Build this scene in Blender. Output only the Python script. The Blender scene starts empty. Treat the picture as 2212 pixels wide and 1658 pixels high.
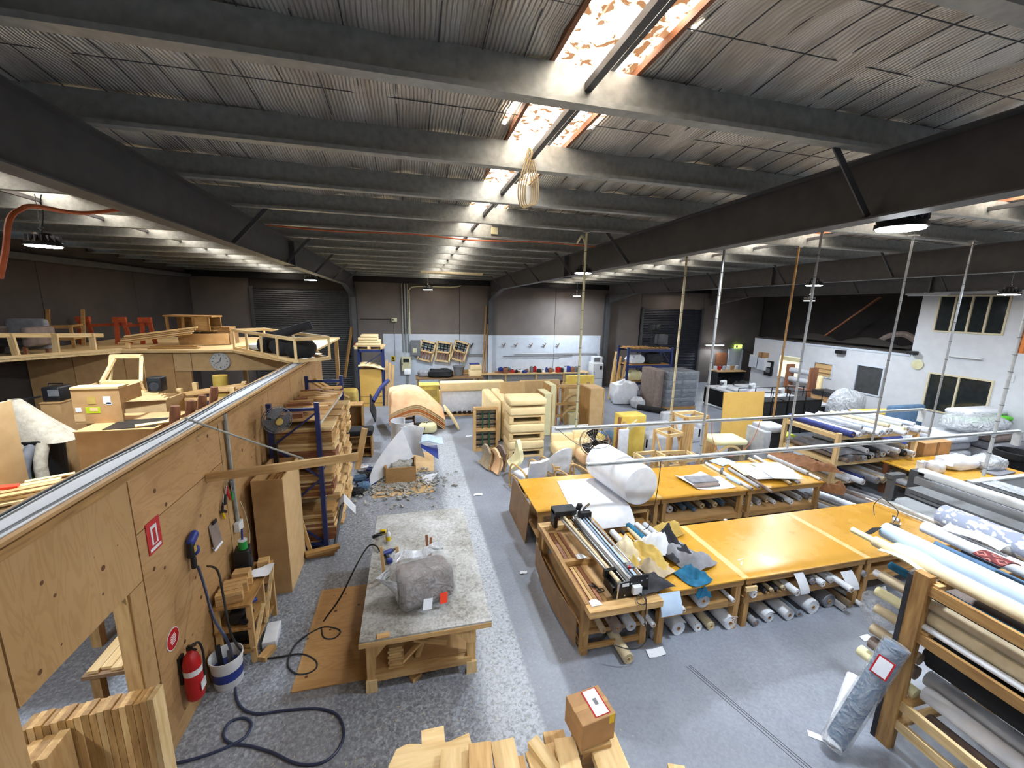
import bpy, bmesh, math, random
from mathutils import Vector, Matrix, Euler
random.seed(7)
D=bpy.data; SC=bpy.context.scene; COL=SC.collection
R=math.radians; PI=math.pi
# ---------------------------------------------------------------- camera
FPX=878.0; PITCH,YAW,ROLL=R(11.15),R(14.19),R(1.36); CZ=4.3
_f=Vector((math.sin(YAW)*math.cos(PITCH),math.cos(YAW)*math.cos(PITCH),-math.sin(PITCH)))
_r=Vector((math.cos(YAW),-math.sin(YAW),0)); _u=_r.cross(_f)
CR=_r*math.cos(ROLL)+_u*math.sin(ROLL); CU=-_r*math.sin(ROLL)+_u*math.cos(ROLL); CF=_f
cam=D.objects.new('camera',D.cameras.new('camera')); COL.objects.link(cam)
cam.data.sensor_width=36; cam.data.lens=FPX/2212*36; cam.data.clip_start=.05; cam.data.clip_end=200
m=Matrix((CR,CU,-CF)).transposed().to_4x4(); m.translation=(0,0,CZ); cam.matrix_world=m
SC.camera=cam
def ray(px,py): return CR*((px-1106)/FPX)-CU*((py-829)/FPX)+CF
def fz(px,py,z=0.): d=ray(px,py); return Vector((0,0,CZ))+d*((z-CZ)/d.z)
def fy(px,py,y): d=ray(px,py); return Vector((0,0,CZ))+d*(y/d.y)
def fx(px,py,x): d=ray(px,py); return Vector((0,0,CZ))+d*(x/d.x)
# ---------------------------------------------------------------- world, exposure
w=D.worlds.new('world'); SC.world=w; w.use_nodes=True
w.node_tree.nodes['Background'].inputs[0].default_value=(.75,.86,1,1); w.node_tree.nodes['Background'].inputs[1].default_value=.6
SC.view_settings.view_transform='Standard'; SC.view_settings.look='None'; SC.view_settings.gamma=1
SC.view_settings.use_curve_mapping=False; SC.view_settings.exposure=0.68
SC.cycles.max_bounces=4; SC.cycles.diffuse_bounces=2; SC.cycles.debug_use_spatial_splits=True; SC.cycles.glossy_bounces=2; SC.cycles.transparent_max_bounces=6; SC.cycles.adaptive_threshold=.06; SC.cycles.caustics_reflective=False; SC.cycles.caustics_refractive=False
LAMP_W=118.0; LAMP_COL=(.80,.91,1.0); SKY_E=8.0
# ---------------------------------------------------------------- materials
def lin(c):
    def g(v):
        v/=255; return v/12.92 if v<=.04045 else ((v+.055)/1.055)**2.4
    return (g(c[0]),g(c[1]),g(c[2]),1)
class NT:
    def __init__(s,name):
        s.m=D.materials.new(name); s.m.use_nodes=True; s.t=s.m.node_tree; s.b=s.t.nodes['Principled BSDF']
    def n(s,t,**k):
        o=s.t.nodes.new('ShaderNode'+t)
        for a,v in k.items():
            if a[0]=='i': o.inputs[int(a[1:])].default_value=v
            else: setattr(o,a,v)
        return o
    def l(s,a,ao,b,bi): s.t.links.new(a.outputs[ao],b.inputs[bi])
    def coord(s,scale=(1,1,1),kind='Object',rnd=True):
        tc=s.n('TexCoord'); mp=s.n('Mapping'); mp.inputs['Scale'].default_value=scale
        s.l(tc,kind,mp,'Vector')
        if rnd:
            oi=s.n('ObjectInfo'); mu=s.n('Math',operation='MULTIPLY',i1=37.0); s.l(oi,'Random',mu,0); s.l(mu,0,mp,'Location')
        return mp
    def ramp(s,src,out,stops):
        r=s.n('ValToRGB'); s.l(src,out,r,0); e=r.color_ramp.elements
        while len(e)<len(stops): e.new(.5)
        for x,(p,c) in zip(e,stops): x.position=p; x.color=c
        return r
    def mix(s,f,fo,a,ao,b,bo,blend='MIX'):
        x=s.n('MixRGB',blend_type=blend)
        if f is None: x.inputs[0].default_value=fo
        else: s.l(f,fo,x,0)
        for i,(n_,o_) in ((1,(a,ao)),(2,(b,bo))):
            if n_ is None: x.inputs[i].default_value=o_
            else: s.l(n_,o_,x,i)
        return x
    def vary(s,src,amt):
        oi=s.n('ObjectInfo'); mr=s.n('MapRange',i3=1-amt,i4=1+amt); s.l(oi,'Random',mr,0)
        h=s.n('HueSaturation'); s.l(mr,0,h,'Value'); s.l(src,0,h,'Color'); return h
    def bump(s,src,out,st,dist=.01):
        b=s.n('Bump'); b.inputs['Strength'].default_value=st; b.inputs['Distance'].default_value=dist
        s.l(src,out,b,'Height'); s.l(b,0,s.b,'Normal'); return b
    def set(s,**k):
        for a,v in k.items(): s.b.inputs[a.replace('_',' ')].default_value=v
MATS={}
def M(name,c1,c2=None,rough=.6,metal=0.,sc=(3,3,3),ns=4.,det=4.,bump=0.,bd=.01,var=.06,lo=.3,hi=.7,spec=.5,fine=0.):
    t=NT(name); c2=c2 or tuple(v*.86 for v in c1)
    mp=t.coord(sc); no=t.n('TexNoise'); no.inputs['Scale'].default_value=ns; no.inputs['Detail'].default_value=det; t.l(mp,0,no,'Vector')
    r=t.ramp(no,0,[(lo,lin(c2)),(hi,lin(c1))]); h=t.vary(r,var); t.l(h,0,t.b,'Base Color')
    t.set(Roughness=rough,Metallic=metal); t.b.inputs['Specular IOR Level'].default_value=spec
    if bump:
        src=no
        if fine:
            src=t.n('TexNoise'); src.inputs['Scale'].default_value=fine; src.inputs['Detail'].default_value=3; t.l(mp,0,src,'Vector')
        t.bump(src,0,bump,bd)
    MATS[name]=t.m; return t
GR={'x':(.35,3,3),'y':(3,.35,3),'z':(3,3,.35)}
for ax in 'xyz':
    M('pine_'+ax,(222,184,126),(188,144,90),sc=GR[ax],ns=9,det=6,rough=.65,var=.13,bump=.15,bd=.003)
    M('oldpine_'+ax,(190,148,90),(146,106,60),sc=GR[ax],ns=9,det=6,rough=.6,var=.12,bump=.15,bd=.003)
    M('palewood_'+ax,(242,214,164),(216,178,118),sc=GR[ax],ns=8,det=6,rough=.7,var=.08,bump=.1,bd=.003)
    M('redwood_'+ax,(160,104,72),(120,74,48),sc=GR[ax],ns=8,det=6,rough=.6,var=.12)
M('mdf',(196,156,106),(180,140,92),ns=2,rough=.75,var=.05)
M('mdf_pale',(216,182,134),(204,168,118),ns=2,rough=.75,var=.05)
M('hardboard',(146,112,76),(124,94,64),ns=2,rough=.6,var=.06)
M('cardboard',(182,142,98),(164,124,82),ns=3,rough=.8,var=.05)
M('foam_cream',(250,226,176),(240,212,160),ns=1.5,rough=.9,var=.03,bump=.2,bd=.002,fine=80)
M('foam_pink',(252,214,170),(244,190,140),ns=1.5,rough=.9,var=.04,bump=.2,bd=.002,fine=80)
M('foam_yellow',(240,214,112),(228,190,84),ns=1.5,rough=.9,var=.05)
M('foam_pale',(246,240,196),(236,226,176),ns=1.5,rough=.9,var=.03)
M('foam_orange',(238,150,84),(226,130,64),ns=1.5,rough=.9,var=.04)
M('white_fabric',(232,234,240),(214,218,228),ns=3,rough=.85,var=.04,bump=.3,bd=.004,fine=14)
M('white_cloth',(240,240,244),(222,226,236),ns=2,rough=.8,var=.02)
M('paper',(238,240,246),(226,230,240),ns=1,rough=.7,var=.02)
M('cream_fabric',(222,206,172),(202,184,150),ns=3,rough=.85,var=.06,bump=.3,bd=.004,fine=14)
M('beige_fabric',(186,168,140),(166,148,122),ns=3,rough=.85,var=.08,bump=.3,bd=.004,fine=14)
M('grey_fabric',(150,150,156),(124,124,132),ns=3,rough=.85,var=.14,bump=.3,bd=.004,fine=14)
M('light_grey_fabric',(196,198,204),(174,176,184),ns=3,rough=.85,var=.06,bump=.3,bd=.004,fine=14)
M('taupe_fabric',(142,126,118),(122,108,102),ns=3,rough=.85,var=.08,bump=.3,bd=.004,fine=14)
M('charcoal_fabric',(52,52,58),(36,36,42),ns=3,rough=.85,var=.12,bump=.3,bd=.004,fine=14)
M('black_fabric',(26,26,29),(16,16,19),ns=3,rough=.85,var=.1,bump=.3,bd=.004,fine=14)
M('navy_fabric',(44,58,128),(32,42,98),ns=3,rough=.7,var=.08)
M('slate_blue_fabric',(96,128,160),(78,106,138),ns=3,rough=.8,var=.08)
M('teal_fabric',(26,112,150),(18,86,118),ns=3,rough=.8,var=.05)
M('mustard_fabric',(206,176,96),(186,154,76),ns=3,rough=.85,var=.05)
M('tan_leather',(136,84,36),(100,60,24),ns=4,rough=.7,var=.08,bump=.4,bd=.01,fine=9)
M('pale_blue_sheet',(196,216,238),(178,200,228),ns=2,rough=.6,var=.03)
M('blue_plastic',(44,64,150),(34,50,126),ns=2,rough=.4,var=.06)
M('green_foam',(112,226,60),(96,206,48),ns=2,rough=.8,var=.03)
M('lime',(196,216,40),(178,196,30),ns=2,rough=.6,var=.03)
M('steel_dark',(88,89,92),(76,77,80),ns=2,rough=.5,metal=.1,var=.04)
M('steel_galv',(176,180,178),(150,154,152),ns=5,rough=.42,metal=.4,var=.04)
M('alu',(205,207,210),(185,188,192),sc=(1,1,1),ns=4,rough=.35,metal=.75,var=.04)
M('alu_white',(214,216,216),(190,192,192),ns=4,rough=.45,metal=.2,var=.03)
M('chrome',(210,212,216),(196,198,202),ns=4,rough=.18,metal=1,var=.02)
M('rack_blue',(38,54,112),(30,42,92),ns=4,rough=.45,var=.05)
M('black_metal',(24,24,26),(17,17,19),ns=4,rough=.4,metal=.1,var=.1)
M('black_plastic',(28,28,31),(20,20,23),ns=4,rough=.45,var=.1)
M('grey_plastic',(120,122,126),(104,106,110),ns=4,rough=.5,var=.08)
M('white_plastic',(232,234,236),(220,222,226),ns=2,rough=.4,var=.02)
M('cream_plastic',(226,222,184),(212,206,166),ns=2,rough=.45,var=.03)
M('yellow_plastic',(236,206,30),(222,188,22),ns=2,rough=.4,var=.03)
M('green_plastic',(40,170,80),(30,144,64),ns=2,rough=.45,var=.03)
M('red_paint',(196,30,34),(176,24,28),ns=2,rough=.35,var=.03)
M('red_vivid',(250,74,40),(240,60,30),ns=2,rough=.5,var=.02)
M('orange_paint',(190,84,40),(160,66,30),ns=4,rough=.6,var=.08)
M('orange_hose',(214,110,60),(196,92,48),ns=4,rough=.5,var=.04)
M('hose_blue',(52,64,96),(40,48,76),ns=4,rough=.45,var=.03)
M('cord_cream',(214,196,158),(190,172,134),ns=4,rough=.6,var=.03)
M('rubber',(34,34,36),(26,26,28),ns=4,rough=.6,var=.05)
M('cream_paint',(226,216,186),(212,200,168),ns=4,rough=.5,var=.03)
M('wall_white',(212,220,232),(200,208,222),ns=1.2,rough=.7,var=0)
M('wall_office',(218,220,226),(208,211,218),ns=1.2,rough=.7,var=0)
M('wall_brown',(124,115,109),(110,102,98),sc=(1,1,1),ns=1.2,rough=.85,var=0,bump=.1,bd=.006,fine=26)
M('wall_dark',(74,68,66),(62,57,56),sc=(1,1,1),ns=1.2,rough=.85,var=0,bump=.1,bd=.006,fine=26)  # darker copy of the brown; paints shade into some walls and the office deck
M('door_rib',(84,86,88),(72,73,76),ns=2,rough=.5,metal=.3,var=.02)
M('door_navy',(52,56,66),(42,46,56),ns=2,rough=.5,metal=.3,var=.02)
M('glass_dark',(46,52,54),(36,40,42),ns=2,rough=.08,var=.02)
M('ink',(40,40,46),(40,40,46),ns=1,rough=.7,var=0)
M('magenta',(190,60,110),(170,50,96),ns=1,rough=.6,var=.05)
M('dust_bag',(206,196,178),(176,164,146),ns=4,rough=.9,var=.03,bump=.5,bd=.02,fine=6)
M('vinyl_grey',(150,154,160),(136,140,146),ns=2,rough=.45,var=.04)
M('dark_green',(36,82,58),(26,64,44),ns=2,rough=.7,var=.03)
M('debris',(206,204,198),(120,116,108),ns=20,rough=.9,var=.1)
def plain(name,c,rough=.5,emit=None,es=1,alpha=1,trans=0,metal=0):
    t=NT(name); t.set(Roughness=rough,Metallic=metal); t.b.inputs['Base Color'].default_value=lin(c)
    if emit: t.b.inputs['Emission Color'].default_value=emit; t.b.inputs['Emission Strength'].default_value=es
    t.b.inputs['Alpha'].default_value=alpha; t.b.inputs['Transmission Weight'].default_value=trans
    MATS[name]=t.m; return t
plain('lamp_lens',(255,255,255),.4,(.92,.96,1,1),40)
M('tape_pale',(226,196,136),(216,180,112),ns=3,rough=.4)
MATS['lamp_lens'].cycles.emission_sampling='NONE'
plain('tube_lens',(255,255,255),.4,(.95,.97,1,1),14)
MATS['tube_lens'].cycles.emission_sampling='NONE'
plain('exit_sign',(120,200,60),.4,(.55,.9,.15,1),1.2)
plain('lit_room',(240,232,200),.5,(1,.95,.8,1),.45)
def film(name,c,alpha,sc=6):
    t=NT(name); t.set(Roughness=.12); t.b.inputs['Base Color'].default_value=lin(c); t.b.inputs['Specular IOR Level'].default_value=.9
    mp=t.coord((1,1,1)); no=t.n('TexNoise'); no.inputs['Scale'].default_value=sc; no.inputs['Detail'].default_value=5; no.inputs['Distortion'].default_value=2.2; t.l(mp,0,no,0)
    t.bump(no,0,1.0,.12); r=t.ramp(no,0,[(.35,(alpha*.8,)*3+(1,)),(.75,(min(1,alpha*1.3),)*3+(1,))]); t.l(r,0,t.b,'Alpha'); MATS[name]=t.m
film('film_clear',(232,234,240),.32,7); film('film_wrap',(215,222,236),.26,3.5); film('film_bag',(228,232,240),.72,4)
film('window_glass',(60,66,70),.55,.4)
# floor: painted slab, worn and dusty on the workshop side
def mk_floor():
    t=NT('floor_paint'); mp=t.coord((1,1,1),rnd=False)
    def noise(s,d=6,dist=0):
        n=t.n('TexNoise'); n.inputs['Scale'].default_value=s; n.inputs['Detail'].default_value=d; n.inputs['Distortion'].default_value=dist; t.l(mp,0,n,0); return n
    a=noise(1.1,8,.4); b=noise(26,9,.8); c=noise(45,4,1.5); e=noise(.5,4)
    base=t.ramp(a,0,[(.3,lin((118,123,136))),(.7,lin((140,146,160)))])
    worn=t.ramp(b,0,[(.34,lin((108,110,116))),(.5,lin((140,144,152))),(.68,lin((180,186,198)))])
    sx=t.n('SeparateXYZ'); t.l(mp,0,sx,0)
    def rng(src,o,a0,a1,b0,b1):
        r=t.n('MapRange'); t.l(src,o,r,0)
        for i,v in zip((1,2,3,4),(a0,a1,b0,b1)): r.inputs[i].default_value=v
        return r
    def mul(x,xo,y,yo):
        q=t.n('Math',operation='MULTIPLY'); t.l(x,xo,q,0); t.l(y,yo,q,1); return q
    def add(x,xo,y,yo):
        q=t.n('Math',operation='ADD'); t.l(x,xo,q,0); t.l(y,yo,q,1); q.use_clamp=True; return q
    edge=rng(sx,'X',1.22,1.28,1,.12); near=rng(sx,'Y',11,15,1,.25); wf=mul(edge,0,near,0)
    br=rng(e,0,.35,.6,.35,1); wf=mul(wf,0,br,0)
    m1=t.mix(wf,0,base,0,worn,0)
    # pale paint strip along the aisle
    st=mul(rng(sx,'X',.55,.75,0,1),0,edge,0); stn=mul(st,0,rng(b,0,.3,.6,.25,1),0); stn=mul(stn,0,near,0)
    m2=t.mix(stn,0,m1,0,None,lin((196,202,212)))
    # wood chips and dust flecks
    v=t.n('TexVoronoi'); v.inputs['Scale'].default_value=38; t.l(mp,0,v,0)
    fl=rng(v,'Distance',.1,.2,1,0); fl=mul(fl,0,rng(b,0,.5,.62,0,1),0); fl=mul(fl,0,rng(sx,'X',1.0,1.6,1,.15),0)
    m3=t.mix(fl,0,m2,0,None,lin((220,216,204)))
    dk=rng(c,0,.33,.4,1,0); dk=mul(dk,0,wf,0)
    m4=t.mix(dk,0,m3,0,None,lin((84,82,80)))
    t.l(m4,0,t.b,'Base Color')
    ro=rng(wf,0,0,1,.38,.75); t.l(ro,0,t.b,'Roughness'); t.bump(b,0,.15,.004); MATS['floor_paint']=t.m
mk_floor()
def mk_ply(name,c1,c2,axis,pl='YZ'):
    t=NT(name); mp=t.coord((1,1,1))
    mp2=t.coord({'x':(.22,1,1),'y':(1,.22,1),'z':(1,1,.22)}[axis])
    n=t.n('TexNoise'); n.inputs['Scale'].default_value=5; n.inputs['Detail'].default_value=4; n.inputs['Distortion'].default_value=1.4; t.l(mp2,0,n,0)
    wv=t.n('Math',operation='SINE'); mu=t.n('Math',operation='MULTIPLY',i1=42.0); t.l(n,0,mu,0); t.l(mu,0,wv,0)
    g=t.n('MapRange',i1=-1.0,i2=1.0); t.l(wv,0,g,0)
    r=t.ramp(g,0,[(.0,lin(c2)),(.55,lin(c1))])
    big=t.n('TexNoise'); big.inputs['Scale'].default_value=1.6; t.l(mp,0,big,0)
    r0=t.ramp(big,0,[(.3,lin(c2)),(.7,lin(c1))]); mx=t.mix(None,.38,r0,0,r,0)
    v=t.n('TexVoronoi',voronoi_dimensions='2D'); v.inputs['Scale'].default_value=3.6; v.inputs['Randomness'].default_value=1; sp=t.n('SeparateXYZ'); t.l(mp,0,sp,0); cb_=t.n('CombineXYZ'); t.l(sp,pl[0],cb_,0); t.l(sp,pl[1],cb_,1); t.l(cb_,0,v,'Vector')
    wn=t.n('TexWhiteNoise'); t.l(v,'Position',wn,0)
    th=t.n('MapRange',i1=.55,i2=1.0,i3=0.0,i4=.085); t.l(wn,0,th,0); lt=t.n('Math',operation='LESS_THAN'); t.l(v,'Distance',lt,0); t.l(th,0,lt,1)
    k=t.mix(lt,0,mx,0,None,lin((96,58,28))); h=t.vary(k,.07); t.l(h,0,t.b,'Base Color'); t.set(Roughness=.6); t.bump(g,0,.08,.002); MATS[name]=t.m
mk_ply('plywood',(192,156,108),(170,132,84),'z'); mk_ply('plywood_y',(194,154,106),(166,126,80),'y'); mk_ply('ply_yellow',(226,182,96),(210,164,80),'z','XZ'); mk_ply('plywood_x',(196,156,104),(170,130,80),'x','XY')
def mk_orange():
    t=NT('orange_laminate'); mp=t.coord((1,1,1)); n=t.n('TexNoise'); n.inputs['Scale'].default_value=2; n.inputs['Detail'].default_value=6; t.l(mp,0,n,0)
    r=t.ramp(n,0,[(.3,lin((204,150,50))),(.7,lin((214,160,58)))])
    v=t.n('TexNoise'); v.inputs['Scale'].default_value=14; v.inputs['Detail'].default_value=8; v.inputs['Distortion'].default_value=3; t.l(mp,0,v,0)
    f=t.n('MapRange',i1=.72,i2=.76,i3=0.,i4=.35); t.l(v,0,f,0); k=t.mix(f,0,r,0,None,lin((150,104,40)))
    t.l(k,0,t.b,'Base Color'); rr=t.n('MapRange',i1=.3,i2=.7,i3=.2,i4=.36); t.l(n,0,rr,0); t.l(rr,0,t.b,'Roughness'); MATS['orange_laminate']=t.m
mk_orange()
def mk_bench():
    t=NT('bench_top'); mp=t.coord((1,1,1)); n=t.n('TexNoise'); n.inputs['Scale'].default_value=22; n.inputs['Detail'].default_value=8; n.inputs['Distortion'].default_value=1; t.l(mp,0,n,0)
    b=t.n('TexNoise'); b.inputs['Scale'].default_value=1.8; t.l(mp,0,b,0)
    r=t.ramp(n,0,[(.34,lin((110,106,98))),(.5,lin((168,168,164))),(.66,lin((206,206,202)))]); r2=t.ramp(b,0,[(.35,lin((140,136,128))),(.65,lin((214,218,222)))])
    k=t.mix(None,.5,r,0,r2,0); t.l(k,0,t.b,'Base Color'); t.set(Roughness=.7); t.bump(n,0,.3,.005); MATS['bench_top']=t.m
mk_bench()
def mk_foil():
    t=NT('foil'); mp=t.coord((1,1,1),rnd=True)
    w1=t.n('TexWave',wave_type='BANDS',bands_direction='X'); w1.inputs['Scale'].default_value=11; w1.inputs['Distortion'].default_value=3; w1.inputs['Detail'].default_value=2; w1.inputs['Detail Scale'].default_value=.4; t.l(mp,0,w1,0)
    n=t.n('TexNoise'); n.inputs['Scale'].default_value=5; n.inputs['Detail'].default_value=6; n.inputs['Distortion'].default_value=.6; t.l(mp,0,n,0)
    st=t.coord((1,.12,1)); n2=t.n('TexNoise'); n2.inputs['Scale'].default_value=7; n2.inputs['Detail'].default_value=3; t.l(st,0,n2,0)
    a=t.n('Math',operation='MULTIPLY_ADD',i1=.35); t.l(w1,0,a,0); t.l(n,0,a,2); a2=t.n('Math',operation='MULTIPLY_ADD',i1=1.6); t.l(n2,0,a2,0); t.l(a,0,a2,2)
    t.bump(a2,0,.75,.05)
    r=t.ramp(n2,0,[(.25,lin((208,198,182))),(.6,lin((250,245,234)))]); t.l(r,0,t.b,'Base Color'); t.set(Roughness=.36,Metallic=.35); MATS['foil']=t.m
mk_foil()
def mk_sky():
    t=NT('skylight_sheet'); mp=t.coord((1,1,1)); n=t.n('TexNoise'); n.inputs['Scale'].default_value=9; n.inputs['Detail'].default_value=8; n.inputs['Distortion'].default_value=.7; t.l(mp,0,n,0)
    b=t.n('TexNoise'); b.inputs['Scale'].default_value=1.3; t.l(mp,0,b,0)
    a=t.n('Math',operation='MULTIPLY_ADD',i1=.35); t.l(b,0,a,0); t.l(n,0,a,2)
    r=t.ramp(a,0,[(.62,lin((255,252,247))),(.7,lin((214,190,156))),(.78,lin((60,40,24)))])
    t.l(r,0,t.b,'Base Color'); t.l(r,0,t.b,'Emission Color'); t.b.inputs['Emission Strength'].default_value=SKY_E; t.set(Roughness=.5); MATS['skylight_sheet']=t.m
mk_sky()
def mk_leaf():
    t=NT('leaf_print'); mp=t.coord((1,1,1),rnd=False); v=t.n('TexVoronoi'); v.inputs['Scale'].default_value=20; v.feature='SMOOTH_F1'; n=t.n('TexNoise'); n.inputs['Scale'].default_value=12; t.l(mp,0,n,0)
    mx=t.mix(None,.12,mp,0,n,1); t.l(mx,0,v,0); r=t.ramp(v,'Distance',[(.34,lin((226,226,222))),(.42,lin((150,156,176)))]); t.l(r,0,t.b,'Base Color'); t.set(Roughness=.85); MATS['leaf_print']=t.m
mk_leaf()
def mk_kilim():
    t=NT('kilim'); mp=t.coord((14,14,14),rnd=False); sx=t.n('SeparateXYZ'); t.l(mp,0,sx,0)
    def fr(o):
        f=t.n('Math',operation='PINGPONG',i1=1.0); t.l(sx,o,f,0); return f
    a=t.n('Math',operation='ADD'); t.l(fr('X'),0,a,0); t.l(fr('Y'),0,a,1); m=t.n('Math',operation='FRACT'); t.l(a,0,m,0)
    r=t.ramp(m,0,[(.3,lin((120,44,44))),(.5,lin((190,130,120))),(.62,lin((92,40,44)))]); t.l(r,0,t.b,'Base Color'); t.set(Roughness=.9); MATS['kilim']=t.m
mk_kilim()
def mk_web():
    t=NT('web_grid'); mp=t.coord((1,1,1),rnd=False); MATS['web_grid']=t.m
# ---------------------------------------------------------------- mesh builder
TM={}
class MB:
    def __init__(s): s.v=[]; s.f=[]
    def add(s,vs,fs):
        o=len(s.v); s.v+=[Vector(v) for v in vs]; s.f+=[[i+o for i in f] for f in fs]; return s
    def box(s,c,d,r=None):
        c=Vector(c); h=Vector(d)/2; M3=Euler(r).to_matrix() if r is not None and not isinstance(r,Matrix) else r
        vs=[]
        for x in (-1,1):
            for y in (-1,1):
                for z in (-1,1):
                    p=Vector((x*h.x,y*h.y,z*h.z))
                    if M3: p=M3@p
                    vs.append(c+p)
        return s.add(vs,[(0,1,3,2),(4,6,7,5),(0,4,5,1),(2,3,7,6),(0,2,6,4),(1,5,7,3)])
    def bx(s,x0,y0,z0,x1,y1,z1): return s.box(((x0+x1)/2,(y0+y1)/2,(z0+z1)/2),(abs(x1-x0),abs(y1-y0),abs(z1-z0)))
    def bar(s,p,q,w,h=None,up=(0,0,1)):
        p=Vector(p);q=Vector(q);h=h or w; d=(q-p); L=d.length; d.normalize(); u=Vector(up)
        if abs(d.dot(u))>.98: u=Vector((0,1,0))
        a=d.cross(u).normalized(); b=a.cross(d)
        return s.box((p+q)/2,(L,w,h),Matrix((d,a,b)).transposed())
    def cyl(s,p,q,r0,r1=None,n=12,cap=True):
        p=Vector(p);q=Vector(q); r1=r0 if r1 is None else r1; d=(q-p).normalized(); u=Vector((0,0,1)) if abs(d.z)<.9 else Vector((1,0,0))
        a=d.cross(u).normalized(); b=d.cross(a); vs=[]
        for k in range(n):
            t=2*PI*k/n; e=a*math.cos(t)+b*math.sin(t); vs+=[p+e*r0,q+e*r1]
        fs=[(2*k,2*k+1,(2*k+3)%(2*n),(2*k+2)%(2*n)) for k in range(n)]
        if cap: fs+=[tuple(range(0,2*n,2)),tuple(range(2*n-1,0,-2))]
        return s.add(vs,fs)
    def tube(s,pts,r,n=6,smooth=0,closed=False):
        pts=[Vector(p) for p in pts]
        if smooth: pts=catmull(pts,smooth,closed)
        vs=[];fs=[];N=len(pts); a=None
        for i,p in enumerate(pts):
            d=(pts[(i+1)%N]-pts[i-1]) if closed else (pts[min(i+1,N-1)]-pts[max(i-1,0)])
            d.normalize()
            if a is None: a=d.orthogonal().normalized()
            a=(a-d*a.dot(d)).normalized(); b=d.cross(a); rr=r[i] if isinstance(r,(list,tuple)) else r
            for k in range(n):
                t=2*PI*k/n; vs.append(p+(a*math.cos(t)+b*math.sin(t))*rr)
        for i in range(N if closed else N-1):
            j=(i+1)%N
            for k in range(n): fs.append((i*n+k,i*n+(k+1)%n,j*n+(k+1)%n,j*n+k))
        if not closed: fs+=[tuple(range(n-1,-1,-1)),tuple(range((N-1)*n,N*n))]
        return s.add(vs,fs)
    def lathe(s,prof,p=(0,0,0),ax=(0,0,1),n=16):
        p=Vector(p);d=Vector(ax).normalized(); u=Vector((0,0,1)) if abs(d.z)<.9 else Vector((1,0,0)); a=d.cross(u).normalized(); b=d.cross(a); vs=[];fs=[]
        for r,z in prof:
            for k in range(n):
                t=2*PI*k/n; vs.append(p+d*z+(a*math.cos(t)+b*math.sin(t))*r)
        for i in range(len(prof)-1):
            for k in range(n): fs.append((i*n+k,i*n+(k+1)%n,(i+1)*n+(k+1)%n,(i+1)*n+k))
        if prof[0][0]>1e-4: fs.append(tuple(range(n-1,-1,-1)))
        if prof[-1][0]>1e-4: fs.append(tuple(range((len(prof)-1)*n,len(prof)*n)))
        return s.add(vs,fs)
    def prism(s,poly,h,o=(0,0,0),u=(1,0,0),v=(0,1,0)):
        o=Vector(o);u=Vector(u);v=Vector(v);w=u.cross(v).normalized()*h; n=len(poly)
        vs=[o+u*a+v*b for a,b in poly]; vs+=[p+w for p in vs]
        return s.add(vs,[tuple(range(n-1,-1,-1)),tuple(range(n,2*n))]+[(i,(i+1)%n,n+(i+1)%n,n+i) for i in range(n)])
    def sheet(s,fn,nu,nv,th=.004):
        P=[[Vector(fn(i/nu,j/nv)) for j in range(nv+1)] for i in range(nu+1)]
        Nn=[[None]*(nv+1) for _ in range(nu+1)]
        for i in range(nu+1):
            for j in range(nv+1):
                a=P[min(i+1,nu)][j]-P[max(i-1,0)][j]; b=P[i][min(j+1,nv)]-P[i][max(j-1,0)]; c=a.cross(b)
                Nn[i][j]=c.normalized() if c.length>1e-9 else Vector((0,0,1))
        W=nv+1; vs=[P[i][j] for i in range(nu+1) for j in range(W)]+[P[i][j]-Nn[i][j]*th for i in range(nu+1) for j in range(W)]
        o=(nu+1)*W; fs=[]
        for i in range(nu):
            for j in range(nv):
                q=(i*W+j,(i+1)*W+j,(i+1)*W+j+1,i*W+j+1); fs+=[q,tuple(o+k for k in reversed(q))]
        ed=[(i,0) for i in range(nu+1)]+[(nu,j) for j in range(1,nv+1)]+[(i,nv) for i in range(nu-1,-1,-1)]+[(0,j) for j in range(nv-1,0,-1)]
        for k in range(len(ed)):
            a=ed[k][0]*W+ed[k][1]; b=ed[(k+1)%len(ed)]; b=b[0]*W+b[1]; fs.append((b,a,o+a,o+b))
        return s.add(vs,fs)
    def soft(s,c,d,b=.03,r=None,seg=3):
        bm=bmesh.new(); bmesh.ops.create_cube(bm,size=1)
        for v in bm.verts: v.co=Vector((v.co.x*d[0],v.co.y*d[1],v.co.z*d[2]))
        b=min(b,min(d)*.49)
        bmesh.ops.bevel(bm,geom=bm.edges[:],offset=b,segments=seg,affect='EDGES',profile=.5)
        M3=(Euler(r).to_matrix() if not isinstance(r,Matrix) else r) if r is not None else Matrix.Identity(3)
        bm.verts.ensure_lookup_table(); bm.verts.index_update()
        s.add([Vector(c)+M3@v.co for v in bm.verts],[[v.index for v in f.verts] for f in bm.faces]); bm.free(); return s
    def blob(s,c,d,amp=.12,n=14,m=9,flat=.5,seed=0,fr=3.):
        # lumpy cushion / bag: squashed sphere with folds, underside flattened
        rn=random.Random(seed); ph=[rn.uniform(0,6.28) for _ in range(8)]; vs=[];fs=[]
        for i in range(m+1):
            th=PI*i/m
            for k in range(n):
                t=2*PI*k/n; q=1+amp*(math.sin(fr*t+ph[0]+2*th)+.6*math.sin((fr+2)*t+ph[1]-3*th)+.5*math.sin(2*fr*th+ph[2]+t))/2
                x=math.sin(th)*math.cos(t); y=math.sin(th)*math.sin(t); z=math.cos(th)
                e=.62; x=math.copysign(abs(x)**e,x); y=math.copysign(abs(y)**e,y); z=math.copysign(abs(z)**.8,z)
                if z<-flat: z=-flat
                vs.append(Vector(c)+Vector((x*d[0]/2*q,y*d[1]/2*q,z*d[2]/2*(q if z>0 else 1))))
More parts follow.
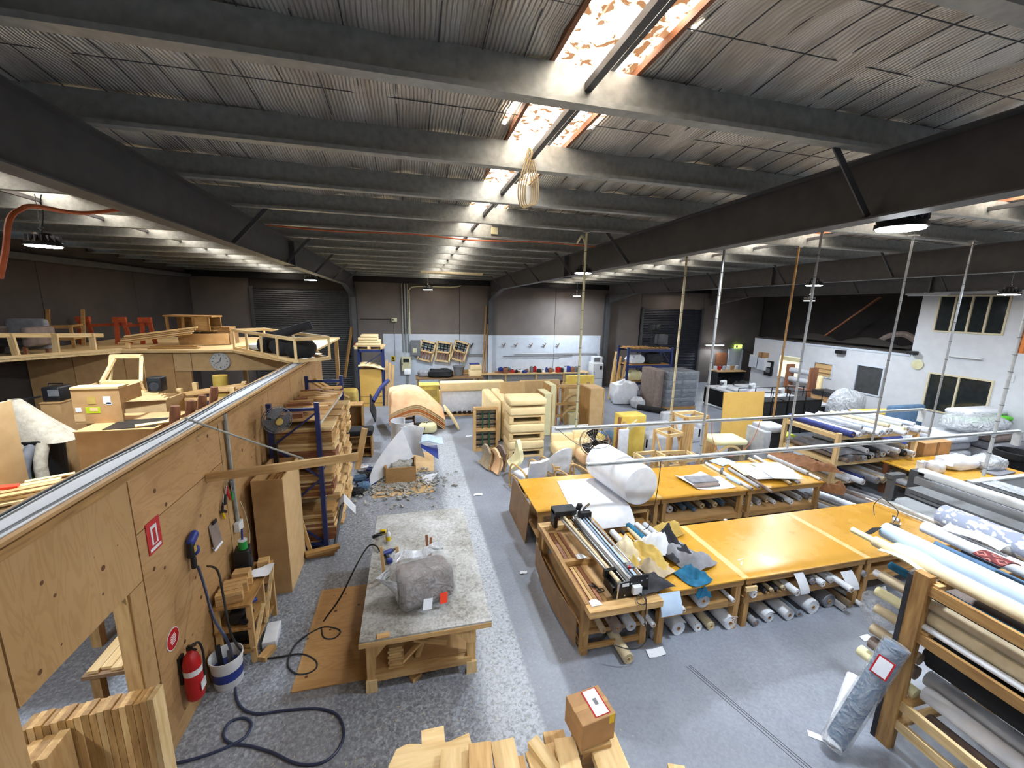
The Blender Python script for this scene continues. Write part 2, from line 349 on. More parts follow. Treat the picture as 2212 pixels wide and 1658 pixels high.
        for i in range(m):
            for k in range(n): fs.append((i*n+k,(i+1)*n+k,(i+1)*n+(k+1)%n,i*n+(k+1)%n))
        return s.add(vs,fs)
    def build(s,name,mat,parent=None,W=False,smooth=False,flat=None,label=None,cat=None,group=None,kind=None,org=None):
        vs=s.v; loc=None
        if parent is None:
            if org is None:
                xs=[v.x for v in vs];ys=[v.y for v in vs];zs=[v.z for v in vs]; org=Vector(((min(xs)+max(xs))/2,(min(ys)+max(ys))/2,min(zs)))
            loc=Vector(org); vs=[v-loc for v in vs]
        elif W: T=TM[parent.name].inverted(); vs=[T@v for v in vs]
        me=D.meshes.new(name); me.from_pydata([tuple(v) for v in vs],[],s.f); me.update()
        bm=bmesh.new(); bm.from_mesh(me); bmesh.ops.recalc_face_normals(bm,faces=bm.faces); bm.to_mesh(me); bm.free()
        if smooth:
            me.polygons.foreach_set('use_smooth',[True]*len(me.polygons))
            try: me.set_sharp_from_angle(angle=R(40))
            except Exception: pass
        me.materials.append(MATS[mat]); o=D.objects.new(name,me); COL.objects.link(o)
        if loc is not None: o.location=loc; TM[o.name]=Matrix.Translation(loc)
        if parent is not None:
            o.parent=parent; TM[o.name]=TM[parent.name].copy()
        tag(o,label,cat,group,kind); return o
def tag(o,label=None,cat=None,group=None,kind=None):
    if label: o['label']=label
    if cat: o['category']=cat
    if group: o['group']=group
    if kind: o['kind']=kind
    return o
def catmull(p,n,closed=False):
    out=[];N=len(p)
    for i in range(N if closed else N-1):
        a,b,c,d=(p[(i-1)%N],p[i],p[(i+1)%N],p[(i+2)%N]) if closed else (p[max(i-1,0)],p[i],p[i+1],p[min(i+2,N-1)])
        for k in range(n):
            t=k/n; out.append(.5*((2*b)+(c-a)*t+(2*a-5*b+4*c-d)*t*t+(3*b-a-3*c+d)*t**3))
    if not closed: out.append(p[-1])
    return out
def thing(name,label,cat,loc=(0,0,0),rz=0.,group=None,rot=None):
    o=D.objects.new(name,None); COL.objects.link(o); o.empty_display_size=.1; o.location=loc
    e=Euler(rot) if rot else Euler((0,0,rz)); o.rotation_euler=e
    TM[o.name]=Matrix.Translation(Vector(loc))@e.to_matrix().to_4x4(); tag(o,label,cat,group); return o
def struct(name,mb,mat,parent=None,**k):
    o=mb.build(name,mat,parent,W=parent is not None,**k)
    if parent is None: o['kind']='structure'
    return o
def clone(root,loc,rz=0.,label=None,group=None,rot=None):
    r=root.copy(); COL.objects.link(r); r.location=loc; e=Euler(rot) if rot else Euler((0,0,rz)); r.rotation_euler=e
    TM[r.name]=Matrix.Translation(Vector(loc))@e.to_matrix().to_4x4(); tag(r,label,None,group)
    for ch in [c for c in root.children]:
        c=ch.copy(); COL.objects.link(c); c.parent=r
        for g in [g_ for g_ in ch.children]:
            d=g.copy(); COL.objects.link(d); d.parent=c
    return r
def V(*a): return Vector(a)
# ---------------------------------------------------------------- lamps (high bays on chains)
PY=[2.85+1.32*k for k in range(-5,14)]
def zb(y): return 5.60-.012*(y-3)
hb=None; hbp=[]
def highbay(x,y,z,label,lit=True):
    global hb,hbp
    if hb is None:
        t=thing('high_bay_lamp',label,'lamp',(x,y,z),0,'round high bay lamps')
        MB().lathe([(.02,.17),(.09,.17),(.1,.15),(.17,.06),(.185,.05),(.185,.012),(.17,.012)],n=28).build('housing','black_metal',t,smooth=True)
        f=MB()
        for k in range(18):
            a=2*PI*k/18; f.box((.13*math.cos(a),.13*math.sin(a),.105),(.09,.006,.07),(0,0,a))
        f.build('cooling_fins','grey_plastic',t); MB().lathe([(.0,.0),(.165,.0),(.17,.014)],n=28).build('lens','lamp_lens',t,smooth=True)
        MB().tube([(0,0,.17),(0,0,.2),(.03,0,.23),(0,0,.26),(-.03,0,.23),(0,0,.2)],.006).build('hook','chrome',t); hb=t; r=t; hbp=list(t.children)
    else:
        r=hb.copy(); COL.objects.link(r); r.location=(x,y,z); r['label']=label; TM[r.name]=Matrix.Translation((x,y,z))
        for c_ in hbp: c_=c_.copy(); COL.objects.link(c_); c_.parent=r
    L=max(.08,zb(y)-z-.3); c=MB()
    n=max(3,int(L/.05))
    for k in range(n): c.tube([V((-.5 if i%2 else .5)*.016*(1 if k%2 else 0)+0,(.5 if i%2 else -.5)*.016*(0 if k%2 else 1),.26+L*(k+(.5 if i in(1,2) else 0)*1.0+(.5 if i==3 else 0))/n) for i in range(2)]+[V(0,0,.26+L*(k+1.1)/n)],.005,5)
    c.build('chain','steel_galv',r)
    MB().tube([(0,0,.17),(.04,.02,.26+L*.4),(.03,.03,.26+L*.8),(.06,.02,.27+L)],.006,5,4).build('power_cable','rubber',r)
    ld=D.lights.new('lamp_light','AREA'); ld.shape='DISK'; ld.size=.34; ld.energy=LAMP_W; ld.color=LAMP_COL
    lo=D.objects.new('lamp_light',ld); COL.objects.link(lo); lo.parent=r; lo.location=(0,0,-.012)
    return r
for x,y,z,l in [(4.22,2.85,5.02,'round high bay lamp nearest the camera beside the brown rafter'),
    (-4.57,6.81,4.88,'round high bay lamp glowing over the timber workshop at left'),
    (-2.8,13.41,4.84,'round high bay lamp in front of the grey roller door'),
    (.7,16.05,4.74,'round high bay lamp before the back wall under the skylight strip'),
    (3.52,8.13,4.95,'round high bay lamp behind the first hanging pole'),
    (7.8,18.6,4.72,'small distant high bay lamp right of the first hanging pole, lower one'),
    (9.6,8.13,4.9,'upper of two high bay lamps behind the middle hanging pole'),
    (14.15,12.07,4.65,'lower of two high bay lamps behind the middle hanging pole'),
    (13.0,6.35,4.75,'round high bay lamp in front of the upper office window')]: highbay(x,y,z,l)
for x,y,l in ((-4.5,.2,'round high bay lamp out of view at the left of the camera'),(4.2,-3.2,'round high bay lamp out of view behind the camera, right one'),(10.5,.9,'round high bay lamp out of view at the right of the camera')): highbay(x,y,4.95,l)
# ---------------------------------------------------------------- floor and walls
fl=struct('floor',MB().bx(-9.2,-6.2,-.15,21.2,20.6,0),'floor_paint',org=(0,0,0))
cj=MB()
for dx in (0,.035,.06): cj.bar((3.18+dx,3.55,.0008),(4.35+dx*1.5,-.2,.0008),.006,.0016)
cj.build('joint_line','ink',fl,W=True)
wb=struct('wall_back',MB().bx(-9.2,20.34,0,21.2,20.6,5.5),'wall_dark',org=(0,20.34,0))
for a,b,mt in [(-9.1,-6.72,'wall_brown'),(-2.4,-.28,'wall_brown'),(-.26,2.37,'wall_brown'),(2.39,7.34,'wall_brown'),(7.36,12.3,'wall_brown'),(16.3,20.4,'wall_brown')]:
    struct('wall_panel',MB().bx(a,20.27,0,b,20.34,5.12),mt,wb)
struct('wall_panel',MB().bx(-6.7,20.27,4.72,-2.42,20.34,5.12),'wall_dark',wb); struct('wall_panel',MB().bx(12.32,20.27,4.22,16.28,20.34,5.12),'wall_brown',wb)
for a,b in ((-1.24,-.27),(-.26,2.37),(2.39,3.8),(3.92,7.34),(7.36,10.0)): struct('white_panel',MB().bx(a,20.25,.0,b,20.27,2.76 if a<3 else 2.72),'wall_white',wb)
struct('eave_gutter',MB().bx(-9.1,20.0,5.12,20.5,20.34,5.4),'black_metal',wb)
for x,two in ((-2.45,0),(3.87,1),(10.2,0)):
    c=MB()
    for (z0,z1) in (((2.74,4.9),) if two else ((0,4.9),)): c.bx(x-.1,19.92,z0,x+.1,19.94,z1).bx(x-.1,20.23,z0,x+.1,20.25,z1).bx(x-.01,19.94,z0,x+.01,20.23,z1)
    struct('column',c,'steel_dark',wb)
    if two: struct('column_base',MB().bx(x-.1,19.92,0,x+.1,19.94,2.74).bx(x-.1,20.23,0,x+.1,20.25,2.74).bx(x-.01,19.94,0,x+.01,20.23,2.74),'wall_white',wb)
def conduit(pts,r,mat,parent=wb,name='conduit',sm=4): struct(name,MB().tube(pts,r,8,sm),mat,parent,smooth=True)
for dx in (-.33,-.2,-.08): conduit([(dx,20.2,5.1),(dx,20.2,1.9)],.035,'steel_galv',name='conduit_pipe',sm=0)
conduit([(2.6,20.1,5.35),(2.4,20.15,5.1),(1.9,20.18,5.02),(.4,20.2,5.0),(.02,20.2,4.85),(.0,20.2,4.5),(.0,20.2,2.76)],.03,'cream_plastic')
conduit([(-2.2,20.2,3.45),(-.75,20.22,3.45)],.012,'black_plastic',sm=0); conduit([(-.72,20.2,3.4),(-.72,20.2,1.7)],.01,'steel_galv',sm=0)
conduit([(1.6,20.2,1.78),(3.6,20.2,1.76)],.02,'steel_galv',sm=0); conduit([(1.6,20.2,1.7),(3.6,20.2,1.68)],.02,'steel_galv',sm=0)
conduit([(5.2,20.2,1.78),(7.5,20.2,1.78),(8.6,20.2,1.78),(9.8,20.2,1.77)],.025,'alu',sm=0); conduit([(4.6,20.2,1.65),(7.3,20.2,1.63),(7.6,20.2,1.6),(7.8,20.2,1.68),(8.4,20.2,1.7)],.02,'grey_plastic')
wl=struct('wall_left',MB().bx(-9.2,-6.2,0,-8.95,20.6,5.7),'wall_dark',org=(-8.95,0,0))  # dark tone on wall and panels paints in the low light here
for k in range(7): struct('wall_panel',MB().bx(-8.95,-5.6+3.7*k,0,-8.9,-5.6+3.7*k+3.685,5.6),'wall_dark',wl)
struct('eave_beam',MB().bx(-8.9,-6,5.05,-8.7,20.3,5.2),'steel_dark',wl)
struct('wall_front',MB().bx(-9.2,-6.4,0,21.2,-6.2,5.7),'wall_brown')
struct('wall_right',MB().bx(20.5,-6.2,0,20.7,20.6,5.6),'wall_dark')  # brown wall in shadow: the shade is put into its dark tone
# roller doors
def roller(name,x0,x1,zt,y,mat):
    n=int(zt/.045); s=MB(); prof=[]
    for k in range(n+1): prof.append((0 if (k%2) else -.03, zt*k/n))
    s.sheet(lambda u,v:(x0+(x1-x0)*u,y+prof[round(v*n)][0],prof[round(v*n)][1]),1,n,.01)
    d=struct(name,s,mat)
    for x in (x0,x1): struct('door_guide',MB().bx(x-.06,y-.06,0,x+.06,y+.05,zt+.1),'steel_dark',d)
    struct('bottom_rail',MB().bx(x0+.06,y-.08,0,x1-.06,y-.035,.12),'steel_dark',d); return d
roller('door_1',-6.62,-2.62,4.7,20.2,'door_rib'); roller('door_2',12.4,16.2,4.2,20.2,'door_navy')
d3=struct('door_3',MB().bx(18.4,20.2,0,19.25,20.25,1.95),'wall_office'); struct('door_frame',MB().bx(18.32,20.19,0,18.4,20.26,2.02).bx(19.25,20.19,0,19.33,20.26,2.02).bx(18.32,20.19,1.95,19.33,20.26,2.02),'wall_white',d3); struct('door_handle',MB().bx(18.5,20.15,.95,18.62,20.2,.98),'chrome',d3)
# office block on the right: white wall with openings, dark open deck above
WO=17.2
def wallpieces(mb,x0,x1,Y0,Y1,Z0,Z1,holes):
    ys=sorted({Y0,Y1}|{h[0] for h in holes}|{h[1] for h in holes})
    for a,b in zip(ys,ys[1:]):
        zz=Z0
        for h in sorted([h for h in holes if h[0]<=a+1e-6 and h[1]>=b-1e-6],key=lambda h:h[2]):
            if h[2]>zz: mb.bx(x0,a,zz,x1,b,h[2])
            zz=h[3]
        if Z1>zz: mb.bx(x0,a,zz,x1,b,Z1)
    return mb
WIN=[(8.35,9.98,3.76,4.86),(8.28,9.82,1.1,2.3),(11.25,12.15,1.2,2.24),(14.55,15.7,1.2,2.2),(13.15,13.92,1.55,2.1)]
wo=struct('wall_office',wallpieces(wallpieces(MB(),WO,WO+.12,10.5,17.3,0,2.86,[h for h in WIN if h[0]>10.5]),WO,WO+.12,-2,10.5,0,5.4,[h for h in WIN if h[0]<10.5]),'wall_office')
struct('wall_office_end',MB().bx(WO+.12,17.18,0,20.45,17.3,2.86),'wall_office'); struct('ceiling_office',MB().bx(WO,10.5,2.86,20.45,17.3,2.94),'wall_dark')  # deck top takes the dark tone to paint in its shade
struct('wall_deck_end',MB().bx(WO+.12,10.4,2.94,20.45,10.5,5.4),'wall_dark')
struct('top_trim',MB().bx(WO-.02,10.5,2.8,WO,17.3,2.88),'wall_white',wo)
for i,(a,b,c,d) in enumerate(WIN):
    fr=MB(); w_=.05; X0,X1=WO-.03,WO+.06
    fr.bx(X0,a-w_,c-w_,X1,a,d+w_).bx(X0,b,c-w_,X1,b+w_,d+w_).bx(X0,a,c-w_,X1,b,c).bx(X0,a,d,X1,b,d+w_)
    W_=struct('window_%d'%(i+1),fr,'cream_paint' if i<2 else 'wall_white')
    nm=(4,2,1,1,1)[i]
    for k in range(nm):
        y0=a+(b-a)*k/nm; y1=a+(b-a)*(k+1)/nm
        struct('pane',MB().bx(WO+.02,y0,c,WO+.03,y1,d),('glass_dark','glass_dark','door_rib','lit_room','mdf_pale')[i],W_)
        if k: struct('mullion',MB().bx(X0,y0-.025,c,X1,y0+.025,d),'cream_paint',W_)
# room seen through the lit window
for z_ in (1.7,1.88): struct('nook_shelf',MB().bx(WO-.02,13.15,z_,WO+.018,13.92,z_+.02),'pine_y',D.objects['window_5'])
struct('blind',MB().bx(WO-.0,14.6,1.98,WO+.015,15.65,2.16),'foam_pale',D.objects['window_4'])
# ---------------------------------------------------------------- roof
X0r,X1r=-8.9,20.4
ce=struct('ceiling',MB().bx(-9.2,-6.2,6.0,21.2,20.6,6.1),'steel_dark',org=(0,0,6.0))
SKX=[(-5.65,-5.02),(.95,1.57),(7.45,8.07),(13.8,14.4)]
for y in PY:
    z=zb(y); p=MB(); prof=[(-.085,0),(0,0),(0,.25),(.085,.25),(.085,.235),(.014,.235),(.014,-.0),(.0,-.014),(-.085,-.014),(-.085,.022),(-.072,.022),(-.072,.0)]
    p.prism([(a,b) for a,b in [(-.085,-.012),(.012,-.012),(.012,.238),(.085,.238),(.085,.25),(0,.25),(0,0),(-.073,0),(-.073,.022),(-.085,.022)]],X1r-X0r,(X0r,y,z),(0,1,0),(0,0,1))
    struct('purlin',p,'steel_galv',ce)
def foil(xa,xb):
    nb=len(PY)-1; sub=6; nx=max(4,int((xb-xa)/.3))
    def fn(u,v):
        x=xa+(xb-xa)*u; t=v*nb; i=min(int(t),nb-1); f=t-i; y=PY[i]+(PY[i+1]-PY[i])*f
        s=math.sin(PI*f)
        z=zb(y)+.262+.05*s+ .018*math.sin(x*11+3*i)*(.4+s)+.012*math.sin(x*29+i*2+f*3)+.02*math.sin(f*9+x*2.3+i)
        return (x,y,z)
    struct('insulation_sheet',MB().sheet(fn,nx,nb*sub,.003),'foil',ce,smooth=True)
ed=[X0r]+[e for s in SKX for e in s]+[X1r]
for k in range(0,len(ed),2): foil(ed[k],ed[k+1])
for a,b in SKX:
    n=24
    def fn(u,v):
        k=round(u*n); return (a-.1+(b-a+.2)*u, PY[0]+(PY[-1]-PY[0])*v, zb(PY[0]+(PY[-1]-PY[0])*v)+.31+(.03 if k%6 in (2,3) else 0))
    struct('skylight_sheet',MB().sheet(fn,n,18,.004),'skylight_sheet',ce)
    for x in (a,b): struct('skylight_trim',MB().box((x,(PY[0]+PY[-1])/2,zb(8.1)+.285),(.03,PY[-1]-PY[0],.05),(math.atan(-.012),0,0)),'redwood_y',ce)
    struct('lap_bar',MB().box(((a*.3+b*.7),(PY[0]+PY[-1])/2,zb(8.1)+.285),(.035,PY[-1]-PY[0],.03),(math.atan(-.012),0,0)),'steel_dark',ce)
    struct('bridging_bar',MB().box(((a*.6+b*.4),(PY[0]+PY[-1])/2,zb(8.1)+.13),(.05,PY[-1]-PY[0],.05),(math.atan(-.012),0,0)),'steel_dark',ce)
# safety mesh wires under the insulation
wm=MB()
for i in range(len(PY)-1):
    for f in (.33,.66):
        y=PY[i]+1.32*f; z=zb(y)+.25+.045
        for k in range(0,len(ed),2): wm.bar((ed[k],y,z-.01),(ed[k+1],y,z-.01),.005)
for k in range(0,len(ed),2):
    x=ed[k]+.1
    while x<ed[k+1]:
        for i in range(3,len(PY)-1): wm.bar((x,PY[i],zb(PY[i])+.245),(x,PY[i]+.44,zb(PY[i])+.285),.006).bar((x,PY[i]+.44,zb(PY[i])+.285),(x,PY[i]+.88,zb(PY[i])+.285),.006).bar((x,PY[i]+.88,zb(PY[i])+.285),(x,PY[i+1],zb(PY[i+1])+.245),.006)
        x+=.27
o=struct('safety_mesh',wm,'steel_dark',ce); o['kind']='stuff'
# rafters
RX=[-2.45,3.87,10.2,16.5]
for x in RX:
    y0,y1=-6,20.2; s=MB(); tp=lambda y:zb(y)-.015; bt=lambda y:zb(y)-.53
    def plate(xa,xb,f0,f1,ya=y0,yb=y1): s.prism([(ya,f0(ya)),(yb,f0(yb)),(yb,f1(yb)),(ya,f1(ya))],xb-xa,(xa,0,0),(0,1,0),(0,0,1))
    plate(x-.006,x+.006,bt,tp); plate(x-.1,x+.1,lambda y:tp(y)-.014,tp); plate(x-.1,x+.1,bt,lambda y:bt(y)+.014)
    s.prism([(17.4,bt(17.4)),(20.0,bt(20)),(20.0,4.42)],.012,(x-.006,0,0),(0,1,0),(0,0,1)); s.bar((x,17.4,bt(17.4)),(x,20.0,4.42),.2,.014)
    rf=struct('rafter',s,'steel_dark')
    for k,y in enumerate(PY):
        if 2<y<19.5:
            struct('purlin_cleat',MB().bx(x-.06,y+.015,zb(y)-.015,x+.06,y+.03,zb(y)+.2),'steel_dark',rf)
            if (k%2==0 and y>5) or (x>3 and x<4 and abs(y-2.85)<.1):
                for sg in (-1,1): struct('fly_brace',MB().bar((x+sg*.05,y,bt(y)+.03),(x+sg*.52,y,zb(y)),.055,.012,(0,1,0)),'steel_dark',rf)
    for y in (9.9,): struct('splice_plate',MB().bx(x-.11,y-.03,bt(y)-.02,x+.11,y+.03,tp(y)),'steel_dark',rf)
# things hung from the roof
t=thing('batten_light','long cream fluorescent batten hung under the far roof, unlit','lamp',(1.48,14.73,5.25)); MB().box((0,0,.06),(2.15,.1,.07)).build('housing','cream_paint',t); MB().cyl((-1.05,0,.015),(1.05,0,.015),.016).build('tube','cream_paint',t)
for x_ in (-.9,.9): MB().bx(x_-.01,-.01,.09,x_+.01,.01,zb(14.73)-5.25-.012).build('hanger','steel_galv',t)
rc=thing('hanging_cord_coil','coiled cream cord hanging from a purlin beside the skylight','cord',(1.12,3.98,5.2))
for k in range(4):
    dx=(k-1.5)*.022; MB().tube([V(dx,-.01*k,.42),V(dx-.06,.0,.2),V(dx-.05,0,.04),V(dx,0,.0+k*.012),V(dx+.06,0,.06),V(dx+.06,0,.25),V(dx+.01,0,.42)],.007,6,5).build('loop','cord_cream',rc,smooth=True)
MB().tube([V(.0,0,.42),V(.02,-.02,.47),V(.0,.0,.52),V(-.03,.02,.4)],.012,6,4).build('knot','cord_cream',rc)
def hose(name,pts,r,mat,label,cat,group=None,sm=6,n=8): return MB().tube(pts,r,n,sm).build(name,mat,smooth=True,label=label,cat=cat,group=group)
hose('orange_cable',[fx(0,600,-3.4),fx(12,540,-3.4),fx(20,475,-3.4),fx(45,452,-3.4),fx(80,446,-3.4),fx(180,465,-3.4)+V(-.3,.6,.12),V(-3.0,6.6,5.5)],.022,'orange_hose','orange ribbed cable dropping from the roof at the far left edge','cable')
hose('orange_power_lead',[V(-2.3,8.0,5.5),V(-1.2,8.0,5.47),V(0,8.0,5.5),V(1.2,8.0,5.46),V(2.4,8.0,5.5),V(3.7,8.0,5.48)],.012,'orange_hose','thin orange lead strung along a purlin across the middle bay','cable')
jb=MB().box((1.62,8.07,5.66),(.12,.08,.12)); jb.build('junction_box','cream_plastic',label='small cream junction box on a purlin beside the skylight',cat='box')
# wall things at the back
def onwall(name,px0,py0,px1,py1,mat,label,cat,dep=.08,y=20.24,parts=()):
    a=fy(px0,py0,y); b=fy(px1,py1,y); t=thing(name,label,cat,((a.x+b.x)/2,y-dep/2,b.z)); w_=b.x-a.x; h=a.z-b.z
    cs=MB().soft((0,0,h/2),(w_,dep,h),.015,seg=2).build('case',mat,t)
    for (nm,u0,v0,u1,v1,m_) in parts: MB().bx(-w_/2+w_*u0,-dep/2-.012,h*v0,-w_/2+w_*u1,-dep/2+.002,h*v1).build(nm,m_,cs)
    return t
onwall('control_box',867,770,888,800,'cream_plastic','pale green control box on the white back wall','box',.25,20.2,(('display_window',.2,.65,.8,.9,'glass_dark'),('latch',.05,.45,.12,.6,'black_plastic')))
onwall('towel_dispenser',887,734,908,766,'grey_plastic','grey rounded dispenser on the white back wall beside the seat frames','dispenser',.3,20.2,(('label_patch',.2,.2,.6,.5,'cream_plastic'),))
onwall('warning_sign',845,768,854,780,'yellow_plastic','small yellow warning sign on the white back wall','sign',.01,20.24,(('symbol',.3,.35,.7,.8,'ink'),('text_bar',.15,.08,.85,.25,'ink')))
onwall('fire_sign',765,740,772,750,'red_paint','small red sign on the dark column beside the blue rack','sign',.01,19.9,(('symbol',.35,.2,.65,.8,'white_plastic'),))
onwall('camera_box',846,686,858,694,'cream_plastic','small cream box fixed high on the brown back wall','box',.2,20.2,(('lens',.1,.3,.4,.7,'black_plastic'),))
onwall('exit_sign',1586,744,1601,752,'exit_sign','small lit green exit sign above the white door','sign',.06,20.15,(('arrow',.15,.2,.4,.8,'white_plastic'),))
tl=fy(1527,747,20.0); tr=fy(1564,747,20.0); t=thing('lit_batten_lamp','lit fluorescent batten on the back wall above the desk','lamp',((tl.x+tr.x)/2,20.1,tl.z)); w_=tr.x-tl.x
MB().bx(-w_/2,-.03,0,w_/2,.1,.06).build('housing','white_plastic',t); MB().cyl((-w_/2,-.06,.03),(w_/2,-.06,.03),.025).build('tube','tube_lens',t)
la=D.lights.new('tube_light','AREA'); la.shape='RECTANGLE'; la.size=w_; la.size_y=.05; la.energy=25; la.color=LAMP_COL; lo=D.objects.new('tube_light',la); COL.objects.link(lo); lo.parent=t; lo.location=(0,-.1,.0); lo.rotation_euler=(R(-35),0,0)
# ---------------------------------------------------------------- timber helpers
def frame_m(p,q,up=(0,0,1)):
    p=Vector(p);q=Vector(q);d=(q-p).normalized();u=Vector(up)
    if abs(d.dot(u))>.98: u=Vector((0,1,0))
    a=u.cross(d).normalized(); b=d.cross(a); m=Matrix((d,a,b)).transposed().to_4x4(); m.translation=(p+q)/2; return m
PM={}
def plank(p,q,w,h,mat='pine_x',name='timber_board',label=None,cat='board',group=None,up=(0,0,1),parent=None):
    p=Vector(p);q=Vector(q);L=(q-p).length; key=(round(L,3),round(w,3),round(h,3),mat)
    if key not in PM:
        me=D.meshes.new(name); b=MB().box((0,0,0),(L,w,h)); me.from_pydata([tuple(v) for v in b.v],[],b.f); me.materials.append(MATS[mat]); PM[key]=me
    o=D.objects.new(name,PM[key]); COL.objects.link(o); m=frame_m(p,q,up)
    if parent is not None: o.parent=parent; m=TM[parent.name].inverted()@m
    o.matrix_basis=m
    if parent is None: tag(o,label,cat,group)
    return o
def frame_thing(name,label,cat,segs,mat,w,h,part='rail',group=None,loc=None):
    # open timber frame: list of (p,q[,w,h]) members, each its own part
    pts=[Vector(s[0]) for s in segs]+[Vector(s[1]) for s in segs]
    loc=loc or V(sum(p.x for p in pts)/len(pts),sum(p.y for p in pts)/len(pts),min(p.z for p in pts)-h/2)
    t=thing(name,label,cat,loc,0,group)
    for s in segs: plank(s[0],s[1],s[2] if len(s)>2 else w,s[3] if len(s)>3 else h,mat,s[4] if len(s)>4 else part,parent=t)
    return t
ORD=['first','second','third','fourth','fifth','sixth','seventh','eighth','ninth','tenth','eleventh','twelfth','thirteenth','fourteenth','fifteenth','sixteenth','seventeenth','eighteenth','nineteenth','twentieth']
# ---------------------------------------------------------------- plywood partition
PX=-2.3
wp=struct('wall_partition',MB().bx(PX-.1,.4,0,PX-.02,2.62,2.86).bx(PX-.1,2.62,1.9,PX-.02,3.62,2.86).bx(PX-.1,3.62,0,PX-.02,11.6,2.86),'oldpine_z',org=(PX,0,0))
for y0,y1,z0,z1,mt in [(.4,2.61,0,2.88,'plywood'),(2.625,3.795,1.88,2.88,'plywood'),(3.62,3.795,0,1.87,'plywood'),(3.81,5.47,0,2.29,'plywood_y'),(3.81,5.47,2.3,2.88,'plywood_y'),(5.485,5.72,0,2.88,'plywood'),(5.735,7.3,0,2.88,'plywood_y'),(7.315,8.6,0,1.9,'plywood'),(7.315,8.6,1.91,2.88,'plywood_y'),(8.615,9.9,0,2.88,'plywood'),(9.915,10.4,0,2.88,'plywood'),(10.415,11.6,0,2.88,'plywood_y')]:
    struct('plywood_sheet',MB().bx(PX-.02,y0,z0,PX,y1,z1),mt,wp)
struct('jamb_board',MB().bx(PX-.12,3.6,0,PX-.02,3.62,1.88),'pine_z',wp)
struct('top_rail',MB().bx(PX-.0,.4,2.8,PX+.025,11.6,2.865),'oldpine_y',wp); struct('top_cap',MB().bx(PX-.3,.4,2.88,PX+.03,11.6,2.905),'mdf',wp)
struct('cap_strip',MB().bx(PX-.24,.4,2.905,PX-.02,11.6,2.911),'wall_office',wp)
hose('top_cable',[V(PX-.2,.6,2.926)]+[V(PX-.2+.03*math.sin(k*1.7),1+k*.9,2.926) for k in range(12)],.009,'black_plastic','black cable lying along the top of the plywood partition','cable',sm=4)
hose('second_top_cable',[V(PX-.05,.6,2.917)]+[V(PX-.05+.014*math.sin(k*2.3),1+k*.9,2.918) for k in range(12)],.005,'grey_plastic','thin grey cable on the partition top nearest the aisle','cable',sm=4)
t=thing('steel_conduit','galvanised conduit pipe running down the plywood partition','pipe',(PX+.03,5.62,1.3))
MB().tube([V(0,0,1.57),V(0,0,.5),V(0,.02,.1)],.024,8).build('pipe','steel_galv',t,smooth=True)
MB().tube([V(.03,.07,.35),V(.04,.16,.1),V(.05,.2,-.2),V(.04,.12,-.42),V(.02,.0,-.46)],.008,6,5).build('white_lead','cord_cream',t,smooth=True)
MB().bx(-.02,-.07,-.02,.04,.07,.1).build('socket_box','white_plastic',t)
# signs and things on the partition
def partsign(name,y0,y1,z0,z1,mat,label,cat,x=PX,th=.006):
    return MB().bx(x+.001,y0,z0,x+th,y1,z1)
t=thing('fire_sign','rectangular red and white extinguisher sign on the plywood partition','sign',(PX+.002,4.02,2.02))
pl=MB().bx(0,-.1,0,.005,.1,.3).build('plate','red_paint',t); t=MB().bx(.005,-.045,.07,.007,.045,.25).build('white_panel','white_plastic',t); MB().bx(.007,-.022,.08,.008,.022,.22).build('symbol','red_paint',t); MB().bx(.005,-.08,.02,.007,.08,.05).build('text_strip','white_plastic',pl)
t=thing('round_sign','round red sign on the partition above the fire extinguisher','sign',(PX+.002,4.05,.95))
MB().lathe([(.105,0),(.105,.004),(0,.004)],(0,0,.1),(1,0,0),24).build('plate','white_plastic',t); MB().lathe([(.096,.004),(.096,.006),(0,.006)],(0,0,.1),(1,0,0),24).build('disc','red_paint',t)
b=MB()
for k in range(5): b.bx(.0062,-.05+.008*abs(k-2),.055+.02*k,.0075,.05-.008*abs(k-2),.064+.02*k)
b.build('text_lines','white_plastic',t)
t=thing('fire_extinguisher','red fire extinguisher with white label hung on the partition','extinguisher',(PX+.1,4.1,.3))
MB().lathe([(.06,0),(.075,.02),(.078,.06),(.078,.42),(.06,.49),(.025,.53),(.025,.56)],n=20).build('cylinder','red_paint',t,smooth=True); cy=t.children[0]
MB().lathe([(.0785,.3),(.0795,.3),(.0795,.36),(.0785,.36)],n=20).build('white_band','white_plastic',cy); MB().prism([(-.045,.1),(.045,.1),(.045,.2),(-.045,.2)],.004,(.0765,0,0),(0,1,0),(0,0,1)).build('label_print','white_plastic',cy)
MB().bx(-.02,-.02,.56,.02,.02,.6).bar((0,0,.6),(.08,-.05,.64),.02,.012).bar((0,0,.585),(.08,-.05,.585),.02,.01).build('valve_handle','black_metal',t)
MB().tube([V(0,.03,.58),V(.04,.09,.55),V(.06,.1,.4),V(.05,.09,.15)],.011,7,5).build('discharge_hose','rubber',t,smooth=True)
MB().bx(-.1,-.04,.2,-.075,.04,.5).build('wall_bracket','black_metal',t)
t=thing('air_tool','blue and black hand tool hanging on the plywood partition','tool',(PX+.05,4.5,1.5))
MB().soft((0,.02,.33),(.07,.16,.09),.03,(R(25),0,0)).build('head','blue_plastic',t,smooth=True); MB().soft((0,-.04,.23),(.06,.07,.17),.02,(R(-8),0,0)).build('body','black_plastic',t,smooth=True)
MB().soft((0,.045,.17),(.055,.09,.09),.025).build('magazine','blue_plastic',t,smooth=True); MB().soft((0,-.02,.07),(.045,.05,.13),.015).build('grip','black_plastic',t,smooth=True); MB().bx(.032,-.05,.2,.036,.0,.27).build('plate','mustard_fabric',t)
